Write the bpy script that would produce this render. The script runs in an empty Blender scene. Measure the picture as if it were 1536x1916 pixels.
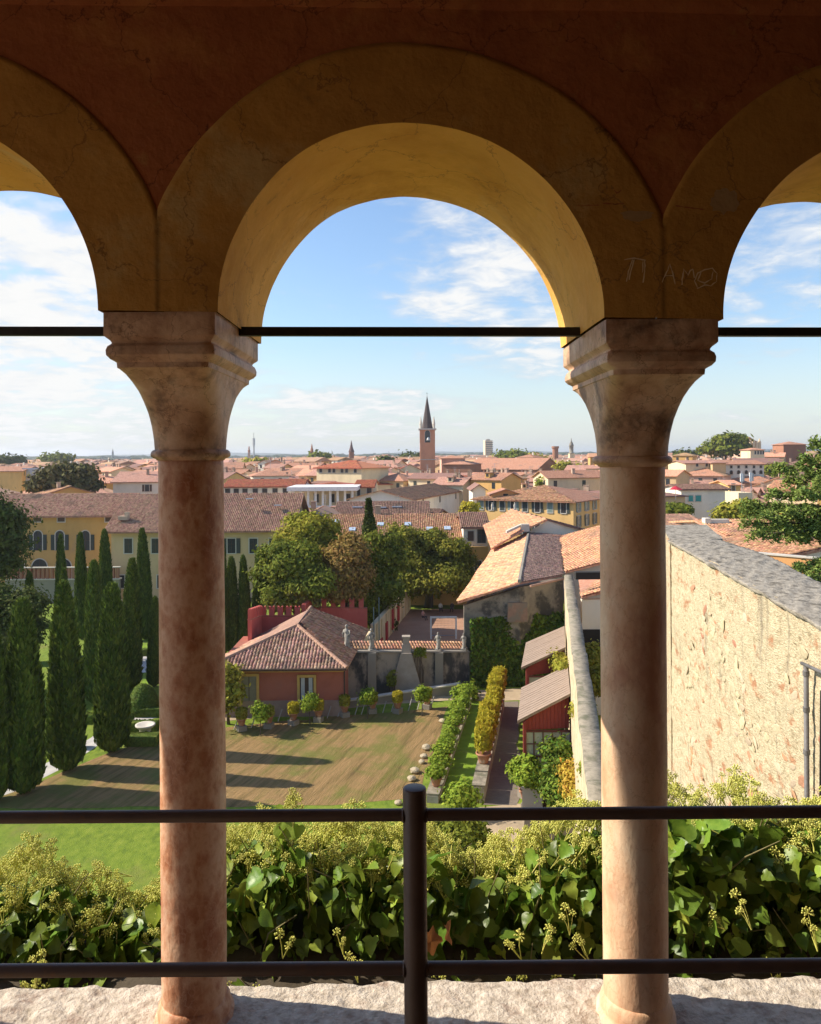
import bpy, bmesh, math, random
import numpy as np
from mathutils import Vector, Matrix

random.seed(7); RNG = np.random.default_rng(7)
SC = bpy.context.scene
COL = SC.collection
PI = math.pi
F = 1480.0            # focal length in reference pixels
E = 18.0              # eye height above the garden
ROLL = -0.007

# ---------------------------------------------------------------- camera
cam_d = bpy.data.cameras.new('camera'); cam = bpy.data.objects.new('camera', cam_d); COL.objects.link(cam)
cam.location = (0, 0, E)
cam.matrix_world = Matrix.Translation((0, 0, E)) @ Matrix.Rotation(PI/2, 4, 'X') @ Matrix.Rotation(ROLL, 4, 'Z')
cam_d.sensor_fit = 'HORIZONTAL'; cam_d.sensor_width = 36.0
cam_d.lens = F/1536*36.0
cam_d.shift_y = -(958-850)/1536
cam_d.clip_start = 0.05; cam_d.clip_end = 20000
SC.camera = cam

# ---------------------------------------------------------------- sun, sky, exposure
SUN_EL = math.radians(37.0)
sun_h = Vector((-0.987, 0.158, 0)).normalized()
SUN_DIR = Vector((sun_h.x*math.cos(SUN_EL), sun_h.y*math.cos(SUN_EL), math.sin(SUN_EL)))
sd = bpy.data.lights.new('sun', 'SUN'); so = bpy.data.objects.new('sun', sd); COL.objects.link(so)
sd.energy = 5.0; sd.angle = math.radians(0.5); sd.color = (1.0, 0.90, 0.76)
so.rotation_euler = SUN_DIR.to_track_quat('Z', 'Y').to_euler(); so.location = (-30, 20, 60)

def px_dir(px, py):
    r = Vector((math.cos(ROLL), 0, math.sin(ROLL))); u = Vector((-math.sin(ROLL), 0, math.cos(ROLL)))
    return (r*(px-768) + u*(850-py) + Vector((0, F, 0)))
def at(px, py, Y):
    d = px_dir(px, py); d = d*(Y/d.y)
    return Vector((d.x, d.y, d.z+E))
def gnd(px, py, z=0.0):
    d = px_dir(px, py); k = (z-E)/d.z
    return Vector((d.x*k, d.y*k, z))

world = bpy.data.worlds.new('World'); SC.world = world; world.use_nodes = True
def build_world():
    nt = world.node_tree; N = nt.nodes; L = nt.links; N.clear()
    out = N.new('ShaderNodeOutputWorld'); bg = N.new('ShaderNodeBackground'); bg.inputs[1].default_value = 0.082
    sky = N.new('ShaderNodeTexSky'); sky.sky_type = 'NISHITA'; sky.sun_disc = False
    sky.sun_elevation = SUN_EL; sky.sun_rotation = math.atan2(SUN_DIR.x, SUN_DIR.y)
    sky.altitude = 100; sky.air_density = 1.2; sky.dust_density = 0.6; sky.ozone_density = 3.0
    tc = N.new('ShaderNodeTexCoord'); sep = N.new('ShaderNodeSeparateXYZ'); L.new(tc.outputs['Generated'], sep.inputs[0])
    def M(op, a, b=None, c=None, clamp=False):
        n = N.new('ShaderNodeMath'); n.operation = op; n.use_clamp = clamp
        for i, v in enumerate((a, b, c)):
            if v is None: continue
            if isinstance(v, (int, float)): n.inputs[i].default_value = v
            else: L.new(v, n.inputs[i])
        return n.outputs[0]
    def noise(vec, scale, detail, rough=0.55, dist=0.0):
        n = N.new('ShaderNodeTexNoise'); n.inputs['Scale'].default_value = scale; n.inputs['Detail'].default_value = detail
        n.inputs['Roughness'].default_value = rough; n.inputs['Distortion'].default_value = dist; L.new(vec, n.inputs['Vector']); return n.outputs[0]
    def sstep(v, a, b):
        n = N.new('ShaderNodeMapRange'); n.interpolation_type = 'SMOOTHSTEP'; L.new(v, n.inputs[0])
        n.inputs[1].default_value = a; n.inputs[2].default_value = b; return n.outputs[0]
    z = M('MAXIMUM', sep.outputs[2], 0.0)
    den = M('ADD', z, 0.16)
    cx = M('DIVIDE', sep.outputs[0], den); cy = M('DIVIDE', sep.outputs[1], den)
    comb = N.new('ShaderNodeCombineXYZ'); L.new(cx, comb.inputs[0]); L.new(cy, comb.inputs[1]); L.new(M('MULTIPLY', z, 2.2), comb.inputs[2])
    P = comb.outputs[0]
    n1 = noise(P, 2.3, 9, 0.54, 0.35)
    n2 = noise(P, 7.5, 9, 0.58, 0.4)
    def bank(px, py, r0, r1, ex=1.0, ez=1.0):
        # a bank of cloud: smooth falloff of angle from its middle
        d = px_dir(px, py).normalized()
        dx = M('MULTIPLY', M('SUBTRACT', sep.outputs[0], d.x), ex); dz = M('MULTIPLY', M('SUBTRACT', sep.outputs[2], d.z), ez)
        dy = M('SUBTRACT', sep.outputs[1], d.y)
        q = M('SQRT', M('ADD', M('ADD', M('MULTIPLY', dx, dx), M('MULTIPLY', dz, dz)), M('MULTIPLY', dy, dy)))
        return M('SUBTRACT', 1.0, sstep(q, r0, r1))
    cov = M('MULTIPLY', bank(20, 560, 0.03, 0.24, 0.75, 1.0), 0.35)
    cov = M('MAXIMUM', cov, M('MULTIPLY', bank(890, 490, 0.02, 0.20, 1.0, 0.8), 0.27))
    cov = M('MAXIMUM', cov, M('MULTIPLY', bank(980, 610, 0.02, 0.15, 1.0, 1.2), 0.27))
    cov = M('MAXIMUM', cov, M('MULTIPLY', bank(1480, 500, 0.02, 0.18, 0.9, 1.3), 0.20))
    cov = M('MAXIMUM', cov, M('MULTIPLY', bank(40, 700, 0.05, 0.34, 0.8, 1.6), 0.31))
    cov = M('MAXIMUM', cov, M('MULTIPLY', bank(640, 770, 0.03, 0.24, 0.7, 3.4), 0.24))
    # elsewhere a thin scattering of the same cloud
    wide = M('MULTIPLY', sstep(noise(P, 0.7, 3), 0.5, 0.72), 0.16)
    cov = M('MAXIMUM', cov, wide)
    dens = M('ADD', M('MULTIPLY', n1, 0.62), M('MULTIPLY', n2, 0.38))
    m = sstep(M('ADD', dens, cov), 0.60, 0.84)
    # pale band of vapour toward the horizon
    hz = M('MULTIPLY', M('SUBTRACT', 1.0, sstep(sep.outputs[2], -0.02, 0.17)), 0.62)
    ccol = N.new('ShaderNodeValToRGB'); L.new(M('ADD', M('MULTIPLY', n2, 0.55), M('MULTIPLY', m, 0.45)), ccol.inputs[0])
    ccol.color_ramp.elements[0].position = 0.25; ccol.color_ramp.elements[0].color = (0.62, 0.70, 0.80, 1)
    ccol.color_ramp.elements[1].position = 0.75; ccol.color_ramp.elements[1].color = (1, 1, 0.99, 1)
    sc_ = N.new('ShaderNodeVectorMath'); sc_.operation = 'SCALE'; L.new(ccol.outputs[0], sc_.inputs[0]); sc_.inputs['Scale'].default_value = 7.6
    tint = N.new('ShaderNodeMix'); tint.data_type = 'RGBA'; tint.blend_type = 'MULTIPLY'; tint.inputs[0].default_value = 1.0
    L.new(sky.outputs[0], tint.inputs[6]); tint.inputs[7].default_value = SKY_TINT
    mh = N.new('ShaderNodeMix'); mh.data_type = 'RGBA'; L.new(hz, mh.inputs[0]); L.new(tint.outputs[2], mh.inputs[6]); mh.inputs[7].default_value = (6.3, 6.8, 7.1, 1)
    mx = N.new('ShaderNodeMix'); mx.data_type = 'RGBA'; L.new(m, mx.inputs[0]); L.new(mh.outputs[2], mx.inputs[6]); L.new(sc_.outputs[0], mx.inputs[7])
    L.new(mx.outputs[2], bg.inputs[0]); L.new(bg.outputs[0], out.inputs[0])
SKY_TINT = (1.34, 1.39, 1.50, 1)
build_world()
HAZE = 0.00014
SC.view_settings.view_transform = 'Standard'; SC.view_settings.look = 'None'
SC.view_settings.exposure = 0.64; SC.view_settings.gamma = 1.0; SC.view_settings.use_curve_mapping = False
SC.cycles.use_denoising = True
SC.cycles.max_bounces = 8; SC.cycles.diffuse_bounces = 5; SC.cycles.transparent_max_bounces = 8; SC.cycles.volume_bounces = 0
SC.cycles.sample_clamp_indirect = 8.0

# ---------------------------------------------------------------- helpers
def tag(o, label=None, cat=None, group=None, kind=None):
    if label: o['label'] = label
    if cat: o['category'] = cat
    if group: o['group'] = group
    if kind: o['kind'] = kind
    return o
def thing(name, label, cat, loc=(0, 0, 0), group=None, rz=0.0):
    o = bpy.data.objects.new(name, None); COL.objects.link(o); o.location = loc; o.rotation_euler = (0, 0, rz)
    o.empty_display_size = 0.2
    return tag(o, label, cat, group)
def wmat(o):
    m = o.matrix_parent_inverse @ o.matrix_basis
    return wmat(o.parent) @ m if o.parent is not None else o.matrix_basis.copy()
def link(name, me, parent=None, world_coords=True, mats=None):
    """one mesh object; with world_coords its vertices are already in world space"""
    if mats is not None and not me.materials:
        for m in (mats if isinstance(mats, (list, tuple)) else [mats]): me.materials.append(m)
    o = bpy.data.objects.new(name, me); COL.objects.link(o)
    if parent is not None:
        o.parent = parent
        if world_coords: o.matrix_parent_inverse = wmat(parent).inverted()
    return o
class MB:
    def __init__(s): s.v = []; s.f = []; s.m = []
    def add(s, vs, fs, mi=0):
        b = len(s.v); s.v += [tuple(p) for p in vs]
        for f in fs: s.f.append(tuple(b+i for i in f)); s.m.append(mi)
        return s
    def box(s, c, sz, rz=0.0, mi=0, taper=1.0):
        hx, hy, hz = sz[0]/2, sz[1]/2, sz[2]/2; ca, sa = math.cos(rz), math.sin(rz); vs = []
        for z, t in ((-hz, 1), (hz, taper)):
            for x, y in ((-hx, -hy), (hx, -hy), (hx, hy), (-hx, hy)):
                x *= t; y *= t
                vs.append((c[0]+x*ca-y*sa, c[1]+x*sa+y*ca, c[2]+z))
        return s.add(vs, [(0, 3, 2, 1), (4, 5, 6, 7), (0, 1, 5, 4), (1, 2, 6, 5), (2, 3, 7, 6), (3, 0, 4, 7)], mi)
    def hexa(s, b4, t4, mi=0):
        return s.add(list(b4)+list(t4), [(0, 3, 2, 1), (4, 5, 6, 7), (0, 1, 5, 4), (1, 2, 6, 5), (2, 3, 7, 6), (3, 0, 4, 7)], mi)
    def slab(s, pts, th, mi=0):
        """polygon pts (world), thickened downward"""
        n = len(pts); vs = [tuple(p) for p in pts]+[(p[0], p[1], p[2]-th) for p in pts]
        return s.add(vs, [tuple(range(n)), tuple(range(2*n-1, n-1, -1))]+[(i, i+n, (i+1) % n+n, (i+1) % n) for i in range(n)], mi)
    def tube(s, pts, rad, n=8, mi=0, cap=True):
        pts = [Vector(p) for p in pts]; rings = []
        if isinstance(rad, (int, float)): rad = [rad]*len(pts)
        for i, p in enumerate(pts):
            d = (pts[min(i+1, len(pts)-1)]-pts[max(i-1, 0)])
            d = d.normalized() if d.length > 1e-9 else Vector((0, 0, 1))
            a = Vector((0, 0, 1)) if abs(d.z) < 0.9 else Vector((1, 0, 0))
            u = d.cross(a).normalized(); w = d.cross(u)
            rings.append([p+(u*math.cos(2*PI*k/n)+w*math.sin(2*PI*k/n))*rad[i] for k in range(n)])
        vs = [v for r in rings for v in r]; fs = []
        for i in range(len(pts)-1):
            for k in range(n):
                a = i*n+k; b = i*n+(k+1) % n; fs.append((a, b, b+n, a+n))
        if cap: fs.append(tuple(range(n))[::-1]); fs.append(tuple((len(pts)-1)*n+k for k in range(n)))
        return s.add(vs, fs, mi)
    def lathe(s, prof, c=(0, 0, 0), n=16, mi=0, sx=1.0, sy=1.0, rz=0.0):
        vs = []; fs = []; ca, sa = math.cos(rz), math.sin(rz)
        for r, z in prof:
            for k in range(n):
                x = math.cos(2*PI*k/n)*r*sx; y = math.sin(2*PI*k/n)*r*sy
                vs.append((c[0]+x*ca-y*sa, c[1]+x*sa+y*ca, c[2]+z))
        for i in range(len(prof)-1):
            for k in range(n):
                a = i*n+k; b = i*n+(k+1) % n; fs.append((a, b, b+n, a+n))
        fs.append(tuple(range(n))[::-1]); fs.append(tuple((len(prof)-1)*n+k for k in range(n)))
        return s.add(vs, fs, mi)
    def mesh(s, name='mesh', mats=None, smooth=False):
        me = bpy.data.meshes.new(name); me.from_pydata(s.v, [], s.f)
        if mats is not None:
            for m in (mats if isinstance(mats, (list, tuple)) else [mats]): me.materials.append(m)
        me.polygons.foreach_set('material_index', s.m)
        if smooth: me.polygons.foreach_set('use_smooth', [True]*len(s.f))
        me.update(); return me
    def obj(s, name, mats, parent=None, smooth=False, world_coords=True):
        return link(name, s.mesh(name, mats, smooth), parent, world_coords)
def bulk(name, V, Fc, mats, smooth=False, mi=None):
    """big mesh from arrays: V (n,3), Fc (m,k)"""
    V = np.ascontiguousarray(V, dtype=np.float32); Fc = np.ascontiguousarray(Fc, dtype=np.int32)
    me = bpy.data.meshes.new(name); m, k = Fc.shape
    me.vertices.add(len(V)); me.vertices.foreach_set('co', V.ravel())
    me.loops.add(m*k); me.loops.foreach_set('vertex_index', Fc.ravel())
    me.polygons.add(m); me.polygons.foreach_set('loop_start', np.arange(0, m*k, k, dtype=np.int32))
    me.polygons.foreach_set('loop_total', np.full(m, k, dtype=np.int32))
    if mi is not None: me.polygons.foreach_set('material_index', mi)
    for x in (mats if isinstance(mats, (list, tuple)) else [mats]): me.materials.append(x)
    if smooth: me.polygons.foreach_set('use_smooth', np.ones(m, dtype=bool))
    me.update(calc_edges=True); return me
def snoise(p, f=1.0, seed=0, n=5):
    """cheap smooth noise of points (…,3) in about -1..1"""
    r = np.random.default_rng(seed); out = np.zeros(p.shape[:-1]); a = 1.0; t = 0
    for i in range(n):
        for j in range(3):
            k = r.normal(size=3); k = k/np.linalg.norm(k)*f*(1.9**i)
            out += a*np.sin(p@k+r.uniform(0, 6.28)); t += a*0.7
        a *= 0.55
    return out/t

# ---------------------------------------------------------------- materials
MATS = {}
def mat(name, cols, scale=2.0, rough=0.85, bump=0.3, bscale=None, detail=6, stretch=(1, 1, 1), island=0.0, objrand=0.0,
        metal=0.0, spec=0.3, transl=0.0, stain=None, stain_scale=0.6, stain_lo=0.52, stain_hi=0.68, bdist=0.02, crack=None, dist=0.0, rot=0.0, stain2=None):
    """noise-coloured surface. cols: ramp colours; island / objrand: brightness spread per piece; stain: second colour in patches"""
    if name in MATS: return MATS[name]
    m = bpy.data.materials.new(name); m.use_nodes = True; nt = m.node_tree; N = nt.nodes; L = nt.links; N.clear()
    out = N.new('ShaderNodeOutputMaterial'); b = N.new('ShaderNodeBsdfPrincipled')
    b.inputs['Roughness'].default_value = rough; b.inputs['Metallic'].default_value = metal; b.inputs['Specular IOR Level'].default_value = spec
    tc = N.new('ShaderNodeTexCoord'); mp = N.new('ShaderNodeMapping'); mp.inputs['Scale'].default_value = stretch; mr0 = N.new('ShaderNodeMapping'); mr0.inputs['Rotation'].default_value = (0, 0, rot)
    L.new(tc.outputs['Object'], mr0.inputs[0]); L.new(mr0.outputs[0], mp.inputs[0])
    n = N.new('ShaderNodeTexNoise'); n.inputs['Scale'].default_value = scale; n.inputs['Detail'].default_value = detail
    n.inputs['Roughness'].default_value = 0.62; n.inputs['Distortion'].default_value = dist; L.new(mp.outputs[0], n.inputs['Vector'])
    ramp = N.new('ShaderNodeValToRGB'); L.new(n.outputs[0], ramp.inputs[0]); els = ramp.color_ramp.elements
    k = len(cols)
    while len(els) < k: els.new(0.5)
    for i, c in enumerate(cols):
        els[i].position = 0.5 if k == 1 else 0.3+0.4*i/(k-1); els[i].color = (*c, 1)
    if k == 1: els[1].color = (*cols[0], 1)
    col = ramp.outputs[0]
    def mixc(fac, a, bcol):
        x = N.new('ShaderNodeMix'); x.data_type = 'RGBA'
        if isinstance(fac, float): x.inputs[0].default_value = fac
        else: L.new(fac, x.inputs[0])
        L.new(a, x.inputs[6])
        if isinstance(bcol, tuple): x.inputs[7].default_value = (*bcol, 1)
        else: L.new(bcol, x.inputs[7])
        return x.outputs[2]
    if stain:
        s = N.new('ShaderNodeTexNoise'); s.inputs['Scale'].default_value = stain_scale; s.inputs['Detail'].default_value = 7
        s.inputs['Roughness'].default_value = 0.65; L.new(mp.outputs[0], s.inputs['Vector'])
        mr = N.new('ShaderNodeMapRange'); mr.interpolation_type = 'SMOOTHSTEP'; L.new(s.outputs[0], mr.inputs[0]); mr.inputs[1].default_value = stain_lo; mr.inputs[2].default_value = stain_hi
        col = mixc(mr.outputs[0], col, stain)
    if stain2:      # (colour, scale, stretch, lo, hi, amount)
        m2 = N.new('ShaderNodeMapping'); m2.inputs['Scale'].default_value = stain2[2]; m2.inputs['Location'].default_value = (3.1, 7.7, 1.3); L.new(mr0.outputs[0], m2.inputs[0])
        s = N.new('ShaderNodeTexNoise'); s.inputs['Scale'].default_value = stain2[1]; s.inputs['Detail'].default_value = 8; s.inputs['Roughness'].default_value = 0.65; L.new(m2.outputs[0], s.inputs['Vector'])
        mr = N.new('ShaderNodeMapRange'); mr.interpolation_type = 'SMOOTHSTEP'; L.new(s.outputs[0], mr.inputs[0]); mr.inputs[1].default_value = stain2[3]; mr.inputs[2].default_value = stain2[4]; mr.inputs[4].default_value = stain2[5]
        col = mixc(mr.outputs[0], col, stain2[0])
    if crack:
        v = N.new('ShaderNodeTexVoronoi'); v.feature = 'DISTANCE_TO_EDGE'; v.inputs['Scale'].default_value = crack[0]
        va = N.new('ShaderNodeVectorMath'); va.operation = 'MULTIPLY_ADD'; L.new(n.outputs['Color'], va.inputs[0]); va.inputs[1].default_value = (crack[2],)*3; L.new(mp.outputs[0], va.inputs[2])
        L.new(va.outputs[0], v.inputs['Vector'])
        mr = N.new('ShaderNodeMapRange'); L.new(v.outputs[0], mr.inputs[0]); mr.inputs[1].default_value = 0.0; mr.inputs[2].default_value = crack[1]; mr.inputs[3].default_value = crack[4]; mr.inputs[4].default_value = 0.0
        col = mixc(mr.outputs[0], col, crack[3])
    if island or objrand:
        hv = N.new('ShaderNodeHueSaturation'); L.new(col, hv.inputs['Color'])
        def rnd(sock, amp, lo=1.0):
            r = N.new('ShaderNodeMapRange'); L.new(sock, r.inputs[0]); r.inputs[3].default_value = lo-amp; r.inputs[4].default_value = lo+amp; return r.outputs[0]
        val = None
        if island:
            g = N.new('ShaderNodeNewGeometry'); val = rnd(g.outputs['Random Per Island'], island)
            w = N.new('ShaderNodeTexWhiteNoise'); w.noise_dimensions = '1D'; L.new(g.outputs['Random Per Island'], w.inputs['W'])
            L.new(rnd(w.outputs[0], island*0.06, 0.5), hv.inputs['Hue'])
        if objrand:
            oi = N.new('ShaderNodeObjectInfo'); v2 = rnd(oi.outputs['Random'], objrand)
            w = N.new('ShaderNodeTexWhiteNoise'); w.noise_dimensions = '1D'; L.new(oi.outputs['Random'], w.inputs['W'])
            if not island: L.new(rnd(w.outputs[0], objrand*0.06, 0.5), hv.inputs['Hue'])
            if val is None: val = v2
            else:
                q = N.new('ShaderNodeMath'); q.operation = 'MULTIPLY'; L.new(val, q.inputs[0]); L.new(v2, q.inputs[1]); val = q.outputs[0]
        L.new(val, hv.inputs['Value']); col = hv.outputs[0]
    L.new(col, b.inputs['Base Color'])
    if bump:
        n2 = N.new('ShaderNodeTexNoise'); n2.inputs['Scale'].default_value = bscale or scale*6; n2.inputs['Detail'].default_value = 8; n2.inputs['Roughness'].default_value = 0.6
        L.new(mp.outputs[0], n2.inputs['Vector'])
        bp = N.new('ShaderNodeBump'); bp.inputs['Strength'].default_value = bump; bp.inputs['Distance'].default_value = bdist; L.new(n2.outputs[0], bp.inputs['Height']); L.new(bp.outputs[0], b.inputs['Normal'])
    sh = b.outputs[0]
    if transl:
        t = N.new('ShaderNodeBsdfTranslucent'); L.new(col, t.inputs[0]); ms = N.new('ShaderNodeMixShader'); ms.inputs[0].default_value = transl
        L.new(b.outputs[0], ms.inputs[1]); L.new(t.outputs[0], ms.inputs[2]); sh = ms.outputs[0]
    L.new(sh, out.inputs[0]); MATS[name] = m; return m
def plain(name, c, rough=0.6, metal=0.0, spec=0.4):
    return mat(name, [tuple(x*0.88 for x in c), tuple(min(1, x*1.1) for x in c)], scale=3, rough=rough, bump=0.08, metal=metal, spec=spec)

M_RED = mat('red_plaster', [(0.25, 0.070, 0.024), (0.37, 0.118, 0.038), (0.29, 0.082, 0.028)], 2.6, 0.92, 1.0, 15, crack=(2.2, .009, .5, (.12, .035, .015), .8), stain2=((0.40, 0.20, 0.06), 9, (1, 1, 1), .60, .74, .6), stain=(0.44, 0.17, 0.05), stain_scale=2.2, bdist=0.01)
M_OCH = mat('ochre_plaster', [(0.36, 0.165, 0.028), (0.50, 0.25, 0.052), (0.42, 0.20, 0.036)], 2.4, 0.92, 0.9, 16, crack=(2.6, .010, .5, (.20, .09, .03), .75), stain2=((0.25, 0.13, 0.035), 7, (1, 1, 1), .58, .74, .6), stain=(0.54, 0.35, 0.13), stain_scale=1.5, stain_lo=0.56, stain_hi=0.7, bdist=0.01)
M_SCR = plain('scratched_plaster', (0.78, 0.60, 0.34), 0.95)
M_SOF = mat('bounce_lit_soffit_ochre', [(0.60, 0.30, 0.055), (0.80, 0.45, 0.11), (0.72, 0.375, 0.08)], 2.4, 0.92, 0.9, 16, crack=(3.1, .010, .5, (.36, .18, .06), .7), stain=(0.74, 0.52, 0.24), stain_scale=1.3, stain_lo=0.52, stain_hi=0.70, stain2=((0.34, 0.19, 0.06), 8, (1, 1, 1), .60, .76, .6), bdist=0.01)  # ochre plaster lightened: bounce from the sunlit ledge is put into the colour
M_MARB = mat('red_verona_marble', [(0.36, 0.135, 0.060), (0.54, 0.25, 0.13), (0.70, 0.43, 0.27), (0.50, 0.21, 0.105)], 15, 0.55, 0.5, 40, stain=(0.38, 0.125, 0.055), stain_scale=4.2, stain_lo=0.52, stain_hi=0.74, stretch=(1, 1, 0.7), crack=(24, 0.07, 0.10, (0.72, 0.46, 0.30), 0.36), bdist=0.007, stain2=((0.72, 0.52, 0.38), 5, (1, 1, .6), .56, .72, .7))
M_MARBP = mat('pale_verona_marble', [(0.60, 0.31, 0.175), (0.76, 0.49, 0.30), (0.82, 0.62, 0.42)], 9, 0.55, 0.4, 46, stain=(0.50, 0.24, 0.15), stain_scale=3.0, stain_lo=0.50, stain_hi=0.72, stretch=(1, 1, 0.6), crack=(19, 0.03, 0.16, (0.40, 0.18, 0.09), 0.38), bdist=0.007, stain2=((0.72, 0.52, 0.34), 4, (1, 1, .5), .52, .7, .8))
M_CAP = mat('weathered_capital_stone', [(0.38, 0.20, 0.11), (0.62, 0.39, 0.24), (0.76, 0.55, 0.38)], 9, 0.55, 0.7, 34, stain=(0.11, 0.065, 0.045), stain_scale=5, stain_lo=0.52, stain_hi=0.72, crack=(9, 0.016, 0.16, (0.2, 0.1, 0.05), 0.75), bdist=0.006, stain2=((.20, .12, .085), 3.0, (1, 1, 2.2), .54, .68, .65))
M_LEDGE = mat('rough_limestone', [(0.34, 0.28, 0.21), (0.56, 0.48, 0.38), (0.68, 0.60, 0.49)], 30, 0.9, 1.0, 60, stain=(0.34, 0.25, 0.19), stain_scale=9, stain_lo=0.52, stain_hi=0.7, bdist=0.012)
M_IRON = mat('brown_painted_iron', [(0.075, 0.046, 0.034), (0.125, 0.078, 0.056)], 9, 0.45, 0.35, 50, spec=0.5, stain=(0.13, 0.065, 0.035), stain_scale=14, stain_lo=.58, stain_hi=.68, bdist=.002)
M_ROD = mat('black_iron', [(0.012, 0.011, 0.011), (0.025, 0.02, 0.018)], 12, 0.55, 0.3, 50, spec=0.4)
M_FLOOR = mat('terracotta_floor', [(0.2, 0.09, 0.05), (0.30, 0.15, 0.09)], 3, 0.8, 0.2)
# ================================================================ the loggia
YF, YB, YC = 2.27, 2.92, 2.60
SP, XC = 1.449, 0.003
ZS = E+0.400
R_IN, R_OUT = 0.552, 0.779
TILT = -0.021
loggia = thing('loggia', 'shaded red and ochre plaster loggia with three arches on marble columns framing the view', 'loggia', (0, YC, E-1.95))
def tiltz(V): V[..., 2] += TILT*V[..., 0]; return V
def grid_faces(a, b):
    i = np.arange(a-1)[:, None]*b+np.arange(b-1)[None, :]
    return np.stack([i, i+1, i+b+1, i+b], -1).reshape(-1, 4)
NT = 121
th = np.linspace(0, PI, NT)
ZTOP = E+1.46
for k in range(-2, 3):
    cx = XC+k*SP
    wob = 0.004*snoise(np.stack([np.cos(th)*3+k*9, np.sin(th)*3, th*0], -1), 2.0, 5+k)
    # soffit: from the front edge to the back edge
    ny = 13; ys = np.linspace(YF-0.003, YB, ny)
    T, Yg = np.meshgrid(th, ys, indexing='ij')
    P = np.stack([cx+np.cos(T)*R_IN, Yg, ZS+np.sin(T)*R_IN], -1)
    d = 0.0045*snoise(P, 7.0, 11+k)+wob[:, None]
    d[:, 0] = wob*1.0
    R = R_IN-d
    P = np.stack([cx+np.cos(T)*R, Yg, ZS+np.sin(T)*R], -1); tiltz(P)
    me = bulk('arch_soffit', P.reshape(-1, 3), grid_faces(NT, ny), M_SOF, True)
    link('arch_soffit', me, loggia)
    # archivolt ring on the inner face, 5 mm proud, clipped at the pier's middle line
    nr = 15
    ro = np.minimum(R_OUT+0.004*snoise(np.stack([np.cos(th)*4+k*5, np.sin(th)*4, th*0], -1), 2.5, 31+k), (SP/2)/np.maximum(np.abs(np.cos(th)), 1e-6))
    tt = np.linspace(0, 1, nr)
    RR = (R_IN-wob)[:, None]*(1-tt)+ro[:, None]*tt
    P = np.stack([cx+np.cos(th)[:, None]*RR, np.full_like(RR, YF), ZS+np.sin(th)[:, None]*RR], -1)
    clipped = ro >= (SP/2)/np.maximum(np.abs(np.cos(th)), 1e-6)-1e-5
    soft = np.convolve(np.pad(clipped.astype(float), 4, 'edge'), np.ones(9)/9, 'valid')[:, None]; soft = np.where(clipped[:, None], 1.0, soft*0)
    P[..., 1] -= 0.003+0.0035*snoise(P, 6.0, 21)*(np.sin(tt*PI)[None, :]*(1-soft)+np.sin(np.clip(tt*3, 0, 1)*PI/2)[None, :]*soft)
    inner_edge = P[:, -1].copy(); tiltz(P)
    edge = P[:, -1:].copy(); edge[..., 1] = np.where((ro < (SP/2)/np.maximum(np.abs(np.cos(th)), 1e-6)-1e-5)[:, None], YF+0.001, edge[..., 1])
    P2 = np.concatenate([P, edge], 1)
    me = bulk('archivolt', P2.reshape(-1, 3), grid_faces(NT, nr+1), M_OCH, True)
    link('archivolt', me, loggia)
    # red spandrel above, one wall panel per bay
    nz = 16; tz = np.linspace(0, 1, nz)
    free = np.where(ro < (SP/2)/np.maximum(np.abs(np.cos(th)), 1e-6)-1e-5)[0]; inner_edge = inner_edge[free[0]-1:free[-1]+2]; inner_edge[0, 0] = cx+SP/2; inner_edge[-1, 0] = cx-SP/2
    X = np.repeat(inner_edge[:, 0][:, None], nz, 1); Z = inner_edge[:, 2][:, None]*(1-tz)+ZTOP*tz
    P = np.stack([X, np.full_like(X, YF), Z], -1)
    P[..., 1] += 0.0045*snoise(P, 5.0, 41)*np.sin(tz*PI)[None, :]
    tiltz(P)
    link('spandrel_wall', bulk('spandrel_wall', P.reshape(-1, 3), grid_faces(len(inner_edge), nz), M_RED, True), loggia)
    # outer face of the wall
    rb = R_IN-wob
    P = np.stack([np.stack([cx+np.cos(th)*rb, np.full(NT, YB), ZS+np.sin(th)*rb], -1),
                  np.stack([np.clip(cx+np.cos(th)*R_IN*1.32, cx-SP/2, cx+SP/2), np.full(NT, YB), np.full(NT, ZTOP+0.3)], -1)], 1)
    P[0, 1] = (cx+SP/2, YB, ZS); P[-1, 1] = (cx-SP/2, YB, ZS)
    P = np.concatenate([P, P[:, 1:]], 1); P[:, 2, 2] = ZTOP+0.3
    tiltz(P)
    link('outer_wall', bulk('outer_wall', P.reshape(-1, 3), grid_faces(NT, 3), M_OCH, True), loggia)
# solid ends, ceiling, back wall, floor and foundation of the walk
XE = 2.5*SP
M_LIME = mat('aged_plaster', [(0.20, 0.11, 0.05), (0.26, 0.15, 0.07)], 1.5, 0.95, 0.3)
M_PAVE = mat('pale_stone_floor', [(0.20, 0.14, 0.09), (0.26, 0.19, 0.13)], 2.5, 0.85, 0.2)
mb = MB(); mb.box((-0.3, 0.52, ZTOP+0.14), (2*XE+2.2, 4.84, 0.24)); mb.obj('ceiling', M_LIME, loggia)
mb = MB(); mb.box((-0.3, -1.9, E-0.2), (2*XE+2.2, 0.3, 3.6)); mb.obj('back_wall', M_LIME, loggia)
mb = MB(); mb.box((XE+0.2, 0.7, E-0.2), (0.36, 4.6, 3.6)); mb.obj('end_wall', M_LIME, loggia)
mb = MB(); mb.box((-1.2, 0.25, E-2.05), (2*XE+5, 4.1, 0.2)); mb.obj('floor_slab', M_PAVE, loggia)
mb = MB(); mb.box((-1.2, 0.4, (E-2.16)/2), (2*XE+5, 4.7, E-2.16)); mb.obj('foundation', M_LEDGE, loggia)
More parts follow.
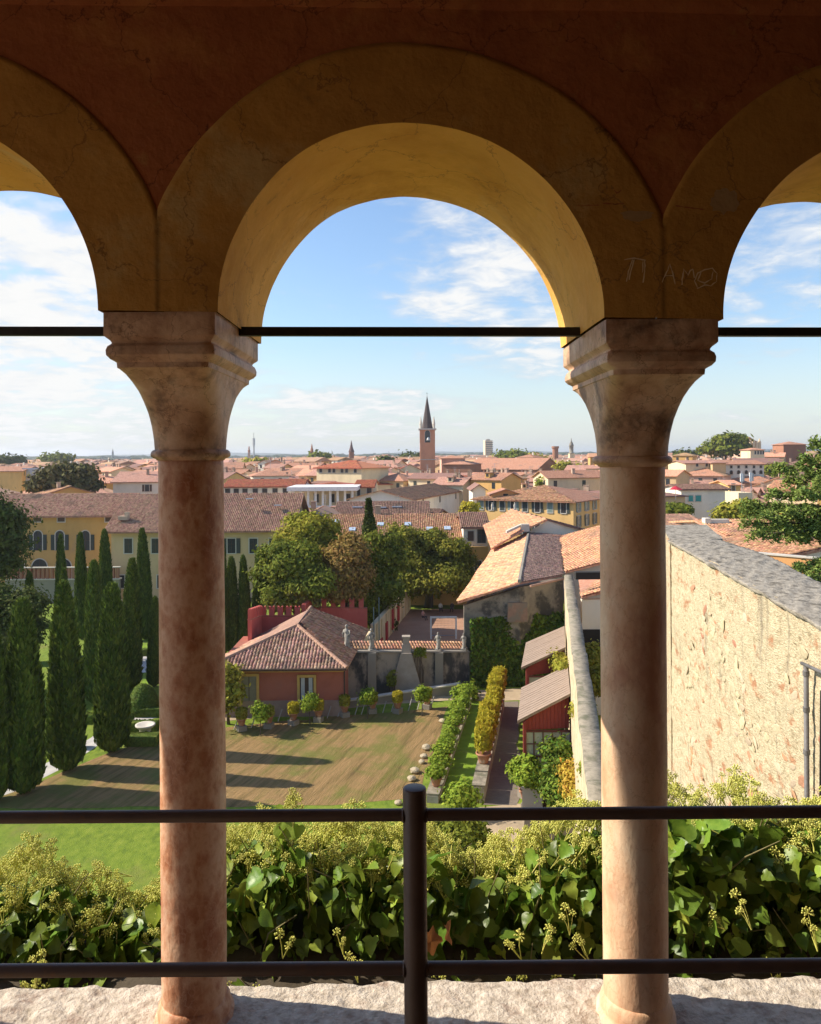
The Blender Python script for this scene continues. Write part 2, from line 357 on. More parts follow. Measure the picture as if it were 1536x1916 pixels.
# cornice lip that runs just under the ceiling, with an uneven lower edge
xs = np.linspace(-1.9, 1.9, 260)
zl = ZTOP-0.185+0.006*snoise(np.stack([xs*9, xs*0, xs*0], -1), 1.2, 3)+0.010*np.clip(snoise(np.stack([xs*2, xs*0, xs*0], -1), 2, 8), 0, 1)
P = np.stack([np.stack([xs, np.full_like(xs, YF+0.002), zl], -1), np.stack([xs, np.full_like(xs, YF-0.010), zl+0.002], -1), np.stack([xs, np.full_like(xs, YF-0.013), zl+0.05], -1), np.stack([xs, np.full_like(xs, YF-0.012), np.full_like(xs, ZTOP+0.05)], -1)], 1)
tiltz(P)
link('plaster_lip', bulk('plaster_lip', P.reshape(-1, 3), grid_faces(260, 4), M_RED, True), loggia)

# columns: shaft > capital, neck ring, base
def supell(a, b, n, N=64):
    t = np.linspace(0, 2*PI, N, endpoint=False)
    c, s = np.cos(t), np.sin(t)
    r = (np.abs(c)**n+np.abs(s)**n)**(-1.0/n)
    return np.stack([a*c*r, b*s*r], -1)
def loft(levels, cx, cy, z0, N=64, wob=0.0, seed=0, smooth=True):
    rings = []
    for dz, a, b, n in levels:
        q = supell(a, b, n, N); rings.append(np.concatenate([q, np.full((N, 1), dz)], 1))
    P = np.array(rings)
    P[..., 0] += cx; P[..., 1] += cy; P[..., 2] += z0
    if wob: P[..., :2] += wob*np.stack([snoise(P, 14, seed), snoise(P, 14, seed+1)], -1)
    Lr = len(levels); f = []
    for i in range(Lr-1):
        for k in range(N):
            f.append((i*N+k, i*N+(k+1) % N, (i+1)*N+(k+1) % N, (i+1)*N+k))
    me = bpy.data.meshes.new('loft'); f += [tuple(range(N))[::-1], tuple((Lr-1)*N+k for k in range(N))]
    me.from_pydata(P.reshape(-1, 3).tolist(), [], f)
    if smooth: me.polygons.foreach_set('use_smooth', [True]*(len(f)-2)+[False]*2)
    me.update(); return me
CAPL = [(0.0, .163, .325, 60), (-.066, .163, .325, 60), (-.070, .161, .323, 40), (-.079, .150, .312, 40), (-.0845, .148, .309, 30), (-.087, .148, .309, 30),
        (-.090, .150, .312, 30), (-.096, .158, .320, 24), (-.108, .162, .324, 24), (-.122, .161, .323, 24), (-.133, .152, .314, 24), (-.139, .142, .303, 24), (-.142, .138, .300, 24),
        (-.157, .137, .298, 24), (-.159, .134, .294, 20), (-.172, .131, .270, 9), (-.19, .127, .242, 6.5), (-.215, .123, .208, 5), (-.245, .120, .178, 4), (-.28, .117, .151, 3.2), (-.32, .1145, .132, 2.6),
        (-.36, .113, .119, 2.2), (-.405, .112, .113, 2.0)]
COLS = []
for k in (-2.5, -1.5, -0.5, 0.5, 1.5, 2.5):
    cx = XC+k*SP; zt = ZS+TILT*cx
    m = M_MARB if k < 0 else M_MARBP
    zr = zt-0.405
    zb = E-1.825
    lv = []
    for i in range(60):
        t = i/59; z = (zr-0.012)*(1-t)+(zb)*t
        r = 0.1035+0.0012*math.sin(t*PI)
        lv.append((z, r, r, 2.0))
    P = loft([(z, a, b, n) for z, a, b, n in lv], cx, YC, 0, 72, 0.0011, 3)
    P.materials.append(m)
    shaft = link('column', P, loggia)
    if k == -0.5: shaft['label'] = 'left column of mottled dark red marble'
    if k == 0.5: shaft['label'] = 'right column of paler salmon marble, half sunlit'
    me = loft(CAPL, cx, YC, zt, 96, 0.0014, 9); me.materials.append(M_CAP)
    me.polygons.foreach_set('use_smooth', [False]*len(me.polygons)); me.update()
    o = link('capital', me, shaft)
    es = o.modifiers.new('smooth', 'EDGE_SPLIT') if False else None
    me.polygons.foreach_set('use_smooth', [True]*len(me.polygons))
    try: me.set_sharp_from_angle(angle=math.radians(32))
    except Exception: pass
    ring = loft([(0.016, .108, .108, 2), (0.014, .118, .118, 2), (0.008, .1245, .1245, 2), (0.0, .127, .127, 2), (-.007, .125, .125, 2), (-.012, .119, .119, 2), (-.015, .110, .110, 2), (-.020, .107, .107, 2)], cx, YC, zr-0.005, 64, 0.001, 4)
    ring.materials.append(M_CAP); link('neck_ring', ring, shaft)
    base = loft([(0.055, .104, .104, 2), (0.045, .108, .108, 2), (0.035, .114, .114, 2), (0.015, .117, .117, 2), (0.003, .117, .117, 2), (0.0, .124, .124, 2.2), (-.03, .128, .128, 2.4), (-.07, .130, .130, 3)], cx, YC, zb, 64, 0.003, 6)
    base.materials.append(m); link('column_base', base, shaft)
    COLS.append(shaft)
# iron tie rods through the arches
for k in (-1, 0, 1):
    cx = XC+k*SP
    x0, x1 = cx-R_IN-0.02, cx+R_IN+0.02
    zc = at(768, 621, 2.6).z
    mb = MB(); zz = lambda x: zc-0.008*x
    mb.hexa([(x0, 2.585, zz(x0)-.014), (x1, 2.585, zz(x1)-.014), (x1, 2.612, zz(x1)-.014), (x0, 2.612, zz(x0)-.014)],
            [(x0, 2.585, zz(x0)+.014), (x1, 2.585, zz(x1)+.014), (x1, 2.612, zz(x1)+.014), (x0, 2.612, zz(x0)+.014)])
    o = mb.obj('tie_rod', M_ROD, loggia)
# the rough stone ledge the columns stand on
nx, ny = 420, 110
xs = np.linspace(-2.6, 2.6, nx); vs = np.linspace(0, 1, ny)
Xg, Vg = np.meshgrid(xs, vs, indexing='ij')
back = 2.775+0.014*snoise(np.stack([xs*6, xs*0, xs*0], -1), 1.5, 15)+0.010*snoise(np.stack([xs*22, xs*0, xs*0], -1), 1.5, 16)+0.012*xs
Yg = 2.28*(1-Vg)+back[:, None]*Vg
P = np.stack([Xg, Yg, np.full_like(Xg, E-1.832)], -1)
fine = snoise(P, 55, 17, 4); mid = snoise(P, 16, 18, 4)
P[..., 2] += 0.0035*mid+0.0045*fine+.0018*snoise(P, 120, 27, 3)-0.006*np.abs(snoise(P, 24, 19, 3))*(Vg > 0)
pit = np.clip(snoise(P, 34, 29, 3)-0.45, 0, 1); P[..., 2] -= 0.02*pit
edge = np.clip((Vg-0.93)/0.07, 0, 1); P[..., 2] -= 0.035*edge**2
sk = P[:, -1:].copy(); sk[..., 2] -= 0.5; P = np.concatenate([P, sk], 1)
fr = P[:, :1].copy(); fr[..., 2] -= 0.3; P = np.concatenate([fr, P], 1)
ledge = link('stone_ledge', bulk('stone_ledge', P.reshape(-1, 3), grid_faces(nx, ny+2), M_LEDGE, True), loggia)
# scratches and patches on the right pier, lettering scratched into the plaster: TI AMO
from mathutils.bvhtree import BVHTree
_tv, _tf = [], []
for o in COL.objects:
    if o.name.split('.')[0] in ('archivolt', 'spandrel_wall'):
        b0 = len(_tv); _tv += [v.co.copy() for v in o.data.vertices]; _tf += [tuple(b0+i for i in p.vertices) for p in o.data.polygons]
BVH = BVHTree.FromPolygons(_tv, _tf)
def onwall(x, y, off):
    d = px_dir(x, y).normalized(); hit = BVH.ray_cast(Vector((0, 0, E)), d)[0]
    return (hit if hit is not None else at(x, y, YF-.006))+Vector((0, -off, 0))
def stroke(mb, pts, w=0.0022):
    """a shallow scratch that follows the plaster surface"""
    fine = []
    for (x0, y0), (x1, y1) in zip(pts[:-1], pts[1:]):
        n = max(1, int(math.hypot(x1-x0, y1-y0)/5)); fine += [(x0+(x1-x0)*i/n+random.gauss(0, .35), y0+(y1-y0)*i/n+random.gauss(0, .35)) for i in range(n)]
    fine.append(pts[-1]); P = [onwall(x, y, .0009) for x, y in fine]; vs = []
    for i, p in enumerate(P):
        d = (P[min(i+1, len(P)-1)]-P[max(i-1, 0)]); d.y = 0; d.normalize(); s_ = Vector((-d.z, 0, d.x))*w*random.uniform(.45, 1.35); vs += [p-s_, p+s_]
    mb.add(vs, [(2*i, 2*i+1, 2*i+3, 2*i+2) for i in range(len(P)-1)])
LET = [[(1168, 486), (1186, 483), (1208, 487)], [(1183, 486), (1176, 507), (1172, 527)], [(1186, 486), (1180, 508), (1177, 524)], [(1206, 487), (1206, 508), (1203, 529)], [(1203, 489), (1202, 510)],
       [(1239, 528), (1247, 510), (1253, 494), (1258, 510), (1263, 532)], [(1244, 516), (1252, 515), (1259, 516)],
       [(1276, 533), (1277, 518), (1279, 503), (1287, 516), (1291, 506), (1296, 504), (1299, 520)],
       [(1304, 538), (1299, 526), (1305, 511), (1318, 505), (1332, 502), (1341, 512), (1340, 527), (1330, 535), (1318, 533), (1304, 540)],
       [(1312, 507), (1305, 525), (1318, 530), (1332, 522), (1334, 508)]]
mb = MB()
for s in LET: stroke(mb, s, 0.0017)
o = mb.obj('scratched_writing', M_SCR, loggia); o['kind'] = 'stuff'
def blob_patch(name, cx, cy, rx, ry, seed, m):
    r = random.Random(seed); n = 26; mb = MB(); k = [r.uniform(.78, 1.15) for _ in range(n)]; vs = [onwall(cx, cy, .001)]
    for q in (.35, .7, 1.0): vs += [onwall(cx+rx*q*k[i]*math.cos(2*PI*i/n), cy+ry*q*k[i]*math.sin(2*PI*i/n), .001) for i in range(n)]
    fs = [(0, 1+i, 1+(i+1) % n) for i in range(n)]
    for t in (0, 1): fs += [(1+t*n+i, 1+(t+1)*n+i, 1+(t+1)*n+(i+1) % n, 1+t*n+(i+1) % n) for i in range(n)]
    mb.add(vs, fs); mb.obj(name, m, loggia)
M_PATCH = mat('bare_plaster_patch', [(0.36, 0.22, 0.09), (0.46, 0.29, 0.13)], 9, 0.95, 0.6, 40, bdist=0.005)
blob_patch('plaster_patch', 1357, 377, 28, 24, 3, M_PATCH)
blob_patch('plaster_patch', 1192, 404, 33, 10, 4, M_PATCH)
mb = MB()
for s in ([(1128, 381), (1150, 382), (1168, 381)], [(1264, 385), (1290, 389), (1316, 392)], [(1148, 355), (1154, 362), (1162, 356)], [(1080, 385), (1120, 384)]):
    stroke(mb, s, 0.0018)
o = mb.obj('plaster_crack', M_RED, loggia); o['kind'] = 'stuff'

# ---------------------------------------------------------------- railing
rail = thing('guard_railing', 'dark brown iron guard railing with one round post and two rails before the arches', 'railing', (0.004, 1.9, E-1.95))
mb = MB(); rp = 0.0282; zt = at(770, 1470, 1.9).z-0.004
mb.lathe([(rp, -1.15), (rp, -0.004), (rp-0.0015, -0.0012), (rp-0.004, 0.0)], (0.004, 1.9, zt), 48)
me = mb.mesh('post', M_IRON, True)
try: me.set_sharp_from_angle(angle=math.radians(50))
except Exception: pass
link('post', me, rail)
for zc, zr_ in ((at(768, 1524.5, 1.9).z, 0.0146), (at(768, 1811.5, 1.9).z, 0.0152)):
    for sx in (-1, 1):
        mb = MB(); mb.tube([(0.004+sx*0.024, 1.9, zc), (sx*1.2, 1.9, zc+0.001), (sx*3.5, 1.9, zc)], zr_, 24)
        me = mb.mesh('rail', M_IRON, True)
        try: me.set_sharp_from_angle(angle=math.radians(50))
        except Exception: pass
        link('rail', me, rail)
        mb = MB(); mb.tube([(0.004+sx*0.0265, 1.9, zc), (0.004+sx*0.031, 1.9, zc)], [zr_+.004, zr_+0.0005], 24); mb.obj('weld_collar', M_IRON, rail, True)
for sx in (-1, 1):
    mb = MB(); mb.lathe([(0.028, -1.1), (0.028, 0)], (sx*2.4, 1.9, zt), 24); mb.obj('post', M_IRON, rail, True)
# ================================================================ ground
def sheet(name, pts, z, m, kind='structure', label=None, div=0, parent=None):
    mb = MB(); P = [(p[0], p[1], z) for p in pts]; mb.add(P, [tuple(range(len(P)))])
    o = mb.obj(name, m, parent)
    if kind: o['kind'] = kind
    if label: o['label'] = label
    return o
M_EARTH = mat('city_ground', [(0.10, 0.085, 0.065), (0.16, 0.13, 0.10), (0.07, 0.085, 0.04)], 0.02, 0.95, 0)
M_GRASS = mat('green_lawn', [(0.09, 0.145, 0.010), (0.155, 0.22, 0.016), (0.22, 0.27, 0.028)], 2.6, 0.95, 0.9, 30, stretch=(1, 0.55, 1), stain=(0.19, 0.19, 0.04), stain_scale=0.35, stain_lo=0.5, stain_hi=0.75, bdist=0.05)
sheet('ground', [(-6000, -60), (6000, -60), (6000, 9000), (-6000, 9000)], -0.02, M_EARTH)
sheet('garden_ground', [(-40, 4), (30, 4), (30, 97), (-60, 97), (-60, 4)], 0.0, M_GRASS)

# ================================================================ roofs and houses
def roofmat(name, cols, st=(0.16, 0.13, 0.10)):
    return mat(name, cols, 3.2, 0.93, 0.5, 12, island=0.30, objrand=0.13, stain=st, stain_scale=0.35, stain_lo=0.52, stain_hi=0.76, bdist=0.03)
R_TERRA = roofmat('terracotta_tiles', [(0.20, 0.095, 0.05), (0.42, 0.22, 0.12), (0.47, 0.30, 0.19)])
R_ORANGE = roofmat('orange_tiles', [(0.36, 0.165, 0.085), (0.58, 0.30, 0.165), (0.60, 0.38, 0.24)], (0.30, 0.18, 0.12))
R_PINK = roofmat('faded_pink_tiles', [(0.20, 0.10, 0.065), (0.42, 0.235, 0.155), (0.42, 0.27, 0.19)], (0.17, 0.12, 0.09))
R_BROWN = roofmat('old_brown_tiles', [(0.17, 0.095, 0.07), (0.27, 0.155, 0.11), (0.22, 0.14, 0.11)], (0.11, 0.085, 0.07))
R_RED = roofmat('new_red_tiles', [(0.34, 0.10, 0.055), (0.44, 0.15, 0.08), (0.38, 0.14, 0.085)], (0.26, 0.12, 0.09))
def wallmat(name, c, st=None):
    return mat(name, [tuple(x*0.82 for x in c), c, tuple(min(0.9, x*1.07) for x in c)], 0.35, 0.93, 0.15, 6, objrand=0.06, stain=st or tuple(x*0.6 for x in c), stain_scale=0.3, stain_lo=0.58, stain_hi=0.85, stretch=(1, 1, 0.5))
W_CREAM = wallmat('cream_render', (0.72, 0.58, 0.37)); W_WHITE = wallmat('white_render', (0.76, 0.69, 0.56)); W_YEL = wallmat('yellow_render', (0.70, 0.45, 0.17))
W_OCH = wallmat('ochre_render', (0.60, 0.36, 0.12), (0.42, 0.29, 0.16)); W_PINK = wallmat('pink_render', (0.60, 0.38, 0.27)); W_GREY = wallmat('grey_render', (0.42, 0.39, 0.34)); W_BRICK = wallmat('brick_wall', (0.36, 0.17, 0.10))
W_ORANGE = wallmat('orange_render', (0.62, 0.32, 0.12)); W_BEIGE = wallmat('beige_render', (0.60, 0.43, 0.235), (0.40, 0.29, 0.18)); W_STONE = wallmat('grey_stone_wall', (0.27, 0.24, 0.19), (0.12, 0.11, 0.095))
M_PANE = plain('dark_window_glass', (0.035, 0.04, 0.045), 0.15, spec=0.5); M_SURR = plain('pale_stone_trim', (0.55, 0.50, 0.42), 0.85)
M_SHUT = plain('dark_green_shutter', (0.045, 0.055, 0.045), 0.7); M_SHUTB = plain('brown_shutter', (0.10, 0.06, 0.04), 0.7); M_SHUTG = plain('pale_green_shutter', (0.20, 0.26, 0.22), 0.7)
M_TEAL = plain('teal_shutter', (0.05, 0.30, 0.27), 0.6); M_WOOD = plain('dark_eave_wood', (0.07, 0.045, 0.03), 0.9); M_CHIM = mat('chimney_plaster', [(0.35, 0.24, 0.17), (0.5, 0.38, 0.28)], 1.2, 0.95, 0.3, objrand=0.2)
M_BLACK = plain('dark_opening', (0.02, 0.018, 0.015), 0.9); M_WHITE = plain('white_paint', (0.78, 0.77, 0.74), 0.5); M_METAL = plain('grey_metal', (0.40, 0.41, 0.42), 0.4, 0.6)
M_GLASSL = plain('skylight_glass', (0.42, 0.50, 0.58), 0.12, spec=0.8)

def inpoly(px, py, poly):
    r = np.zeros(len(px), bool); n = len(poly)
    for i in range(n):
        x1, y1 = poly[i]; x2, y2 = poly[(i+1) % n]
        c = ((y1 > py) != (y2 > py)) & (px < (x2-x1)*(py-y1)/((y2-y1) if abs(y2-y1) > 1e-9 else 1e-9)+x1); r ^= c
    return r
TILE_COUNT = [0]
def tile_arrays(poly3, a=0.24, e=0.36, seed=1, sag=0.02):
    """rows of barrel tiles over the planar polygon poly3 whose first edge is the eave (world)"""
    P = [Vector(p) for p in poly3]; O = P[0]; u = (P[1]-P[0]).normalized(); n = u.cross(P[2]-P[0]).normalized()
    if n.z < 0: n = -n
    v = n.cross(u)
    if v.dot(P[2]-P[0]) < 0: v = -v
    uv = [((p-O).dot(u), (p-O).dot(v)) for p in P]
    u0 = min(q[0] for q in uv); u1 = max(q[0] for q in uv); v1 = max(q[1] for q in uv); v0 = min(q[1] for q in uv)
    U, Vv = np.meshgrid(np.arange(u0+a/2, u1, a), np.arange(v0+e*0.45, v1, e), indexing='ij'); U = U.ravel(); Vv = Vv.ravel()
    k = inpoly(U, Vv, uv); U = U[k]; Vv = Vv[k]; m = len(U)
    if m == 0: return np.zeros((0, 3)), np.zeros((0, 4), int)
    r = np.random.default_rng(seed); cs = np.array([(-0.5, 0.0), (-0.30, 0.30), (0.30, 0.30), (0.5, 0.0)])
    jit = r.normal(0, 0.035, (m, 2)); ang = r.normal(0, 0.05, m); h = 0.012+r.uniform(0, 0.02, m)
    V = np.zeros((m, 8, 3)); un, vn, nn, On = (np.array(x) for x in (u, v, n, O))
    for j, (vo, lift, wd) in enumerate(((-0.54*e, 0.045, 1.0), (0.54*e, 0.012, 0.84))):
        for c in range(4):
            du = cs[c, 0]*a*wd+jit[:, 0]*a+ang*vo; dn = cs[c, 1]*a*wd+lift+h
            sg = sag*np.sin(U*0.55+seed)*np.sin(Vv*0.8+seed)
            V[:, j*4+c] = On+(U+du)[:, None]*un+(Vv+vo+jit[:, 1]*e)[:, None]*vn+(dn+sg)[:, None]*nn
    base = (np.arange(m)*8)[:, None]
    Fc = np.concatenate([base+np.array([[0, 4, 5, 1]]), base+np.array([[1, 5, 6, 2]]), base+np.array([[2, 6, 7, 3]]), base+np.array([[0, 1, 2, 3]])], 0)
    TILE_COUNT[0] += m
    return V.reshape(-1, 3), Fc
def tiles_obj(polys, m, parent, a=0.24, e=0.36, name='roof_tiles', seed=1, sag=0.02):
    Vs, Fs, b = [], [], 0
    for i, p in enumerate(polys):
        V, Fc = tile_arrays(p, a, e, seed+i, sag); Vs.append(V); Fs.append(Fc+b); b += len(V)
    o = link(name, bulk(name, np.concatenate(Vs), np.concatenate(Fs), m), parent); o['kind'] = 'stuff'; return o

WIN = {}
def win_mesh(w, h, style, sm):
    k = (round(w, 2), round(h, 2), style, sm.name if sm else '')
    if k in WIN: return WIN[k]
    f = MB(); t = 0.12
    if style == 'arch':
        n = 10; r = w/2
        outer = [(-r-t, 0), (-r-t, h-r)]+[(-(r+t)*math.cos(PI*i/n), h-r+(r+t)*math.sin(PI*i/n)) for i in range(1, n)]+[(r+t, h-r), (r+t, 0)]
        inner = [(-r, 0), (-r, h-r)]+[(-r*math.cos(PI*i/n), h-r+r*math.sin(PI*i/n)) for i in range(1, n)]+[(r, h-r), (r, 0)]
        q = len(outer)
        f.add([(x, -0.07, z) for x, z in outer]+[(x, -0.07, z) for x, z in inner]+[(x, 0, z) for x, z in outer]+[(x, 0.0, z) for x, z in inner],
              [(i, i+1, q+i+1, q+i) for i in range(q-1)]+[(2*q+i, 2*q+i+1, i+1, i) for i in range(q-1)]+[(q+i, q+i+1, 3*q+i+1, 3*q+i) for i in range(q-1)], 0)
        g = MB(); g.add([(x, -0.02, z) for x, z in inner], [tuple(range(q))]); g.box((0, -0.035, h/2), (0.06, 0.03, h), mi=1); g.box((0, -0.035, h*0.5), (w, 0.03, 0.05), mi=1)
        if sm:
            for s in (-1, 1): f.box((s*(r+t+w*0.22), -0.05, (h-r)/2+0.05), (w*0.42, 0.06, h-r), mi=1)
    else:
        f.box((-w/2-t/2, -0.035, h/2), (t, 0.07, h+2*t)); f.box((w/2+t/2, -0.035, h/2), (t, 0.07, h+2*t))
        f.box((0, -0.035, h+t/2), (w, 0.07, t)); f.box((0, -0.05, -t/2), (w+0.1, 0.12, t))
        g = MB(); g.box((0, -0.01, h/2), (w, 0.02, h)); g.box((0, -0.03, h/2), (0.05, 0.025, h), mi=1); g.box((0, -0.03, h*0.62), (w, 0.02, 0.04), mi=1)
        if style == 'open' and sm:
            for s in (-1, 1): f.box((s*(w/2+t+w*0.25), -0.06, h/2), (w*0.5, 0.05, h*1.02), mi=1)
        if style == 'closed' and sm:
            for s in (-1, 1): g.box((s*w/4, -0.06, h/2), (w*0.485, 0.05, h*0.98), mi=2)
    WIN[k] = (f.mesh('window', [M_SURR, sm or M_SURR]), g.mesh('pane', [M_PANE, M_WOOD, sm or M_WOOD])); return WIN[k]
def window(root, p, rz, w, h, style='open', sm=None, name='window', lbl=None):
    a, b = win_mesh(w, h, style, sm)
    o = bpy.data.objects.new(name, a); COL.objects.link(o); o.parent = root; rm = wmat(root)
    o.matrix_parent_inverse = rm.inverted(); o.location = p; o.rotation_euler = (0, 0, rz)
    g = bpy.data.objects.new('pane', b); COL.objects.link(g); g.parent = o
    if lbl: o['label'] = lbl
    return o

class House:
    """box house: P0,P1 front ground corners (facing the viewer), depth d away"""
    def __init__(s, label, P0, P1, d, he, hr, kind='gable', wm=None, rm=None, tiles=0, group=None, name='house', cat='house', over=0.45, mats2=None, zb=0.0, chim=0, seed=0):
        s.P0 = Vector((P0[0], P0[1], 0)); s.P1 = Vector((P1[0], P1[1], 0)); s.u = (s.P1-s.P0).normalized(); s.v = Vector((-s.u.y, s.u.x, 0))
        s.w = (s.P1-s.P0).length; s.d = d; s.he = he; s.hr = hr; s.rz = math.atan2(s.u.y, s.u.x); u, v, w = s.u, s.v, s.w
        s.root = thing(name, label, cat, (s.P0.x+u.x*w/2, s.P0.y+u.y*w/2, zb), group)
        r = random.Random(seed)
        def Q(x, y, z): return (s.P0+u*x+v*y)+Vector((0, 0, z))
        s.Q = Q
        mb = MB(); b = [Q(0, 0, zb), Q(w, 0, zb), Q(w, d, zb), Q(0, d, zb)]
        t = [Q(0, 0, he), Q(w, 0, he), Q(w, d, he), Q(0, d, he)]
        vs = b+t; fs = [(0, 1, 5, 4), (1, 2, 6, 5), (2, 3, 7, 6), (3, 0, 4, 7)]
        if kind == 'gable': vs += [Q(0, d/2, hr-0.06), Q(w, d/2, hr-0.06)]; fs += [(1, 2, 9), (3, 0, 8)]; fs = [f for f in fs]; fs += [(1, 9, 5), (2, 6, 9), (3, 8, 7), (0, 4, 8)]; fs = [(0, 1, 5, 4), (2, 3, 7, 6), (1, 2, 6, 9, 5), (3, 0, 4, 8, 7)]
        elif kind == 'gable_y': vs += [Q(w/2, 0, hr-0.06), Q(w/2, d, hr-0.06)]; fs = [(0, 1, 5, 8, 4), (2, 3, 7, 9, 6), (1, 2, 6, 5), (3, 0, 4, 7)]
        elif kind == 'flat': fs += [(4, 5, 6, 7)]
        mb.add(vs, fs); mb.obj('wall', wm, s.root)
        o = over; k = o*(hr-he)/max(d/2, 0.1); polys = []
        if kind == 'gable':
            polys = [[Q(-o, -o, he-k), Q(w+o, -o, he-k), Q(w+o, d/2, hr), Q(-o, d/2, hr)], [Q(w+o, d+o, he-k), Q(-o, d+o, he-k), Q(-o, d/2, hr), Q(w+o, d/2, hr)]]
        elif kind == 'gable_y':
            k = o*(hr-he)/(w/2)
            polys = [[Q(-o, d+o, he-k), Q(-o, -o, he-k), Q(w/2, -o, hr), Q(w/2, d+o, hr)], [Q(w+o, -o, he-k), Q(w+o, d+o, he-k), Q(w/2, d+o, hr), Q(w/2, -o, hr)]]
        elif kind == 'hip':
            m = min(w, d)/2; k = o*(hr-he)/m
            if w >= d: A, B = Q(m, d/2, hr), Q(w-m, d/2, hr)
            else: A, B = Q(w/2, m, hr), Q(w/2, d-m, hr)
            c = [Q(-o, -o, he-k), Q(w+o, -o, he-k), Q(w+o, d+o, he-k), Q(-o, d+o, he-k)]
            if w >= d: polys = [[c[0], c[1], B, A], [c[1], c[2], B], [c[2], c[3], A, B], [c[3], c[0], A]]
            else: polys = [[c[0], c[1], A], [c[1], c[2], B, A], [c[2], c[3], B], [c[3], c[0], A, B]]
        s.polys = polys
        if polys:
            mb = MB()
            for p in polys: mb.slab(p, 0.16)
            s.roof = mb.obj('roof', rm, s.root)
            if tiles:
                tiles_obj(polys if tiles > 1 else polys[:1], rm, s.roof, seed=seed+1)
        for i in range(chim):
            x = r.uniform(.15, .85)*w; y = r.uniform(.25, .7)*d; zz = he+(hr-he)*(1-abs(y-d/2)/(d/2))
            mb = MB(); p = Q(x, y, zz+0.35); cw = r.uniform(.45, .75); mb.box(p, (cw, cw*.8, 1.5), s.rz); mb.box(p+Vector((0, 0, .8)), (cw+.2, cw*.8+.2, .1), s.rz)
            mb.obj('chimney', M_CHIM, s.roof if polys else s.root)
    def win(s, side, xs, z, w, h, style='open', sm=None):
        for x in xs:
            if side == 'front': p = s.Q(x*s.w, -0.005, z); rz = s.rz
            elif side == 'right': p = s.Q(s.w+0.005, x*s.d, z); rz = s.rz+PI/2
            elif side == 'left': p = s.Q(-0.005, x*s.d, z); rz = s.rz-PI/2
            window(s.root, p, rz, w, h, style, sm)
def gx(px, D): return (px-768)/F*D
def zz(px, py, D): return at(px, py, D).z
# ---- the long mansion on the left, in two wings
m1 = House('long ochre mansion wing with arched windows and faded tile roof, furthest left', (gx(-140, 106), 106), (gx(222, 106), 106), 12.5, zz(100, 962, 106), zz(100, 925, 112), 'gable', W_OCH, R_PINK, 1, name='mansion_wing', cat='mansion', over=0.7, seed=3)
zg = 2.0
for px in (70, 111, 159, 6, -40): 
    x = (gx(px, 106)-m1.P0.x)/m1.w; m1.win('front', [x], zz(px, 1030, 106), 1.15, 2.65, 'arch', M_SHUT)
for px in (70, 114, 203): m1.win('front', [(gx(px, 106)-m1.P0.x)/m1.w], zz(px, 976, 106), 0.95, 0.6, 'closed', M_SHUTB)
for px in (30, 73, 118): m1.win('front', [(gx(px, 106)-m1.P0.x)/m1.w], zz(px, 1092, 106), 2.0, 3.3, 'arch')
m2 = House('long mansion block with stained beige walls and wide dusty red tile roof', (gx(207, 100), 100), (gx(541, 100), 100), 15.5, zz(350, 988, 100), zz(350, 925, 108), 'gable', W_BEIGE, R_PINK, 1, name='mansion_block', cat='mansion', over=0.8, seed=4)
for px in (239, 432, 473, 510, 290, 340, 385): m2.win('front', [(gx(px, 100)-m2.P0.x)/m2.w], zz(px, 1035, 100), 1.0, 1.85, 'open' if px == 432 else 'plain', M_SHUT)
for px in (224, 300, 360): m2.win('front', [(gx(px, 100)-m2.P0.x)/m2.w], zz(px, 1100, 100), 1.0, 1.6, 'plain')
m2.win('right', [0.3, 0.65], zz(540, 1000, 104), 1.0, 1.6, 'plain')
for px, py in ((467, 933), (520, 945)):
    mb = MB(); p = at(px, py, 103.5); mb.box(p, (0.9, 0.7, 0.1), 0); mb.obj('skylight', M_GLASSL, m2.root)
mb = MB(); p = at(232, 969, 101.5); mb.box(p, (1.2, 1.0, 0.5)); mb.box(p+Vector((.4, 0, .4)), (.5, .5, .7)); mb.obj('chimney', M_CHIM, m2.root)
# terrace with brick balusters before the mansion
ter = thing('terrace', 'brick baluster terrace with pale coping in front of the ochre wing', 'terrace', (gx(80, 98), 98, 0))
mb = MB(); x0, x1 = gx(8, 98), gx(222, 98); zt = zz(80, 1063, 98); zb_ = zz(80, 1085, 98)
mb.box(((x0+x1)/2, 98.2, zb_/2), (x1-x0, 0.5, zb_)); mb.obj('terrace_wall', W_STONE, ter)
mb = MB(); mb.box(((x0+x1)/2, 98.2, zb_+.06), (x1-x0+.2, .75, .12)); mb.box(((x0+x1)/2, 98.2, zt+.05), (x1-x0+.1, .5, .1)); mb.obj('coping', M_SURR, ter)
bm_ = MB(); bm_.box((0, 0, (zt-zb_)/2+.05), (.34, .34, zt-zb_-.14)); bme = bm_.mesh('baluster', W_BRICK)
for i in range(26):
    o = bpy.data.objects.new('baluster', bme); COL.objects.link(o); o.parent = ter; o.matrix_parent_inverse = Matrix.Translation(-ter.location); o.location = (x0+.3+i*(x1-x0-.6)/25, 98.2, zb_+.01)

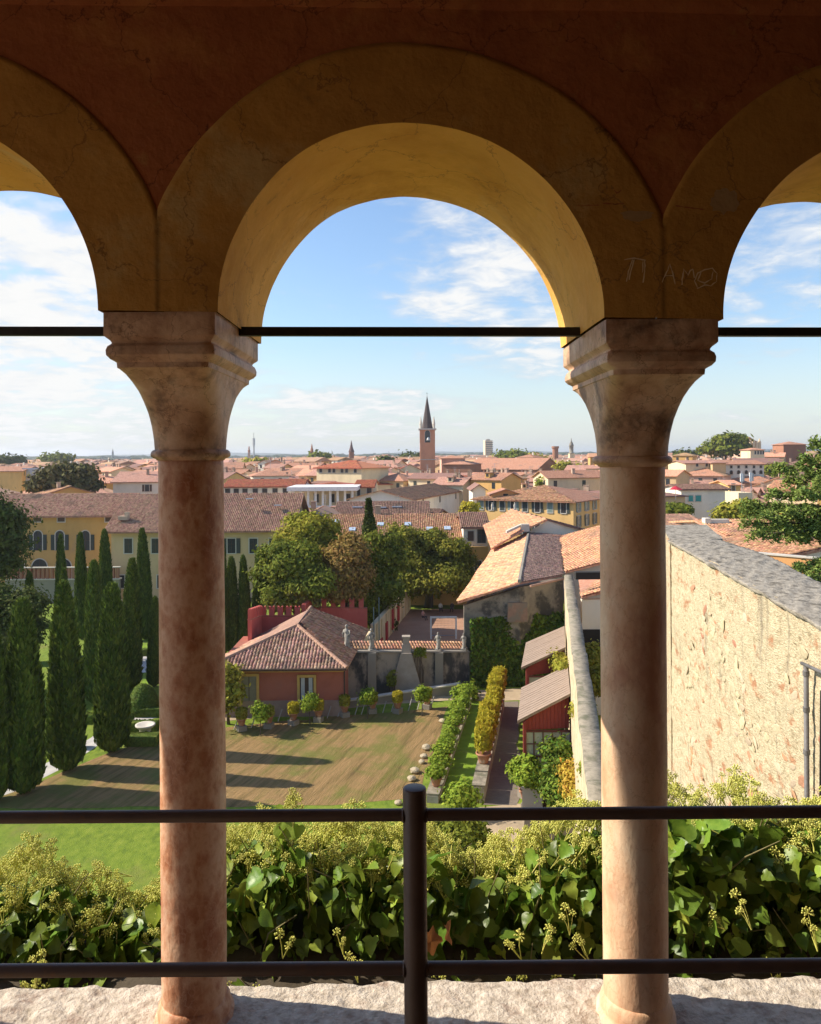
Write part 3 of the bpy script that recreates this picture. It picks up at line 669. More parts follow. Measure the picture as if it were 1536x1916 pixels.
# ---- roofs behind the trees
h = House('long low house with patchy terracotta roof and roof windows behind the tall trees', (gx(556, 99), 99), (gx(868, 99), 99), 16, zz(760, 1004, 99), zz(760, 962, 107), 'gable', W_BEIGE, R_TERRA, 1, over=0.6, seed=11, chim=1)
for px, py in ((627, 978), (658, 993), (711, 984), (762, 984), (803, 993), (836, 992)):
    t = (1004-py)/(1004-962.0); p = h.Q(gx(px, 99+8*t)-h.P0.x, 8*t, h.he+(h.hr-h.he)*t+0.16)
    mb = MB(); sl = math.atan2(h.hr-h.he, 8); c, s_ = math.cos(sl), math.sin(sl)
    mb.hexa([p+Vector((a*.42, b*.55*c, b*.55*s_)) for a, b in ((-1, -1), (1, -1), (1, 1), (-1, 1))], [p+Vector((a*.42, b*.55*c, b*.55*s_+.1)) for a, b in ((-1, -1), (1, -1), (1, 1), (-1, 1))]); mb.obj('roof_window', M_GLASSL, h.roof)
h = House('brown roofed range with three skylights just behind the low terracotta house', (gx(630, 118), 118), (gx(797, 118), 118), 11, zz(700, 960, 118), zz(700, 938, 123.5), 'gable', W_GREY, R_BROWN, 1, over=0.5, seed=12)
for px, py in ((668, 951), (713, 952), (742, 951)):
    t = (960-py)/22.0; p = h.Q(gx(px, 118+5.5*t)-h.P0.x, 5.5*t, h.he+(h.hr-h.he)*t+.2); mb = MB(); mb.box(p, (1.5, .9, .14)); mb.obj('skylight', M_GLASSL, h.roof)
h = House('dark roofed building with a chimney beside the mansion gable', (gx(545, 106), 106), (gx(628, 106), 106), 14, zz(600, 975, 106), zz(600, 952, 113), 'gable_y', W_GREY, R_BROWN, 1, seed=13, chim=1)
h = House('small white upper house with two windows over a brown wall right of the trees', (gx(866, 97), 97), (gx(911, 97), 97), 10, zz(880, 985, 97), zz(880, 958, 102), 'gable', W_WHITE, R_BROWN, 1, seed=14, over=.35)
h.win('front', [0.30], zz(877, 1012, 97), 0.75, 1.2, 'closed', M_SHUTB); h.win('front', [0.75], zz(898, 1016, 97), 1.05, 1.7, 'plain')
mb = MB(); mb.box((gx(888, 96.6), 96.7, zz(888, 1022, 97)/2), (3.1, .5, zz(888, 1022, 97))); mb.obj('lower_wall', W_OCH, h.root)
for px in (873, 893): window(h.root, (gx(px, 96.4), 96.44, zz(px, 1066, 96.4)), 0, .8, 1.1, 'plain', None)
# ---- yellow villa
hv = House('yellow villa with a brown hipped roof, orange dormer and a row of shuttered windows', (gx(891, 131), 131), (gx(1072, 121.5), 121.5), 17, zz(980, 935, 125), zz(980, 908, 133), 'hip', W_YEL, R_TERRA, 1, name='villa', cat='villa', over=.7, seed=15)
for i, px in enumerate((900, 920, 942, 963, 985, 1008, 1031, 1055)):
    hv.win('front', [(px-891)/181.0], zz(px, 957, 126), 0.85, 1.75, 'open' if i % 2 else 'closed', (M_SHUT, M_SHUTG)[i % 3 == 0])
    hv.win('front', [(px-891)/181.0], zz(px, 1000, 126), 0.85, 1.75, 'open', M_SHUT)
hv.win('right', [.12, .32, .52, .72], zz(1080, 957, 124), .85, 1.7, 'open', M_SHUTG); hv.win('right', [.12, .32, .52, .72], zz(1080, 985, 124), .85, 1.7, 'open', M_SHUT)
p = at(946, 933, 129.5); mb = MB()
b = [(p.x-2.3, p.y, p.z-.2), (p.x+2.3, p.y, p.z-.2), (p.x+2.3, p.y+3.5, p.z-.2), (p.x-2.3, p.y+3.5, p.z-.2)]
mb.hexa(b, [(q[0], q[1], q[2]+1.0) for q in b]); mb.add([(b[0][0], b[0][1], p.z+.8), (b[1][0], b[1][1], p.z+.8), (p.x, p.y, p.z+1.5)], [(0, 1, 2)]); mb.obj('dormer', W_ORANGE, hv.roof)
mb = MB(); mb.box((p.x, p.y-.02, p.z+.4), (.8, .05, .8)); mb.obj('dormer_window', M_BLACK, hv.roof)
mb = MB(); mb.slab([(p.x-2.7, p.y-.4, p.z+.72), (p.x, p.y-.4, p.z+1.6), (p.x, p.y+4.5, p.z+1.6), (p.x-2.7, p.y+4.5, p.z+.72)], .12); mb.slab([(p.x, p.y-.4, p.z+1.6), (p.x+2.7, p.y-.4, p.z+.72), (p.x+2.7, p.y+4.5, p.z+.72), (p.x, p.y+4.5, p.z+1.6)], .12); mb.obj('dormer_roof', R_TERRA, hv.roof)
for px, py in ((921, 948), (963, 948)):
    p = at(px, py+7, 119); mb = MB(); mb.lathe([(.16, 0), (.2, .15), (.13, .35), (.18, .65), (.13, .9), (.06, .97), (.11, 1.08), (.03, 1.2)], p, 10)
    o = mb.obj('roof_statue', M_SURR, None, True); tag(o, 'small stone figure standing before the yellow villa facade, %s of the pair' % ('left' if px < 940 else 'right'), 'statue')
# ---- white and cream buildings beyond
h = House('cream block with a flat-pitched red hip roof and six small upper windows', (gx(592, 208), 208), (gx(676, 200), 200), 12, zz(640, 874, 205), zz(640, 862, 212), 'hip', W_CREAM, R_RED, 1, cat='building', seed=21, over=.8)
h.win('front', [.1, .3, .4, .58, .68, .87], zz(640, 884, 205), 0.9, 1.0, 'plain')
h = House('low white building with long red roof and a row of windows left of the portico', (gx(418, 172), 172), (gx(566, 172), 172), 13, zz(500, 910, 172), zz(500, 897, 178), 'gable', W_WHITE, R_RED, 1, cat='building', seed=22)
h.win('front', [.05, .16, .27, .4, .52, .65, .78, .9], zz(500, 925, 172), 1.1, 1.3, 'plain')
h = House('white wing with red roof and two windows right of the portico', (gx(664, 166), 166), (gx(697, 166), 166), 24, zz(680, 911, 166), zz(680, 898, 178), 'gable', W_CREAM, R_RED, 1, cat='building', seed=23); h.win('front', [.15, .8], zz(680, 929, 166), 1.0, 1.9, 'plain')
h = House('long white building with clean red roof seen end on, its side wall in the light', (gx(772, 150), 150), (gx(892, 200), 200), 13, zz(772, 934, 150), zz(745, 918, 150), 'gable', W_WHITE, R_TERRA, 1, cat='building', seed=24, over=.5)
h.win('front', [.12, .35, .6, .85], zz(772, 944, 160), .8, 1.6, 'plain')
h = House('broad low red roof between the cream block and the white range', (gx(700, 205), 205), (gx(880, 205), 205), 22, zz(780, 905, 205), zz(780, 890, 216), 'gable', W_CREAM, R_RED, 1, cat='building', seed=25)
h = House('tall bare white gable wall left of the yellow villa', (gx(884, 152), 152), (gx(908, 152), 152), 10, zz(900, 914, 152), zz(900, 904, 157), 'gable_y', W_WHITE, R_BROWN, 0, cat='building', seed=26)
# portico building
pb = thing('portico_building', 'cream modern building with a white cornice over tall loggia pillars', 'building', (gx(605, 160), 160, 0))
D = 160; x0, x1 = gx(545, D), gx(664, D); zt = zz(600, 914, D)
mb = MB(); mb.box(((x0+x1)/2, D+6, zt/2-.3), (x1-x0, 9, zt-.6)); mb.obj('wall', W_CREAM, pb)
mb = MB(); mb.box(((x0+x1)/2, D+4, zt), (x1-x0+1.2, 13, .8)); mb.obj('cornice', M_WHITE, pb)
mb = MB(); mb.box(((x0+x1)/2, D-.3, zt-3.6), (x1-x0, 1.6, .35)); mb.obj('balcony', M_WHITE, pb)
pil = MB(); pil.box((0, 0, -zt/2), (.45, .45, zt-.4)); pm = pil.mesh('pillar', M_WHITE)
for i in range(9):
    o = bpy.data.objects.new('pillar', pm); COL.objects.link(o); o.parent = pb; o.matrix_parent_inverse = Matrix.Translation(-pb.location); o.location = (x0+.5+i*(x1-x0-1)/8, D-.8, zt-.2)
for i in range(4): window(pb, (x0+(i+.5)*(x1-x0)/4, D+1.48, zt-2.9), 0, 1.0, 1.7, 'plain')
h = House('red roof rising behind the white cornice of the portico building', (gx(575, 172), 172), (gx(664, 172), 172), 14, zz(620, 910, 172), zz(620, 902, 178), 'hip', W_CREAM, R_RED, 1, cat='building', seed=27)

# ---- brick bell tower with spire
tw = thing('bell_tower', 'tall brick bell tower with dark pointed spire and four corner pinnacles', 'tower', (gx(800, 300), 300, 0))
D = 300; hw = 2.85; zt = zz(800, 803, D); mb = MB(); mb.box((gx(800, D), D+hw, zt/2), (2*hw, 2*hw, zt)); W_TOW = wallmat('tower_brick', (0.58, 0.28, 0.16), (0.42, 0.24, 0.16)); mb.obj('shaft', W_TOW, tw)
mb = MB(); mb.box((gx(800, D), D+hw, zt), (2*hw+1.1, 2*hw+1.1, .55)); mb.box((gx(800, D), D+hw, zz(800, 860, D)), (2*hw+.4, 2*hw+.4, .3)); mb.obj('cornice', M_SURR, tw)
cx, cy = gx(800, D), D+hw; sp = zz(800, 741, D)-zt
mb = MB(); mb.lathe([(2.25, 0), (1.9, sp*.12), (.06, sp)], (cx, cy, zt+.25), 8); mb.obj('spire', plain('dark_spire', (0.075, 0.055, 0.05), .8), tw)
mb = MB(); mb.box((cx, cy, zt+sp+.9), (.08, .08, 1.6)); mb.box((cx, cy, zt+sp+1.2), (.6, .08, .08)); mb.obj('cross', M_ROD, tw)
for sx in (-1, 1):
    for sy in (-1, 1):
        mb = MB(); mb.lathe([(.42, 0), (.42, 1.6), (.55, 1.7), (.5, 1.9), (.05, 4.6)], (cx+sx*2.5, cy+sy*2.5, zt+.2), 8); mb.obj('pinnacle', M_SURR, tw)
for fx, fy, rz in ((0, -hw, 0), (-hw, 0, -PI/2), (hw, 0, PI/2)):
    a, b = win_mesh(1.9, 4.6, 'arch', None); o = window(tw, (cx+fx*1.004, cy+fy*1.004, zz(800, 828, D)), rz, 1.9, 4.6, 'arch', None, 'belfry_opening')
mb = MB(); mb.lathe([(.0, 1.3), (.25, 1.25), (.5, .9), (.62, .35), (.85, 0)], (cx+.3, cy-hw-.12, zz(800, 824, D)), 12); mb.obj('bell', plain('pale_bell', (.5, .52, .5), .4), tw, True)
# church body right of the tower
h = House('long brown church roof stretching right of the bell tower', (gx(870, 318), 318), (gx(1004, 300), 300), 22, zz(930, 877, 312), zz(930, 857, 322), 'gable', W_BRICK, R_TERRA, 0, name='church', cat='church', seed=31)
h = House('brick church transept with low hipped roof beside the bell tower', (gx(828, 296), 296), (gx(880, 292), 292), 14, zz(850, 868, 296), zz(850, 861, 303), 'hip', W_BRICK, R_TERRA, 0, name='church', cat='church', seed=32)
h = House('higher church block with flat red roof behind the transept', (gx(826, 312), 312), (gx(870, 312), 312), 20, zz(850, 857, 312), zz(850, 852, 320), 'hip', W_PINK, R_TERRA, 0, name='church', cat='church', seed=33)
h = House('low red gabled building at the foot of the bell tower on its left', (gx(742, 285), 285), (gx(790, 285), 285), 14, zz(765, 880, 285), zz(765, 868, 292), 'gable_y', W_CREAM, R_RED, 0, cat='building', seed=34)
SKY_ITEMS = []
# ---- skyline pieces
def skybox_block(name, label, cat, px, D, wpx, ytop, m, cap=None, dpx=1.0):
    r = thing(name, label, cat, (gx(px, D), D, 0)); w = wpx/F*D; zt = zz(px, ytop, D); mb = MB(); mb.box((gx(px, D), D, zt/2), (w, w*dpx, zt), .15); mb.obj('wall', m, r); return r, w, zt
r, w, zt = skybox_block('high_rise', 'pale high-rise block standing alone on the skyline', 'tower block', 913, 1200, 14, 824, W_CREAM)
mb = MB(); mb.box((gx(913, 1200), 1200, zt+1), (w*.5, w*.5, 2)); mb.obj('roof_housing', W_GREY, r)
for i in range(7):
    mb = MB(); mb.box((gx(914, 1200), 1200, zt-3.3-i*2.9), (w+.25, w+.25, .9), .15); mb.obj('window_band', M_PANE, r)
r, w, zt = skybox_block('campanile', 'small campanile with domed lantern on the far skyline left of centre', 'tower', 583.5, 700, 6.5, 845, W_BRICK)
mb = MB(); mb.lathe([(w*.5, 0), (w*.4, 2), (w*.25, 3.5), (w*.22, 4.6), (.1, 7)], (gx(583.5, 700), 700, zt), 8); mb.obj('lantern', W_BRICK, r)
r, w, zt = skybox_block('church_tower', 'dark spired church tower on the skyline above the cream block', 'tower', 657.5, 620, 9, 846, W_BRICK)
mb = MB(); mb.lathe([(w*.64, 0), (w*.5, 1.5), (w*.3, 3.8), (.1, 9.2)], (gx(657.5, 620), 620, zt), 8); mb.obj('spire', plain('brown_spire', (.12, .06, .05), .8), r)
r, w, zt = skybox_block('striped_tower', 'slim brick tower with banded top on the left skyline', 'tower', 466, 900, 4.5, 846, W_PINK)
mb = MB(); mb.lathe([(w*.5, 0), (w*.55, 2), (w*.3, 3), (w*.3, 5), (.2, 7)], (gx(466, 900), 900, zt), 8); mb.obj('lantern', W_BRICK, r)
r = thing('radio_mast', 'tall thin grey radio mast on the left skyline', 'mast', (gx(475, 2200), 2200, 0)); zt = zz(475, 815, 2200)
mb = MB(); mb.tube([(gx(475, 2200), 2200, 0), (gx(475, 2200), 2200, zt*.62)], 2.2, 8); mb.tube([(gx(475, 2200), 2200, zt*.62), (gx(475, 2200), 2200, zt*.9)], 3.6, 8); mb.tube([(gx(475, 2200), 2200, zt*.9), (gx(475, 2200), 2200, zt*1.1)], .8, 6); mb.obj('mast_body', W_GREY, r)
r, w, zt = skybox_block('domed_bell_tower', 'pale bell tower with a small dome on the right skyline', 'tower', 1069, 620, 9.5, 848, W_CREAM)
mb = MB(); mb.lathe([(w*.62, -.3), (w*.62, .2), (w*.42, .3), (w*.42, 5.5), (w*.52, 5.7), (w*.45, 6.5), (w*.3, 8.2), (w*.12, 9.4), (.1, 12)], (gx(1069, 620), 620, zt), 10); mb.obj('dome', W_STONE, r, True)
r = thing('round_tower', 'squat round brick tower on the skyline right of the high-rise', 'tower', (gx(1039, 640), 640, 0)); mb = MB(); zt = zz(1039, 835, 640)
mb.lathe([(2.4, 0), (2.4, zt-2), (3.0, zt-1.6), (3.0, zt)], (gx(1039, 640), 640, 0), 16); mb.obj('wall', W_BRICK, r)
r, w, zt = skybox_block('distant_spire', 'thin distant church spire far left on the horizon', 'tower', 211, 1600, 3, 846, W_GREY)
mb = MB(); mb.lathe([(1.7, 0), (.1, 8)], (gx(211, 1600), 1600, zt), 6); mb.obj('spire', W_GREY, r)
mb = MB(); mb.box((gx(228, 1600), 1605, 8), (28, 14, zz(228, 852, 1600)*1.0)); o = mb.obj('distant_hall', W_GREY); tag(o, 'long grey hall beside the distant spire', 'building')
h = House('square brick tower-like block on the right skyline', (gx(1466, 330), 330), (gx(1508, 330), 330), 10, zz(1485, 831, 330), zz(1485, 826, 335), 'hip', W_BRICK, R_TERRA, 0, cat='building', seed=41)
h = House('cream villa with many small towers crowning the wooded rise on the right', (gx(1386, 420), 420), (gx(1418, 420), 420), 12, zz(1400, 828, 420), zz(1400, 818, 426), 'gable_y', W_PINK, R_TERRA, 0, name='villa', cat='villa', seed=42)
mb = MB()
for i, px in enumerate((1404, 1410, 1416, 1421)): mb.box((gx(px, 418), 418, zz(px, 829-i % 2*3, 418)-5), (1.2, 1.2, 10)); mb.lathe([(.7, 0), (.1, 1.6)], (gx(px, 418), 418, zz(px, 829-i % 2*3, 418)), 6)
mb.obj('turret', W_CREAM, h.root)['kind'] = 'stuff'
h = House('pale yellow villa with dark windows below the wooded rise', (gx(1404, 300), 300), (gx(1430, 300), 300), 9, zz(1415, 841, 300), zz(1415, 838, 304), 'hip', W_CREAM, R_TERRA, 0, name='villa', cat='villa', seed=43); h.win('front', [.35, .55, .75, .92], zz(1415, 850, 300), .6, 1.3, 'plain')
h = House('white house with arched lower windows in the middle distance on the right', (gx(1357, 210), 210), (gx(1429, 210), 210), 12, zz(1390, 868, 210), zz(1390, 861, 216), 'gable', W_WHITE, R_TERRA, 0, seed=44)
h.win('front', [.15, .34, .54, .74, .92], zz(1390, 876, 210), .6, .7, 'plain'); h.win('front', [.15, .34, .54, .74, .92], zz(1390, 887, 210), .8, 1.0, 'arch')
h = House('cream gabled house beside a blank stone wall in the right middle distance', (gx(1283, 205), 205), (gx(1333, 205), 205), 14, zz(1310, 866, 205), zz(1310, 861, 212), 'gable', W_CREAM, R_PINK, 0, seed=45)
h.win('front', [.42, .78, .9], zz(1310, 873, 205), .6, .8, 'plain'); h.win('front', [.42, .75, .92], zz(1310, 886, 205), .8, .9, 'arch')
h = House('blank beige block right of the cream gabled house', (gx(1333, 203), 203), (gx(1358, 203), 203), 10, zz(1345, 865, 203), zz(1345, 862, 208), 'hip', W_BEIGE, R_PINK, 0, seed=46)
h = House('long yellow building with a brown roof beneath the skyline on the right', (gx(1384, 260), 260), (gx(1470, 260), 260), 12, zz(1430, 867, 260), zz(1430, 857, 266), 'gable', W_YEL, R_BROWN, 0, seed=47, cat='building')
h = House('pale grey house with teal shutters and a brown roof behind the big wall', (gx(1274, 128), 128), (gx(1362, 128), 128), 10, zz(1310, 915, 128), zz(1310, 906, 133), 'gable', W_WHITE, R_BROWN, 1, seed=48)
h.win('front', [.2], zz(1292, 938, 128), .7, .95, 'closed', M_TEAL); h.win('front', [.36], zz(1305, 938, 128), .85, .95, 'closed', M_TEAL)
h = House('low house with dark flat terrace and red parasol left of the teal shutters', (gx(1238, 122), 122), (gx(1281, 122), 122), 9, zz(1260, 927, 122), zz(1260, 922, 127), 'hip', W_BEIGE, R_BROWN, 0, seed=49)
h = House('yellow narrow house between the grey house and the antenna roof', (gx(1364, 140), 140), (gx(1385, 140), 140), 8, zz(1374, 906, 140), zz(1374, 898, 144), 'gable', W_YEL, R_ORANGE, 0, seed=50); h.win('front', [.35], zz(1372, 918, 140), .6, 1.2, 'plain'); h.win('front', [.35], zz(1372, 938, 140), .6, 1.2, 'plain')
r = thing('parasol', 'crimson parasol open on the dark terrace in the right middle distance', 'parasol', (gx(1264, 121), 121, 12)); p = at(1264, 916, 121.5)
mb = MB(); mb.lathe([(1.1, 0), (.1, .55)], p, 8); mb.obj('canopy', plain('crimson_cloth', (.45, .02, .04)), r); mb = MB(); mb.tube([p+Vector((0, 0, -1.6)), p+Vector((0, 0, .4))], .04, 6); mb.obj('pole', M_METAL, r)
# phone antennas on a white roof box
h = House('plain cream roof box carrying phone antennas in front of the cedar', (gx(1381, 118), 118), (gx(1407, 118), 118), 5, zz(1393, 922, 118), zz(1393, 921, 119), 'flat', W_CREAM, R_TERRA, 0, seed=51, cat='building')
for px, y0, y1 in ((1387, 886, 901), (1404, 884, 901)):
    r = thing('phone_antenna', 'white phone antenna panel on a pole above the cream roof box, %s one' % ('left' if px < 1395 else 'right'), 'antenna', (gx(px, 119), 119, zz(px, 922, 119)), 'phone antennas on the roof box')
    mb = MB(); mb.tube([at(px+1, 922, 119), at(px+1, y0-4, 119)], .06, 6); mb.tube([at(px+6, 922, 119), at(px+1, 908, 119)], .035, 5); mb.obj('pole', M_METAL, r)
    mb = MB(); p = at(px, (y0+y1)/2, 118.8); mb.box(p, (.32, .18, (y1-y0)/F*118)); mb.obj('panel', M_WHITE, r)
    mb = MB(); p = at(px+4, (y0+y1)/2, 119.2); mb.box(p, (.22, .18, 1.2)); mb.obj('panel', M_METAL, r)
# just behind the big wall
h = House('rose tiled roof just beyond the far end of the big wall', (gx(1225, 84), 84), (gx(1309, 84), 84), 10, zz(1270, 980, 84), zz(1270, 962, 89), 'gable', W_PINK, R_PINK, 1, seed=52)
h = House('low pink tiled roof close behind the coping of the big wall', (gx(1240, 66), 66), (gx(1322, 66), 66), 5, zz(1270, 990, 66), zz(1270, 983, 68), 'gable', W_PINK, R_PINK, 1, seed=53)
r = thing('parapet_house', 'white stepped parapet wall in front of red tiled roofs on the right', 'house', (gx(1345, 62), 62, 0))
mb = MB(); a, b, c = at(1321, 972, 62), at(1365, 972, 62), at(1375, 986, 62); mb.box(((a.x+b.x)/2, 62.3, a.z/2), (b.x-a.x, .5, a.z)); mb.box((a.x+.1, 62.2, a.z/2+.1), (.45, .7, a.z)); mb.box((c.x, 62.3, c.z/2), (1.2, .45, c.z)); mb.obj('parapet', W_WHITE, r)
h = House('red tiled roof with pale gable in the near right, left of the cedar', (gx(1305, 50), 50), (gx(1452, 44), 44), 9, zz(1380, 1030, 47), zz(1350, 997, 52), 'gable', W_WHITE, R_TERRA, 2, seed=54, over=.3)
h = House('long orange roof seen through the lower cedar branches', (gx(1365, 58), 58), (gx(1640, 58), 58), 12, zz(1450, 1000, 58), zz(1450, 972, 64), 'gable', W_WHITE, R_ORANGE, 1, seed=55)
h = House('bright orange rooftop at the right edge below the cedar', (gx(1478, 47), 47), (gx(1660, 47), 47), 9, zz(1530, 1034, 47), zz(1530, 1000, 51.5), 'gable', W_ORANGE, R_ORANGE, 1, seed=56)
r = thing('garden_wall', 'plain terracotta coloured garden wall beyond the big wall coping', 'wall', (gx(1450, 40), 40, 0)); mb = MB(); a, b = at(1375, 1033, 43), at(1640, 1036, 38); mb.hexa([(a.x, a.y, 0), (b.x, b.y, 0), (b.x, b.y+.4, 0), (a.x, a.y+.4, 0)], [(a.x, a.y, a.z), (b.x, b.y, a.z), (b.x, b.y+.4, a.z), (a.x, a.y+.4, a.z)]); mb.obj('wall', W_ORANGE, r)
mb = MB(); mb.hexa([(a.x, a.y-.1, a.z+.004), (b.x, b.y-.1, a.z+.004), (b.x, b.y+.5, a.z+.004), (a.x, a.y+.5, a.z+.004)], [(a.x, a.y-.1, a.z+.08), (b.x, b.y-.1, a.z+.08), (b.x, b.y+.5, a.z+.08), (a.x, a.y+.5, a.z+.08)]); mb.obj('coping', M_SURR, r)
# left middle distance
h = House('tall blue-grey block between yellow houses at the far left', (gx(41, 200), 200), (gx(61, 200), 200), 11, zz(50, 876, 200), 15.5, 'flat', wallmat('blue_grey_render', (.42, .46, .52)), R_TERRA, 0, cat='building', seed=61); h.win('front', [.65], zz(55, 895, 200), .8, 1.0, 'plain')
h = House('yellow house at the left edge with a tile roof', (gx(-30, 198), 198), (gx(41, 198), 198), 12, zz(10, 881, 198), zz(10, 873, 204), 'gable', W_YEL, R_TERRA, 0, seed=62)
h = House('yellow gable house behind the round cedar on the left', (gx(64, 190), 190), (gx(120, 190), 190), 13, zz(90, 890, 190), zz(90, 873, 190), 'gable_y', W_YEL, R_BROWN, 0, seed=63)
print('special tiles', TILE_COUNT)
# ================================================================ the city
CR = random.Random(11)
# limits on what may stand in front of the named buildings: (px0, px1, nearest depth they stand at, lowest photo row that must stay clear)
KEEP = [(590, 698, 205, 905), (440, 568, 172, 928), (545, 668, 160, 948), (664, 715, 166, 934), (700, 905, 150, 950), (884, 1112, 118, 968), (785, 818, 300, 884), (742, 792, 285, 884), (818, 1010, 290, 884),
        (1283, 1358, 203, 890), (1357, 1430, 210, 892), (1384, 1470, 260, 874), (1404, 1432, 300, 855), (1466, 1510, 330, 855), (1236, 1385, 118, 945), (1380, 1412, 116, 940), (0, 64, 198, 900), (60, 112, 190, 902),
        (-200, 222, 106, 924), (207, 560, 100, 924), (556, 870, 84, 955), (1060, 1075, 620, 858), (1030, 1046, 640, 858), (1225, 1536, 66, 945)]
SKYLINE = [(0, 856), (200, 856), (440, 856), (560, 854), (700, 852), (900, 849), (1020, 848), (1110, 850), (1240, 853), (1300, 850), (1380, 846), (1450, 848), (1540, 846)]
def skyl(px):
    for (a, ya), (b, yb) in zip(SKYLINE[:-1], SKYLINE[1:]):
        if px <= b: return ya+(yb-ya)*max(0, (px-a))/(b-a)
    return 847
placed = []
SPECIAL = [(gx((a+b)/2, D+8), D+8, (b-a)/F*D/2+4) for a, b, D, y in KEEP]
cands = []
D = 118.0; row = 0
while D < 1500:
    step = 10.0+D*0.010+ (0 if D < 420 else (D-420)*0.03)
    x = -0.60*D-10+CR.uniform(0, 8)
    while x < 0.62*D+10:
        w = CR.choice([CR.uniform(6, 11), CR.uniform(9, 18)])*(1 if D < 420 else 1.3); cands.append((x+w/2, D+CR.uniform(-3, 3)+3*math.sin(x*.05+row), w, CR.uniform(7, 11)*(1 if D < 420 else 1.3)))
        x += w+(CR.uniform(.1, .8) if CR.random() < .8 else CR.uniform(3, 8))
    D += step; row += 1
def visible_zone(px): # behind columns and outside the picture nothing shows
    return (-40 < px < 292) or (410 < px < 1118) or (1236 < px < 1570)
houses = []
for x, y, w, d in cands:
    px = 768+x/y*F; hw_ = w/2/y*F
    if not (visible_zone(px-hw_) or visible_zone(px+hw_) or visible_zone(px)): continue
    if y < 205 and any(abs(x-sx) < sr+w/2-1 and abs(y-sy) < 14+d/2 for sx, sy, sr in SPECIAL if sy < 240): continue
    if any(abs(x-sx) < sr+w/2-2 and abs(y-sy) < 16 for sx, sy, sr in SPECIAL if 240 <= sy < 350): continue
    hr = CR.uniform(8.5, 15.5) if y < 420 else CR.uniform(10, 16.5)
    if CR.random() < .06: hr += 2.5
    for a, b, sD, yl in KEEP:
        if sD > y-2 and px+hw_ > a and px-hw_ < b:
            hr = min(hr, E-(yl+1-850)/F*y)
    hr = min(hr, E-(skyl(px)-850)/F*y+CR.uniform(-1.6, .7)*(y/400))
    if hr < 5.0: continue
    houses.append((x, y, w, d, hr))
ROOFS = [(R_TERRA, 'terracotta'), (R_PINK, 'faded pink'), (R_ORANGE, 'orange'), (R_BROWN, 'brown'), (R_TERRA, 'terracotta'), (R_PINK, 'faded pink')]
WALLS = [(W_CREAM, 'cream'), (W_WHITE, 'white'), (W_YEL, 'yellow'), (W_PINK, 'pink'), (W_BEIGE, 'beige'), (W_OCH, 'ochre'), (W_CREAM, 'cream')]
LM = [(50, 'at the left edge'), (130, 'above the ochre mansion wing'), (250, 'behind the mansion roof ridge'), (450, 'just right of the left column'), (520, 'above the low white building'), (580, 'near the skyline campanile'), (650, 'around the cream block'), (730, 'left of the bell tower'),
      (800, 'by the foot of the bell tower'), (870, 'below the long church roof'), (930, 'under the pale high-rise'), (985, 'above the yellow villa'), (1050, 'below the round brick tower'), (1100, 'beside the right column'), (1270, 'right of the right column'), (1330, 'behind the grey house with teal shutters'), (1400, 'above the phone antennas'), (1480, 'behind the cedar top'), (1540, 'at the right edge')]
houses.sort(key=lambda h: h[1]-(0 if h[4] > 9 else -40))
NEAR = houses[:280]; REST = houses[280:]
meta = []
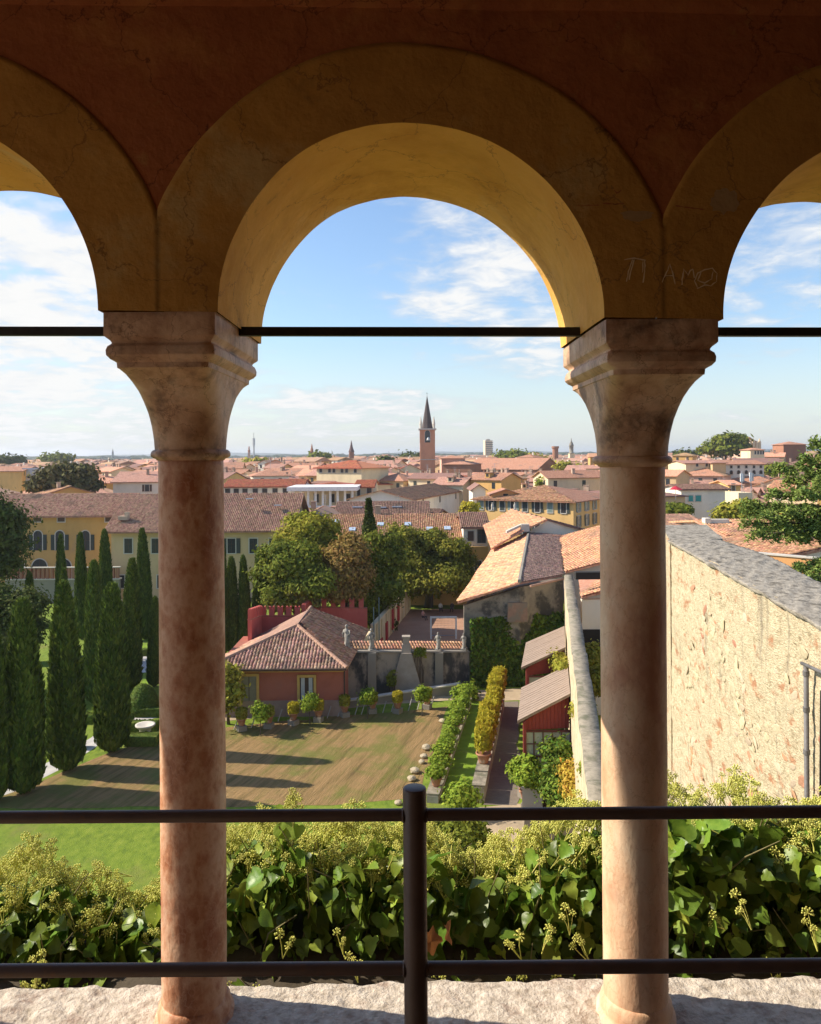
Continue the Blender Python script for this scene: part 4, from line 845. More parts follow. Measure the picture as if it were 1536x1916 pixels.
for i, (x, y, w, d, hr) in enumerate(NEAR):
    rot = CR.gauss(-.58, .15) if CR.random() < .8 else CR.gauss(.2, .1); kind = CR.choice(['gable', 'gable', 'gable_y', 'hip', 'gable'])
    rm, rn = CR.choice(ROOFS); wm_, wn = CR.choice(WALLS); rise = (d if kind == 'gable' else min(w, d) if kind == 'hip' else w)*.5*CR.uniform(.30, .40)
    u = Vector((math.cos(rot), math.sin(rot), 0)); P0 = Vector((x, y-d/2, 0))-u*w/2; P1 = P0+u*w
    h = House('x', P0, P1, d, hr-rise, hr, kind, wm_, rm, 1 if y < 165 else 0, group='houses filling the old town', over=.45, chim=CR.choice([1, 1, 2, 3]) if y < 330 else 0, seed=100+i)
    # windows under the eaves; single parts while they are big enough to tell apart
    n = max(2, int(w/3.2)); zs = hr-rise-2.1
    if y < 175:
        st = CR.choice(['open', 'closed', 'plain']); sm = CR.choice([M_SHUT, M_SHUTB, M_SHUTG])
        h.win('front', [(j+.5)/n for j in range(n) if CR.random() < .85], zs, .85, 1.35, st, sm)
    else:
        mb = MB()
        for fl in range(2):
            for j in range(n):
                if CR.random() < .82: mb.box(h.Q((j+.5)/n*w, -.03, zs+.6-fl*3.1), (.85, .08, 1.4), h.rz, 0 if CR.random() < .6 else 1)
            for j in range(2): mb.box(h.Q(-.03, (j+.5)/2*d, zs+.6-fl*3.1), (.08, .85, 1.4), h.rz, 0)
        o = mb.obj('window', [M_PANE, M_SHUT], h.root); o['kind'] = 'stuff'
    if y < 260 and CR.random() < .5:
        mb = MB(); ax_ = CR.uniform(.25, .75)*w; p = h.Q(ax_, d*.5, hr-.1); mb.tube([p, p+Vector((0, 0, 2.3))], .035, 4)
        for q in (1.5, 1.9, 2.2): mb.tube([p+Vector((-.45, 0, q)), p+Vector((.45, .1, q))], .02, 3)
        mb.obj('aerial', M_METAL, h.roof)
    if y < 230 and CR.random() < .35 and kind != 'gable_y':
        t = CR.uniform(.3, .6); z_ = hr-rise+rise*t*1.0; p = h.Q(CR.uniform(.3, .7)*w, d*.5*t, z_); mb = MB(); mb.box(p+Vector((0, 0, .35)), (1.3, 1.6, 1.1), h.rz); mb.obj('dormer', wm_, h.roof)
        mb = MB(); mb.box(p+Vector((0, 0, .97)), (1.7, 2.0, .14), h.rz); mb.obj('dormer_roof', rm, h.roof); mb = MB(); q = p-h.v*.82; mb.box(q+Vector((0, 0, .4)), (.7, .06, .7), h.rz); mb.obj('dormer_window', M_PANE, h.roof)
    px = 768+x/y*F; zone = min(LM, key=lambda q: abs(q[0]-px))[1]
    zone = zone.replace('behind the grey house with teal shutters', 'behind the teal shutters'); size = 'wide' if w > 17 else 'narrow' if w < 10 else 'mid-sized'
    kn = {'gable': 'long-ridged', 'gable_y': 'gable-fronted', 'hip': 'hip-roofed'}[kind]
    meta.append((h.root, f"{size} {wn} {kn} house with {rn} tiles {zone}", px, y))
from collections import defaultdict
g = defaultdict(list)
for m in meta: g[m[1]].append(m)
for lb, ms in g.items():
    ms.sort(key=lambda q: q[3])
    if len(ms) == 1: ms[0][0]['label'] = lb
    else:
        for k, q in enumerate(ms): q[0]['label'] = lb+', '+(('nearer one', 'farther one') if len(ms) == 2 else ('nearest', 'second nearest', 'third nearest', 'fourth', 'fifth', 'sixth', 'seventh', 'eighth', 'ninth'))[min(k, 8 if len(ms) > 2 else 1)]
# the rest of the old town, too small to tell apart
mb = {}
for i, (x, y, w, d, hr) in enumerate(REST):
    rot = CR.gauss(-.58, .17) if CR.random() < .8 else CR.gauss(.2, .12); rise = min(w, d)*.5*.36; he = hr-rise; ca, sa = math.cos(rot), math.sin(rot)
    key = (CR.randrange(6), CR.randrange(7)); m = mb.setdefault('a', MB())
    def Q(a, b, z): return (x+a*ca-b*sa, y+a*sa+b*ca, z)
    a, b = w/2, d/2
    m.add([Q(-a, -b, 0), Q(a, -b, 0), Q(a, b, 0), Q(-a, b, 0), Q(-a, -b, he), Q(a, -b, he), Q(a, b, he), Q(-a, b, he)], [(0, 1, 5, 4), (1, 2, 6, 5), (2, 3, 7, 6), (3, 0, 4, 7)], 6+key[1])
    o = .5
    if CR.random() < .6: m.add([Q(-a-o, -b-o, he), Q(a+o, -b-o, he), Q(a+o, 0, hr), Q(-a-o, 0, hr), Q(a+o, b+o, he), Q(-a-o, b+o, he)], [(0, 1, 2, 3), (4, 5, 3, 2), (0, 3, 5), (1, 4, 2)], key[0])
    else: m.add([Q(-a-o, -b-o, he), Q(a+o, -b-o, he), Q(a+o, b+o, he), Q(-a-o, b+o, he), Q(-a+b, 0, hr), Q(a-b, 0, hr)], [(0, 1, 5, 4), (1, 2, 5), (2, 3, 4, 5), (3, 0, 4)], key[0])
    if y < 800:
        n = max(2, int(w/4))
        for j in range(n): m.box(Q((j+.5)/n*w-a, -b-.03, he-1.4), (1.0, .08, 1.4), rot, 13)
        if CR.random() < .6: m.box(Q(CR.uniform(-.3, .3)*w, 0, hr), (.8, .6, 1.8), rot, 7)
far_mats = [r for r, _ in ROOFS]+[w for w, _ in WALLS]+[M_PANE]
o = mb['a'].obj('distant_houses', far_mats); o['kind'] = 'stuff'; o['label'] = 'distant roofs of the old town merging towards the horizon'
print('houses', len(NEAR), len(REST))
# far plain: bands of trees and low hills at the horizon
M_FART = mat('distant_trees', [(0.03, 0.045, 0.02), (0.06, 0.075, 0.03)], 0.02, 0.95, 0)
Vs, Fs, b = [], [], 0
rr = np.random.default_rng(5)
for D_, n_, hmin, hmax in ((1350, 260, 8, 14), (1700, 300, 9, 17), (2300, 300, 10, 20), (3200, 260, 12, 24)):
    X = rr.uniform(-0.6*D_, 0.6*D_, n_); Y = D_+rr.uniform(-150, 150, n_); H_ = rr.uniform(hmin, hmax, n_); Wd = rr.uniform(8, 30, n_)*(D_/1500)
    for i in range(n_):
        t = np.linspace(0, 2*PI, 7, endpoint=False); ring = np.stack([X[i]+np.cos(t)*Wd[i], Y[i]+np.sin(t)*Wd[i], 0*t], -1); mid = ring.copy(); mid[:, :2] = mid[:, :2]*.9+np.array([X[i], Y[i]])*.1; mid[:, 2] = H_[i]*rr.uniform(.55, .8, 7)
        top = mid.copy(); top[:, :2] = top[:, :2]*.45+np.array([X[i], Y[i]])*.55; top[:, 2] = H_[i]*rr.uniform(.85, 1.05, 7)
        V = np.concatenate([ring, mid, top]); Vs.append(V)
        q = [(j, (j+1) % 7, 7+(j+1) % 7, 7+j) for j in range(7)]+[(7+j, 7+(j+1) % 7, 14+(j+1) % 7, 14+j) for j in range(7)]+[(14, 15, 16, 17), (14, 17, 18, 19)]
        Fs.append(np.array(q)+b); b += 21
o = link('distant_woods', bulk('distant_woods', np.concatenate(Vs), np.concatenate(Fs), M_FART)); o['kind'] = 'stuff'; o['label'] = 'far woods on the plain along the horizon'
xs = np.linspace(-5200, 5200, 90); V = []
for yy, k in ((6000, 0), (6900, 1), (7800, 0)):
    hh = (28+26*snoise(np.stack([xs*.001, xs*0, xs*0], -1), 3, 77))*k+(18*np.clip((xs-1500)/3000, 0, 1))*k
    V.append(np.stack([xs, np.full_like(xs, yy), np.where(k, np.maximum(hh, 5), -1)], -1))
P = np.stack(V, 1); o = link('far_hills', bulk('far_hills', P.reshape(-1, 3), grid_faces(90, 3), M_FART, True)); o['kind'] = 'structure'
# ================================================================ garden ground, paths, walls
AX = Vector((0.176, 1, 0)).normalized(); PX = Vector((AX.y, -AX.x, 0))
M_DRY = mat('dry_mown_lawn', [(0.11, 0.075, 0.025), (0.23, 0.15, 0.055), (0.33, 0.205, 0.085), (0.20, 0.14, 0.045)], 1.1, 0.95, 1.0, 9, stretch=(2.2, 0.16, 1), rot=0.31, stain2=((.15, .165, .03), .22, (1, 1, 1), .48, .62, .75), stain=(0.16, 0.14, 0.03), stain_scale=0.5, stain_lo=0.5, stain_hi=0.7, bdist=0.14)
M_GRAV = mat('tan_gravel', [(0.33, 0.25, 0.16), (0.45, 0.35, 0.23)], 1.2, 0.95, 0.4, 30, stain=(0.28, 0.22, 0.14), stain_scale=0.5)
M_PALEG = mat('pale_gravel', [(0.40, 0.38, 0.35), (0.52, 0.49, 0.45)], 1.5, 0.95, 0.4, 30)
M_PAVER = mat('grey_brown_paving', [(0.15, 0.125, 0.10), (0.22, 0.18, 0.14)], 2.5, 0.9, 0.3, 30, stretch=(1, 3, 1))
M_BRG = mat('bright_grass', [(0.15, 0.25, 0.014), (0.21, 0.32, 0.025)], 2.0, 0.95, 0.8, 30, stain=(0.14, 0.15, 0.04), stain_scale=0.8, bdist=0.04)
M_COURT = mat('earth_court', [(0.34, 0.19, 0.12), (0.42, 0.25, 0.165)], 0.5, 0.95, 0.2)
M_SOIL = mat('dark_soil', [(0.05, 0.04, 0.028), (0.09, 0.07, 0.045)], 3, 0.95, 0.5)
def gpoly(name, pts, z, m, label=None):
    P = []
    n = len(pts)
    for i in range(n):
        a = gnd(*pts[i]); b = gnd(*pts[(i+1) % n]); L = (b-a).length; k = max(1, int(L/1.0))
        for j in range(k):
            p = a+(b-a)*j/k
            if L > 3: p = p+Vector((random.gauss(0, .07), random.gauss(0, .12), 0))
            P.append((p.x, p.y))
    mb = MB(); mb.add([(x, y, z) for x, y in P], [tuple(range(len(P)))]); me = mb.mesh(name, m)
    bm = bmesh.new(); bm.from_mesh(me); bmesh.ops.triangulate(bm, faces=bm.faces); bm.to_mesh(me); bm.free()
    o = link(name, me); o['kind'] = 'structure'
    if label: o['label'] = label
    return o
gpoly('path', [(-60, 1530), (0, 1497), (60, 1466), (120, 1436), (170, 1404), (215, 1372), (262, 1350), (330, 1335), (330, 1322), (255, 1338), (205, 1358), (150, 1392), (95, 1424), (30, 1452), (-60, 1478)], 0.004, M_PALEG)
gpoly('dry_lawn', [(-60, 1512), (60, 1470), (125, 1441), (200, 1410), (262, 1392), (330, 1378), (415, 1362), (500, 1352), (600, 1343), (700, 1335), (790, 1327), (836, 1322), (818, 1400), (790, 1470), (770, 1494), (700, 1502), (415, 1508), (200, 1510)], 0.008, M_DRY)
gpoly('gravel_path', [(415, 1350), (470, 1345), (560, 1335), (650, 1325), (760, 1316), (832, 1311), (990, 1312), (990, 1288), (880, 1292), (840, 1302), (760, 1305), (650, 1312), (600, 1316), (415, 1330)], 0.012, M_GRAV)
gpoly('grass_strip', [(876, 1311), (914, 1313), (893, 1440), (886, 1508), (828, 1500), (850, 1400)], 0.016, M_BRG)
gpoly('paved_walk', [(938, 1313), (972, 1313), (970, 1420), (966, 1507), (902, 1507), (925, 1390)], 0.016, M_PAVER)
gpoly('gravel_path', [(884, 1509), (1010, 1508), (1030, 1600), (960, 1640), (930, 1600), (905, 1560)], 0.012, M_GRAV)
gpoly('earth_court', [(690, 1217), (875, 1217), (905, 1150), (900, 1140), (762, 1140)], 0.01, M_COURT)
gpoly('lawn_bed', [(262, 1222), (300, 1222), (300, 1188), (268, 1190)], 0.012, M_BRG); gpoly('lawn_bed', [(255, 1296), (300, 1290), (300, 1262), (268, 1270)], 0.012, M_BRG)
gpoly('path', [(240, 1262), (300, 1255), (300, 1222), (262, 1226)], 0.01, M_PALEG)

# ---- red garden house with hipped tile roof
M_GRED = mat('dark_red_render', [(0.28, 0.09, 0.055), (0.36, 0.125, 0.08), (0.32, 0.115, 0.075)], 0.5, 0.93, 0.25, 10, stain=(0.30, 0.15, 0.11), stain_scale=0.35, stain_lo=0.56, stain_hi=0.8)
M_CRIM = mat('crimson_render', [(0.44, 0.09, 0.07), (0.54, 0.13, 0.10)], 0.6, 0.93, 0.3, 10, stain=(0.5, 0.2, 0.18), stain_scale=0.6, stain_lo=0.55, stain_hi=0.8)
M_YTRIM = plain('yellow_trim', (0.50, 0.33, 0.10), 0.9)
rh = thing('garden_house', 'dark red garden house with hipped pantile roof and yellow framed doors at the lawn', 'house', (gx(530, 56), 56, 0))
DF = 54.5; xl, xr = gx(398, DF), gx(640, DF); ze = zz(530, 1249, DF); db = DF+9.5
mb = MB(); mb.box(((xl+xr)/2, (DF+db)/2, ze/2), (xr-xl, db-DF, ze)); mb.obj('wall', M_GRED, rh)
mb = MB(); mb.box(((xl+xr)/2, DF-.03, .55), (xr-xl+.02, .06, 1.1)); mb.obj('plinth', mat('worn_plinth', [(.24, .16, .13), (.33, .25, .2)], 1.2, .95, .3), rh)
mb = MB(); mb.box(((xl+xr)/2, DF-.06, ze-.16), (xr-xl+.1, .12, .26)); mb.obj('eave_band', M_YTRIM, rh)
A = Vector((gx(553, 58.5), 58.7, zz(553, 1172, 58.7))); B = Vector((gx(578, 63), 63.5, zz(578, 1138, 63.5)))
c0 = Vector((xl-.6, DF-.55, ze)); c1 = Vector((xr+.25, DF-.55, ze)); c2 = Vector((gx(687, 66), 66, zz(687, 1178, 66)-.02)); c3 = Vector((gx(468, 66), 66, zz(468, 1195, 66)))
pol = [[c0, c1, A], [c1, c2, B, A], [c3, c0, A, B]]
mb = MB()
for p in pol: mb.slab(p, .12)
rf = mb.obj('roof', R_BROWN, rh)
R_GH = mat('mixed_pantiles', [(0.22, 0.12, 0.085), (0.38, 0.22, 0.155), (0.46, 0.31, 0.23)], 1.4, 0.93, 0.4, 14, island=0.36, stain=(0.14, 0.105, 0.085), stain_scale=0.5, stain_lo=0.5, stain_hi=0.7)
tiles_obj([pol[0]], R_GH, rf, .235, .36, seed=5, sag=.015)
tiles_obj([[Vector(q) for q in pol[1]]], R_TERRA, rf, .235, .36, seed=6, sag=.015); tiles_obj([pol[2]], R_PINK, rf, .235, .36, seed=7, sag=.015)
M_RIDGE = plain('ridge_tile', (0.42, 0.25, 0.17), .95)
mb = MB()
for a, b in ((c0, A), (c1, A), (A, B)):
    n = int((b-a).length/.4)
    for i in range(n): mb.tube([a+(b-a)*(i/n)+Vector((0, 0, .09)), a+(b-a)*((i+1.05)/n)+Vector((0, 0, .11))], [.15, .12], 6)
mb.obj('ridge_tiles', M_RIDGE, rf)['kind'] = 'stuff'
mb = MB(); mb.tube([c0+Vector((0, -.08, .02)), c1+Vector((0, -.08, .02))], .08, 8); mb.obj('gutter', M_WOOD, rf)
for px, wd, hh, dcol in ((571, .95, 2.15, 'glass'), (463, 1.05, 2.05, 'green')):
    x = gx(px, DF); zb = zz(px, 1323 if px > 500 else 1318, DF)
    mb = MB(); t = .18
    mb.box((x-wd/2-t/2, DF-.06, zb+hh/2), (t, .12, hh+t)); mb.box((x+wd/2+t/2, DF-.06, zb+hh/2), (t, .12, hh+t)); mb.box((x, DF-.06, zb+hh+t/2-.09), (wd, .12, t))
    fr = mb.obj('door_frame', M_YTRIM, rh)
    if dcol == 'glass':
        mb = MB(); mb.box((x, DF-.01, zb+hh/2), (wd, .04, hh)); dr = mb.obj('door', M_WOOD, rh)
        for s in (-1, 1): mb = MB(); mb.box((x+s*wd*.28, DF-.045, zb+hh/2+.05), (wd*.27, .03, hh-.35)); mb.obj('pane', plain('curtained_glass', (.42, .44, .45), .25), dr)
    else:
        mb = MB(); mb.box((x, DF-.01, zb+hh/2), (wd, .05, hh)); mb.box((x, DF-.04, zb+hh/2), (.04, .02, hh), mi=1); mb.obj('door', [plain('grey_green_door', (.22, .21, .15), .8), M_WOOD], rh)
mb = MB(); mb.tube([(xr+.06, DF-.1, 0), (xr+.06, DF-.1, ze-.1)], .05, 8); mb.obj('downpipe', M_WOOD, rh)
# crenellated crimson wall behind the house
cw = thing('crenellated_wall', 'crimson garden wall with swallow-tailed merlons behind the red garden house', 'wall', (gx(580, 66), 66, 0))
def merlon_mesh(w=.42, h=.8, t=.3):
    m = MB(); a = w/2
    o = [(-a, 0), (-a*1.05, h), (-a*.45, h*.98), (0, h*.72), (a*.45, h*.98), (a*1.05, h), (a, 0)]; n = len(o)
    m.add([(x, -t/2, z) for x, z in o]+[(x, t/2, z) for x, z in o], [(6, 5, 4, 3), (6, 3, 0), (0, 3, 2, 1), (n+3, n+4, n+5, n+6), (n, n+3, n+6), (n+1, n+2, n+3, n)]+[(i, (i+1) % n, (i+1) % n+n, i+n) for i in range(n)]); return m.mesh('merlon', M_CRIM)
mer = merlon_mesh()
runs = [((467, 1160), 62.5, (487, 1152), 67), ((487, 1153), 67, (567, 1153), 67), ((567, 1150), 67, (583, 1138), 70), ((583, 1136), 70.2, (687, 1138), 70.2)]
for i, (a, Da, b, Db) in enumerate(runs):
    p, q = at(*a, Da), at(*b, Db); d = q-p; L = d.xy.length; rz = math.atan2(d.y, d.x); mb = MB(); nrm = Vector((-d.y, d.x, 0)).normalized()*.15
    mb.hexa([(p.x-nrm.x, p.y-nrm.y, 0), (q.x-nrm.x, q.y-nrm.y, 0), (q.x+nrm.x, q.y+nrm.y, 0), (p.x+nrm.x, p.y+nrm.y, 0)], [tuple(p-nrm), tuple(q-nrm), tuple(q+nrm), tuple(p+nrm)]); mb.obj('wall', M_CRIM, cw)
    mb = MB(); n2 = nrm*1.35; up = Vector((0, 0, .004)); u2 = Vector((0, 0, .07))
    mb.hexa([p-n2+up, q-n2+up, q+n2+up, p+n2+up], [p-n2+u2, q-n2+u2, q+n2+u2, p+n2+u2]); mb.obj('coping', M_GRED, cw)
    n = max(2, int(round(L/.80)))
    for j in range(n):
        o = bpy.data.objects.new('merlon', mer); COL.objects.link(o); o.parent = cw; o.matrix_parent_inverse = Matrix.Translation(-cw.location)
        s = (j+.35)/n; o.location = p+d*s+Vector((0, 0, .06)); o.rotation_euler = (0, 0, rz)
# cream gable strip of the house end beside the court
mb = MB(); a, b = at(662, 1215, 62), at(690, 1180, 66.5); mb.hexa([(a.x, a.y, 0), (b.x, b.y, 0), (b.x+.2, b.y, 0), (a.x+.2, a.y, 0)], [(a.x, a.y, a.z), (b.x, b.y, b.z), (b.x+.2, b.y, b.z), (a.x+.2, a.y, a.z)]); mb.obj('end_wall', W_CREAM, rh)

# ---- old dark wall with statues
M_OLDW = mat('blackened_stucco', [(0.20, 0.17, 0.14), (0.30, 0.26, 0.21), (0.34, 0.29, 0.23)], 0.9, 0.95, 0.5, 14, stretch=(1, 1, .6), stain=(0.055, 0.055, 0.055), stain_scale=0.55, stain_lo=0.44, stain_hi=0.58)
ow = thing('old_garden_wall', 'old stucco garden wall with black stains, pilasters and tiled coping', 'wall', (gx(760, 60), 60, 0))
pA, pB = at(641, 1219, 58.5), at(876, 1219, 61.5); dv = pB-pA
def wallseg(p, q, t, zb=0.0):
    d = (q-p); n = Vector((-d.y, d.x, 0)).normalized()*t/2
    return [(p.x-n.x, p.y-n.y, zb), (q.x-n.x, q.y-n.y, zb), (q.x+n.x, q.y+n.y, zb), (p.x+n.x, p.y+n.y, zb)], [tuple(p-n), tuple(q-n), tuple(q+n), tuple(p+n)]
mb = MB(); mb.hexa(*wallseg(pA, pB, .45)); mb.obj('wall', M_OLDW, ow)
u3 = Vector((0, 0, .004)); mb = MB(); n_ = Vector((-dv.y, dv.x, 0)).normalized()
mb.hexa([pA-n_*.36+u3, pB-n_*.36+u3, pB+n_*.36+u3, pA+n_*.36+u3], [pA-n_*.33+Vector((0, 0, .1)), pB-n_*.33+Vector((0, 0, .1)), pB+n_*.33+Vector((0, 0, .1)), pA+n_*.33+Vector((0, 0, .1))]); mb.obj('coping', W_STONE, ow)
tp = [[pA+n_*.25+Vector((0, 0, .12)), pB+n_*.25+Vector((0, 0, .12)), pB+n_*1.3+Vector((0, 0, .45)), pA+n_*1.3+Vector((0, 0, .45))]]
tiles_obj([tp[0]], R_ORANGE, ow, .24, .36, seed=9)
for px in (694, 819): 
    s = (px-641)/235.0; p = pA+dv*s; mb = MB(); mb.box((p.x, p.y-.32, p.z/2), (.62, .3, p.z)); mb.obj('pilaster', W_STONE, ow)
s = (757-641)/235.0; p = pA+dv*s; mb = MB(); mb.box((p.x, p.y-.5, p.z*.5), (2.5, .55, p.z), taper=.32); mb.box((p.x, p.y-.1, p.z+.3), (.75, .7, .6), taper=.8); mb.box((p.x, p.y-.1, p.z+.85), (.5, .5, .5)); mb.box((p.x, p.y-.1, p.z+1.15), (.62, .62, .12)); mb.obj('buttress', mat('pale_buttress', [(.30, .25, .19), (.4, .34, .27)], 1.5, .95, .4), ow)
# statues standing on the wall
M_STAT = mat('lichened_statue_stone', [(0.24, 0.22, 0.18), (0.42, 0.39, 0.33)], 5, 0.95, 0.6, 20, stain=(0.09, 0.09, 0.08), stain_scale=3, stain_lo=.5, stain_hi=.65)
def statue(px, py, D, h, lbl, seed):
    r = random.Random(seed); p = at(px, py, D); root = thing('garden_statue', lbl, 'statue', p, 'statues along the old wall')
    k = h/1.5
    sec = [(.0, .22, .18, 0), (.12, .20, .17, .01), (.35, .17, .15, .03), (.6, .19, .15, .04), (.75, .21, .15, .02), (.88, .15, .12, 0), (1.02, .19, .13, -.02), (1.14, .20, .12, -.03), (1.20, .10, .09, -.03), (1.24, .055, .055, -.02), (1.28, .075, .08, -.02), (1.37, .09, .095, -.02), (1.45, .07, .075, -.015), (1.49, .02, .02, -.01)]
    n = 12; vs = []; fs = []
    for z, a, b, ox in sec:
        for j in range(n):
            t = 2*PI*j/n; w_ = 1+.12*math.sin(5*t+z*6+seed); vs.append(((a*math.cos(t)*w_+ox)*k, b*math.sin(t)*w_*k, z*k))
    for i in range(len(sec)-1):
        for j in range(n): fs.append((i*n+j, i*n+(j+1) % n, (i+1)*n+(j+1) % n, (i+1)*n+j))
    m = MB(); m.add(vs, fs)
    m.tube([(.17*k, 0, 1.12*k), (.25*k, -.04*k, .92*k), (.12*k, -.16*k, .80*k)], [.06*k, .05*k, .035*k], 8); m.tube([(-.18*k, 0, 1.12*k), (-.27*k, -.02*k, .9*k), (-.22*k, -.08*k, .66*k)], [.06*k, .05*k, .04*k], 8)
    o = m.obj('figure', M_STAT, root, True, False)
    m = MB(); m.box((0, 0, -.10*k), (.55*k, .5*k, .24*k)); m.obj('plinth', M_STAT, root, False, False); root.rotation_euler = (0, 0, r.uniform(-.6, .6))
statue(649, 1212, 58.6, 1.75, 'tall weathered statue at the left end of the old wall beside the red house', 1)
statue(695, 1214, 59.3, 1.55, 'grey statue on the old wall above its left pilaster', 2)
statue(820, 1214, 60.8, 1.3, 'small figure on the old wall above its right pilaster', 3)
statue(868, 1213, 61.3, 1.2, 'dark stone bust-like figure at the right end of the old wall', 4)
# low white coped wall that climbs along the foot of the old wall
lw = thing('low_wall', 'low wall with thin white coping rising to the right in front of the old wall', 'wall', (gx(750, 57), 57, 0)); p, q = at(648, 1312, 56.5), at(862, 1280, 59.5)
mb = MB(); mb.hexa(*wallseg(p, q, .3)); mb.obj('wall', W_STONE, lw); mb = MB(); mb.hexa([tuple(Vector(v)+u3) for v in wallseg(p, q, .42)[1]], [tuple(Vector(v)+Vector((0, 0, .1))) for v in wallseg(p, q, .42)[1]]); mb.obj('coping', M_SURR, lw)

# ---- court: cream side wall with red pads, net posts, goal, seated figures
cwall = thing('court_wall', 'cream court side wall with red padded strips receding to the trees', 'wall', (gx(730, 78), 78, 0))
p, q = Vector((-3.5, 71, 2.75)), Vector((-.3, 92, 2.75)); mb = MB(); mb.hexa(*wallseg(p, q, .4)); mb.obj('wall', W_CREAM, cwall)
M_PAD = plain('red_pad', (.42, .02, .03), .6)
for t, h0, h1 in ((.13, 0, .75), (.26, 0, 1.7), (.42, .3, 2.3), (.58, .4, 2.3)):
    c = p+(q-p)*t; d = (q-p).normalized(); mb = MB(); rz = math.atan2(d.y, d.x); mb.box((c.x+.26, c.y, (h0+h1)/2+.1), (.95, .12, h1-h0), rz); mb.obj('red_pad', M_PAD, cwall)
for i in range(9):
    c = p+(q-p)*(i/9+.03); mb = MB(); mb.box((c.x+.22, c.y, 1.35), (.12, .05, 2.6)); mb.obj('pilaster_strip', W_BEIGE, cwall)
for i, (px, D, yt) in enumerate(((697, 70.5, 1136), (707, 72, 1118), (733, 80, 1090), (747, 86, 1084))):
    mb = MB(); a = Vector((gx(px, D), D, 0)); mb.tube([a, (a.x, D, zz(px, yt, D))], .05, 6); o = mb.obj('net_post', plain('green_grey_post', (.2, .26, .24), .6)); tag(o, 'tall thin net post beside the court wall, %s' % ('nearest and shortest', 'second nearest', 'third nearest', 'farthest and tallest')[i], 'post', 'net posts')
gl = thing('football_goal', 'white football goal frame on the earth court', 'goal', (gx(827, 77), 77, 0)); x0, x1 = gx(804, 77), gx(851, 77); zt = 2.05
for x in (x0, x1): mb = MB(); mb.box((x, 77, zt/2), (.16, .12, zt)); mb.obj('post', M_WHITE, gl); mb = MB(); mb.tube([(x, 77.05, zt-.05), (x, 77.9, zt-.1), (x, 78.3, .05)], .03, 5); mb.obj('back_stay', M_METAL, gl)
mb = MB(); mb.box(((x0+x1)/2, 77, zt+.06), (x1-x0+.16, .12, .16)); mb.obj('crossbar', M_WHITE, gl); mb = MB(); mb.tube([(x0, 78.3, .05), (x1, 78.3, .05)], .03, 5); mb.obj('ground_bar', M_METAL, gl)
mb = MB()
for i in range(19): x = x0+(x1-x0)*i/18; mb.tube([(x, 77.02, zt), (x, 77.9, zt-.1), (x, 78.3, .05)], .008, 3, cap=False)
for i in range(9): z = .1+i*.24; yy = 78.3-.4*z/2; mb.tube([(x0, yy, z), (x1, yy, z)], .008, 3, cap=False)
mb.obj('net', plain('grey_net', (.25, .25, .25)), gl)['kind'] = 'stuff'
bw = thing('court_end_wall', 'shaded brown wall closing the court under the trees', 'wall', (gx(830, 94), 94, 0)); mb = MB(); mb.box((gx(840, 94), 94.5, 1.6), (11, .4, 3.2)); mb.obj('wall', W_OCH, bw)
def person(lbl, loc, rz, top, low, skin_c=(.5, .32, .24), pose='sit'):
    root = thing('person', lbl, 'person', loc, None, rz)
    if pose == 'sit':
        J = [(0, 0, .32), (0, .02, .55), (0, 0, .80), (0, 0, .90), (0, -.02, 1.02), (.16, 0, .78), (.22, -.12, .55), (.12, -.3, .5), (-.16, 0, .78), (-.22, -.12, .55), (-.12, -.3, .5), (.1, -.05, .3), (.13, -.42, .42), (.13, -.5, .05), (.13, -.62, .04), (-.1, -.05, .3), (-.13, -.42, .42), (-.13, -.5, .05), (-.13, -.62, .04)]
    else:
        J = [(0, 0, .95), (0, 0, 1.15), (0, 0, 1.42), (0, 0, 1.52), (0, -.02, 1.66), (.19, 0, 1.4), (.25, -.02, 1.12), (.24, -.12, .88), (-.19, 0, 1.4), (-.25, 0, 1.12), (-.25, -.1, .88), (.1, 0, .9), (.11, -.02, .5), (.12, .02, .08), (.12, -.14, .04), (-.1, 0, .9), (-.12, .04, .5), (-.13, .1, .08), (-.13, -.06, .04)]
    Ed = [(0, 1), (1, 2), (2, 3), (3, 4), (2, 5), (5, 6), (6, 7), (2, 8), (8, 9), (9, 10), (0, 11), (11, 12), (12, 13), (13, 14), (0, 15), (15, 16), (16, 17), (17, 18)]
    Rr = [.14, .13, .13, .055, .10, .065, .05, .035, .065, .05, .035, .1, .07, .045, .04, .1, .07, .045, .04]
    me = bpy.data.meshes.new('body'); me.from_pydata(J, Ed, []); o = link('body', me, root, False)
    md = o.modifiers.new('skin', 'SKIN'); md.use_smooth_shade = True
    for i, r_ in enumerate(Rr): me.skin_vertices[0].data[i].radius = (r_, r_)
    me.skin_vertices[0].data[0].use_root = True
    s = o.modifiers.new('sub', 'SUBSURF'); s.levels = 1; s.render_levels = 1
    dg = bpy.context.evaluated_depsgraph_get(); ev = bpy.data.meshes.new_from_object(o.evaluated_get(dg)); o.modifiers.clear(); o.data = ev; ev.materials.clear()
    for m_ in (plain('skin_'+str(round(skin_c[0], 2)), skin_c), top, low, plain('dark_hair', (.05, .03, .02))): ev.materials.append(m_)
    zh, zw = (1.0, .46) if pose == 'sit' else (1.55, .95)
    for f in ev.polygons:
        c = f.center; z = c.z
        if z > zh+.07 or (z > zh-.02 and c.y > .02): f.material_index = 3
        elif z > zh-.1: f.material_index = 0
        elif z > zw and abs(c.x) < .24: f.material_index = 1
        elif z > zw-.02: f.material_index = 0
        elif z < .09: f.material_index = 3
        else: f.material_index = 2
    return root
